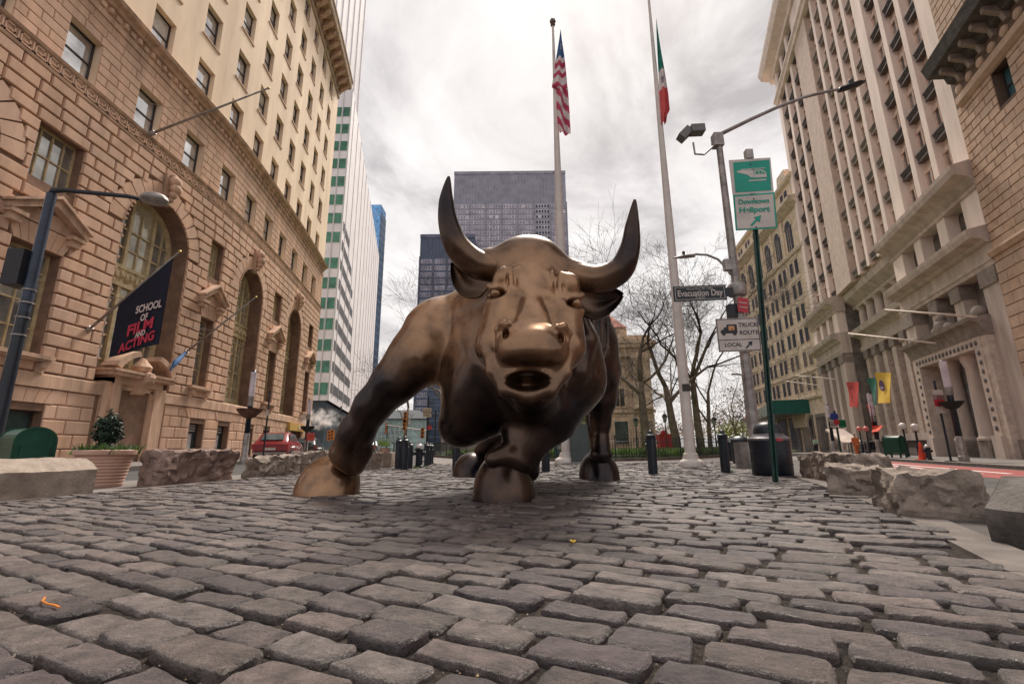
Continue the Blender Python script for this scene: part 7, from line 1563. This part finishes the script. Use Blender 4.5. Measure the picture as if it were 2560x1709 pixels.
# right facade poles
for (a, b), (D0, D1), lb in ((((2442, 792), (2212, 774)), (16.2, 13.2), 'white pole slanting from the portal hood, nearer one'), (((2340, 858), (2121, 833)), (16.2, 13.4), 'white pole slanting from the portal hood, farther one'), (((2090, 948), (1990, 938)), (16.6, 14.4), 'white pole slanting from the arched building, nearer one'), (((2062, 965), (1962, 952)), (16.6, 14.2), 'white pole slanting from the arched building, farther one')):
    T = thing('wall_flagpole', lb, 'flagpole', tuple(AD(*a, D0)), 'poles slanting out from the facades'); MB().tube([AD(*a, D0), AD(*b, D1)], [0.07, 0.05], 8).build('pole', mat('pole_cream', (0.72, 0.60, 0.52), 0.6), T, smooth=True)

# --- cars
def car(label, c, rz_, body_m, s=1.0):
    T = thing('parked_car', label, 'car', tuple(c), 'cars parked along the left street'); OFF[T.name] = (0, 0, 0); T.rotation_euler = (0, 0, rz_); T.scale = (s, s, s)
    # cross sections along y (rear at -2.1), half-width and heights
    sec = [(-2.10, 0.74, 0.42, 0.62), (-2.12, 0.80, 0.34, 0.86), (-1.95, 0.83, 0.28, 1.00), (-1.4, 0.86, 0.25, 1.03), (0.9, 0.86, 0.25, 0.98), (1.6, 0.84, 0.25, 0.90), (2.05, 0.78, 0.30, 0.74), (2.15, 0.70, 0.40, 0.60)]
    m = MB(); ring = []
    for y, w_, zl, zh in sec:
        ring.append([(-w_*0.92, y, zl), (-w_, y, zl+0.12), (-w_, y, zh-0.16), (-w_*0.93, y, zh-0.03), (-w_*0.6, y, zh), (w_*0.6, y, zh), (w_*0.93, y, zh-0.03), (w_, y, zh-0.16), (w_, y, zl+0.12), (w_*0.92, y, zl)])
    n = 10; m.add([p for r_ in ring for p in r_], [(i*n+k, i*n+(k+1) % n, (i+1)*n+(k+1) % n, (i+1)*n+k) for i in range(len(sec)-1) for k in range(n)]+[tuple(reversed(range(n))), tuple(range((len(sec)-1)*n, len(sec)*n))]); m.build('body', body_m, T, smooth=True, auto=35)
    cab = [(-1.92, 0.74, 0.98), (-1.35, 0.63, 1.40), (-0.6, 0.62, 1.47), (0.25, 0.61, 1.43), (1.05, 0.72, 0.97)]; m = MB()
    for y, w_, z in cab: m.v += [(-0.76, y, 0.95), (-w_, y, z-0.04), (-w_*0.85, y, z), (w_*0.85, y, z), (w_, y, z-0.04), (0.76, y, 0.95)]
    m.f += [(i*6+k, i*6+k+1, (i+1)*6+k+1, (i+1)*6+k) for i in range(4) for k in range(5)]+[(5, 4, 3, 2, 1, 0), (24, 25, 26, 27, 28, 29)]
    m.build('cabin', body_m, T, smooth=True, auto=35)
    cg = glass('car_glass', (0.10, 0.13, 0.14), 0.05, 0.2)
    MB().add([(-0.55, -1.90, 1.05), (0.55, -1.90, 1.05), (0.48, -1.42, 1.37), (-0.48, -1.42, 1.37)], [(0, 1, 2, 3)]).xf(lambda p: (p[0], p[1]-0.03, p[2]+0.02)).build('rear_window', cg, T)
    for s_ in (-1, 1):
        MB().add([(s_*0.765, -1.5, 1.0), (s_*0.765, -0.35, 1.0), (s_*0.66, -0.45, 1.36), (s_*0.655, -1.25, 1.34)], [(0, 1, 2, 3)]).build('side_window', cg, T); MB().add([(s_*0.765, -0.28, 1.0), (s_*0.765, 0.82, 1.0), (s_*0.665, 0.22, 1.36), (s_*0.66, -0.30, 1.37)], [(0, 1, 2, 3)]).build('side_window', cg, T)
        MB().box(s_*0.80-0.05, s_*0.80+0.05, -2.13, -2.03, 0.62, 0.86).build('tail_light', mat('tail_red', (0.40, 0.02, 0.02), 0.3), T)
        for y in (-1.35, 1.35):
            w_ = MB().tube([(s_*0.70, y, 0.31), (s_*0.88, y, 0.31)], 0.31, 16).build('wheel', mat('tyre', (0.02, 0.02, 0.02), 0.8), T); MB().tube([(s_*0.86, y, 0.31), (s_*0.89, y, 0.31)], 0.19, 12).build('rim', galv, w_)
    MB().add([(-0.62, 1.02, 1.0), (0.62, 1.02, 1.0), (0.55, 0.30, 1.40), (-0.55, 0.30, 1.40)], [(0, 1, 2, 3)]).xf(lambda p: (p[0], p[1]+0.04, p[2]+0.02)).build('windscreen', cg, T)
    MB().box(-0.26, 0.26, -2.145, -2.125, 0.55, 0.68).build('number_plate', signw, T); MB().box(-0.75, 0.75, -2.16, -2.08, 0.36, 0.46).build('bumper', galv, T)
    return T
cred = mat('car_red', (0.26, 0.02, 0.03), 0.25, var=0.05, coat=0.6); cdark = mat('car_dark', (0.02, 0.025, 0.03), 0.25, coat=0.6); csil = mat('car_silver', (0.35, 0.34, 0.35), 0.3, 0.3)
car('red hatchback parked by the sandstone building', (AT(700, 1120, 27).x, 27, -0.05), R(14), cred, 1.05)
car('dark sedan parked ahead of the red hatchback', (AT(772, 1120, 36).x, 36, -0.05), R(13), cdark)
car('dark car at the kerb seen under the bull, nearer one', (AT(915, 1120, 40).x, 40, -0.05), R(12), cdark); car('silver car at the kerb seen under the bull, farther one', (AT(928, 1120, 52).x, 52, -0.05), R(12), csil)
# --- traffic lights, far street posts and plates
orange = mat('signal_orange', (0.60, 0.20, 0.03), 0.5)
def signal_pole(label, px, Y, ptop, arm_px, arm_py, heads):
    b_ = Vector((AT(px, 1110, Y).x, Y, 0)); T = thing('traffic_signal', label, 'traffic light', tuple(b_)); zt_ = AT(px, ptop, Y).z; MB().lathe([(0.14, 0), (0.12, 0.6), (0.09, zt_)], 8, b_).build('pole', navy, T)
    if arm_px: e_ = AT(arm_px, arm_py, Y); MB().tube([(b_.x, b_.y, e_.z-0.6), (e_.x, e_.y, e_.z)], 0.05, 6).build('arm', galv, T)
    for hx, hy in heads:
        h_ = AT(hx, hy, Y); bo = MB().box(h_.x-0.17, h_.x+0.17, h_.y-0.2, h_.y, h_.z-0.5, h_.z+0.5).build('signal_head', orange, T)
        for k in (-1, 0, 1): MB().lathe([(0.11, 0), (0.11, 0.06)], 8, (0, 0, 0)).xf(lambda p, h_=h_, k=k: (h_.x+p[0], h_.y-0.2-p[2], h_.z+k*0.32+p[1])).build('lens', signk, bo)
    return T, b_
T, b_ = signal_pole('black signal pole with mast arm and orange heads seen under the bull', 1068, 46, 990, 965, 1062, ((1014, 1042), (1012, 1062), (1057, 1082)))
s_ = AT(1068, 1031, 45.8); LT = thing('traffic_plate', 'pale traffic plate lettered Local Trucks Only on the signal pole under the bull', 'sign', tuple(s_)); MB().box(s_.x-0.42, s_.x+0.42, 45.75, 45.78, s_.z-0.44, s_.z+0.44).build('plate', mat('plate_cream', (0.62, 0.50, 0.40), 0.6), LT)
for bd, dz in (('LOCAL', 0.25), ('TRUCKS', 0.0), ('ONLY', -0.25)): text_on(bd, 0.24, signk, LT, (s_.x, 45.74, s_.z+dz), (1, 0, 0), (0, 0, 1), 0.004)
o = MB().box(AT(1074, 1068, 45.7).x-0.2, AT(1074, 1068, 45.7).x+0.2, 45.7, 45.74, AT(1074, 1073, 45.7).z, AT(1074, 1063, 45.7).z).build('red_plate', redm); tag(o, 'small red plate on the signal pole under the bull', 'sign')
signal_pole('signal pole with mast arm at the far corner beside the white slab block', 846, 48, 1015, 900, 1030, ((824, 1088), (832, 1086)))
signal_pole('distant signal pole left of the navy block', 966, 80, 1058, None, 0, ((966, 1064), (966, 1076)))
b_ = Vector((AT(1087, 1110, 50).x, 50, 0)); sign_pole('thin dark lamp pole right of the signal pole under the bull', b_, AT(1087, 1025, 50).z, 0.07)
b_ = Vector((AT(766, 1110, 30).x, 30, 0)); T = sign_pole('sign pole with a red plate at the far corner of the sandstone building', b_, AT(768, 1052, 30).z, 0.04); MB().box(b_.x+0.0, b_.x+0.50, b_.y-0.06, b_.y-0.04, AT(775, 1101, 30).z, AT(775, 1082, 30).z).build('plate', mat('plate_red', (0.55, 0.10, 0.08), 0.6), T)
b_ = Vector((AT(1877, 1110, 30).x, 30, 0)); T = sign_pole('dark lamp pole with bent top left of the street sign pole', b_, AT(1870, 1000, 30).z, 0.10); zt_ = AT(1868, 935, 30).z; MB().tube([(b_.x, 30, AT(1870, 1000, 30).z), (b_.x, 30, zt_-0.1), (b_.x-0.15, 30, zt_), (b_.x-0.7, 30, zt_+0.02)], 0.07, 6).build('arm', galv, T); MB().lathe([(0.13, 0), (0.13, 0.25)], 8, (b_.x, 30, AT(1872, 1048, 30).z)).build('red_band', redm, T)
# street tree pots under the bull
for px, lb in ((950, 'left of two leafy planters far down the street under the bull'), (964, 'right of two leafy planters far down the street under the bull')):
    c_ = Vector((AT(px, 1110, 62).x, 62, 0)); T = thing('street_planter', lb, 'planter', tuple(c_), 'leafy planters far down the street'); MB().lathe([(0.5, 0), (0.65, 0.7), (0.7, 0.72)], 12, c_).build('pot', mat('terracotta', (0.52, 0.325, 0.255)), T); b2 = MB()
    for k in range(160): v = Vector((random.gauss(0, 0.3), random.gauss(0, 0.3), 0.9+abs(random.gauss(0, 0.35)))); b2.add([c_+v+Vector((-0.1, 0, 0)), c_+v+Vector((0.1, 0, 0.03)), c_+v+Vector((0.02, 0.05, 0.16))], [(0, 1, 2)])
    b2.build('foliage', leafg, T)
# steam puff drifting at the corner
sb = MB(); rs_ = random.Random(2); c_ = AT(802, 1048, 36)
sb.lathe([(math.sin(PI*j/10)+0.003, -1.05*math.cos(PI*j/10)) for j in range(11)], 20, c_, 1.9, 0.8)
vm = bpy.data.materials.new('steam'); vm.use_nodes = True; nt_ = vm.node_tree; nt_.nodes.clear(); ou = nt_.nodes.new('ShaderNodeOutputMaterial'); pv = nt_.nodes.new('ShaderNodeVolumePrincipled'); pv.inputs['Color'].default_value = (0.95, 0.92, 0.92, 1)
gn = nt_.nodes.new('ShaderNodeNewGeometry'); nn_ = nt_.nodes.new('ShaderNodeTexNoise'); nn_.inputs['Scale'].default_value = 2.2; nn_.inputs['Detail'].default_value = 4; nt_.links.new(gn.outputs['Position'], nn_.inputs[0]); mr_ = nt_.nodes.new('ShaderNodeMapRange'); mr_.inputs[1].default_value = 0.48; mr_.inputs[2].default_value = 0.75; mr_.inputs[4].default_value = 7.0; nt_.links.new(nn_.outputs[0], mr_.inputs[0]); vs2 = nt_.nodes.new('ShaderNodeVectorMath'); vs2.operation = 'SUBTRACT'; vs2.inputs[1].default_value = tuple(c_); nt_.links.new(gn.outputs['Position'], vs2.inputs[0]); vs3 = nt_.nodes.new('ShaderNodeVectorMath'); vs3.operation = 'DIVIDE'; vs3.inputs[1].default_value = (1.8, 0.75, 0.95); nt_.links.new(vs2.outputs[0], vs3.inputs[0]); vl = nt_.nodes.new('ShaderNodeVectorMath'); vl.operation = 'LENGTH'; nt_.links.new(vs3.outputs[0], vl.inputs[0]); fm = nt_.nodes.new('ShaderNodeMapRange'); fm.inputs[1].default_value = 0.35; fm.inputs[2].default_value = 0.98; fm.inputs[3].default_value = 1.0; fm.inputs[4].default_value = 0.0; nt_.links.new(vl.outputs['Value'], fm.inputs[0]); mu2 = nt_.nodes.new('ShaderNodeMath'); mu2.operation = 'MULTIPLY'; nt_.links.new(mr_.outputs[0], mu2.inputs[0]); nt_.links.new(fm.outputs[0], mu2.inputs[1]); nt_.links.new(mu2.outputs[0], pv.inputs['Density']); nt_.links.new(pv.outputs[0], ou.inputs['Volume'])
o = sb.build('steam', vm); o['kind'] = 'stuff'; tag(o, 'white steam drifting at the far corner of the sandstone building', 'steam')
# litter on the cobbles
q_ = [G(112, 1492, 0.012), G(106, 1502, 0.012), G(118, 1508, 0.014), G(138, 1512, 0.012), G(148, 1517, 0.012)]; o = MB().tube(q_, 0.0035, 6).build('wire', mat('wire_orange', (0.72, 0.22, 0.02), 0.5), smooth=True); tag(o, 'short curl of orange wire lying on the cobbles at the lower left', 'wire')
c_ = G(1431, 1357, 0.02); m = MB()
for k in range(5): a = 2*PI*k/5; m.add([c_, c_+Vector((0.022*math.cos(a), 0.022*math.sin(a), 0.012)), c_+Vector((0.022*math.cos(a+0.9), 0.022*math.sin(a+0.9), 0.016))], [(0, 1, 2)])
o = m.build('fallen_flower', mat('flower_yellow', (0.70, 0.45, 0.03), 0.6)); tag(o, 'small yellow fallen flower on the cobbles before the bull', 'flower')
rs_ = random.Random(4)
for k, lb in enumerate(('leftmost of four dry red leaves in a joint at the lower right', 'second from left of four dry red leaves in a joint at the lower right', 'third from left of four dry red leaves in a joint at the lower right', 'rightmost of four dry red leaves in a joint at the lower right')):
    c_ = G(2210+10*k, 1500+5*k, -0.01); a = rs_.uniform(0, 6); o = MB().add([c_, c_+Vector((0.02*math.cos(a), 0.02*math.sin(a), 0.006)), c_+Vector((0.026*math.cos(a+0.5), 0.026*math.sin(a+0.5), 0.010)), c_+Vector((0.012*math.cos(a+1.1), 0.012*math.sin(a+1.1), 0.003))], [(0, 1, 2, 3)]).build('dry_leaf', mat('dry_leaf', (0.30, 0.05, 0.04), 0.8)); tag(o, lb, 'leaf', 'dry leaves in a joint')

# --- people on the right pavement
def person(label, c, rz_, parts, arms, stride, hair_m):
    T = thing('person', label, 'person', tuple(c)); OFF[T.name] = (0, 0, 0); T.rotation_euler = (0, 0, rz_)
    def skin(name, verts, edges, m):
        me = bpy.data.meshes.new(name); me.from_pydata([v[:3] for v in verts], edges, []); me.materials.append(m); o = bpy.data.objects.new(name, me); COL.objects.link(o); o.parent = T
        sk = o.modifiers.new('skin', 'SKIN'); su = o.modifiers.new('sub', 'SUBSURF'); su.levels = 1; su.render_levels = 1
        for i, v in enumerate(verts): me.skin_vertices[0].data[i].radius = (v[3], v[3])
        me.skin_vertices[0].data[0].use_root = True; return o
    a, b = stride; sk_m = mat('skin_tone', (0.42, 0.24, 0.17), 0.6)
    V = [(0, 0, 0.95, 0.13), (0, 0, 1.18, 0.14), (0, 0, 1.40, 0.13), (0, 0, 1.50, 0.055), (0, -0.01, 1.58, 0.075), (0, -0.02, 1.70, 0.095), (-0.09, 0, 0.88, 0.09), (-0.10, a/2, 0.48, 0.065), (-0.10, a, 0.09, 0.045), (-0.10, a-0.16, 0.04, 0.04), (0.09, 0, 0.88, 0.09), (0.10, b/2, 0.48, 0.065), (0.10, b, 0.09, 0.045), (0.10, b-0.16, 0.04, 0.04),
         (-0.19, 0, 1.40, 0.06), (-0.24, arms[0]*0.4, 1.14, 0.05), (-0.25, arms[0], 0.92, 0.036), (-0.25, arms[0]*1.15, 0.84, 0.035), (0.19, 0, 1.40, 0.06), (0.24, arms[1]*0.4, 1.14, 0.05), (0.25, arms[1], 0.92, 0.036), (0.25, arms[1]*1.15, 0.84, 0.035)]
    E = [(0, 1), (1, 2), (2, 3), (3, 4), (4, 5), (0, 6), (6, 7), (7, 8), (8, 9), (0, 10), (10, 11), (11, 12), (12, 13), (2, 14), (14, 15), (15, 16), (16, 17), (2, 18), (18, 19), (19, 20), (20, 21)]
    skin('body', V, E, sk_m)
    up_ = [(x, y, z, r_*1.14+0.012) for x, y, z, r_ in (V[0], V[1], V[2], V[14], V[15], V[16], V[18], V[19], V[20])]; skin('jacket', up_, [(0, 1), (1, 2), (2, 3), (3, 4), (4, 5), (2, 6), (6, 7), (7, 8)], parts[0])
    dn = [(x, y, z, r_*1.15+0.012) for x, y, z, r_ in (V[0], V[6], V[7], V[8], V[10], V[11], V[12])]; skin('trousers', dn, [(0, 1), (1, 2), (2, 3), (0, 4), (4, 5), (5, 6)], parts[1])
    for i in (8, 12): x, y = V[i][0], V[i][1]; MB().tube([(x, y+0.04, 0.05), (x, y-0.10, 0.045), (x, y-0.2, 0.035)], [0.05, 0.055, 0.04], 8).build('shoe', signk, T, smooth=True)
    MB().lathe([(0.10*math.sin(PI*(0.45+0.55*k/6))+0.004, 0.12*-math.cos(PI*(0.45+0.55*k/6))) for k in range(7)], 12, (0, 0.015, 1.70)).build('hair', hair_m, T, smooth=True)
    return T
suit = mat('suit_orange', (0.62, 0.16, 0.05), 0.8); 
b_ = RPX(2142, 13.6); person('person in an orange work suit walking along the right pavement', b_, R(160), (suit, suit), (-0.12, 0.15), (-0.2, 0.22), mat('hair_pale', (0.40, 0.33, 0.25), 0.8))
b_ = RPX(2042, 14.0); person('person in white and green top with dark trousers under the green shed', b_, R(-20), (mat('shirt_pale', (0.55, 0.66, 0.58), 0.8, var=0.3, scale=2, col2=(0.12, 0.45, 0.22)), mat('trouser_dark', (0.02, 0.025, 0.035), 0.8)), (-0.2, 0.05), (-0.1, 0.12), signk)

flush_texts()
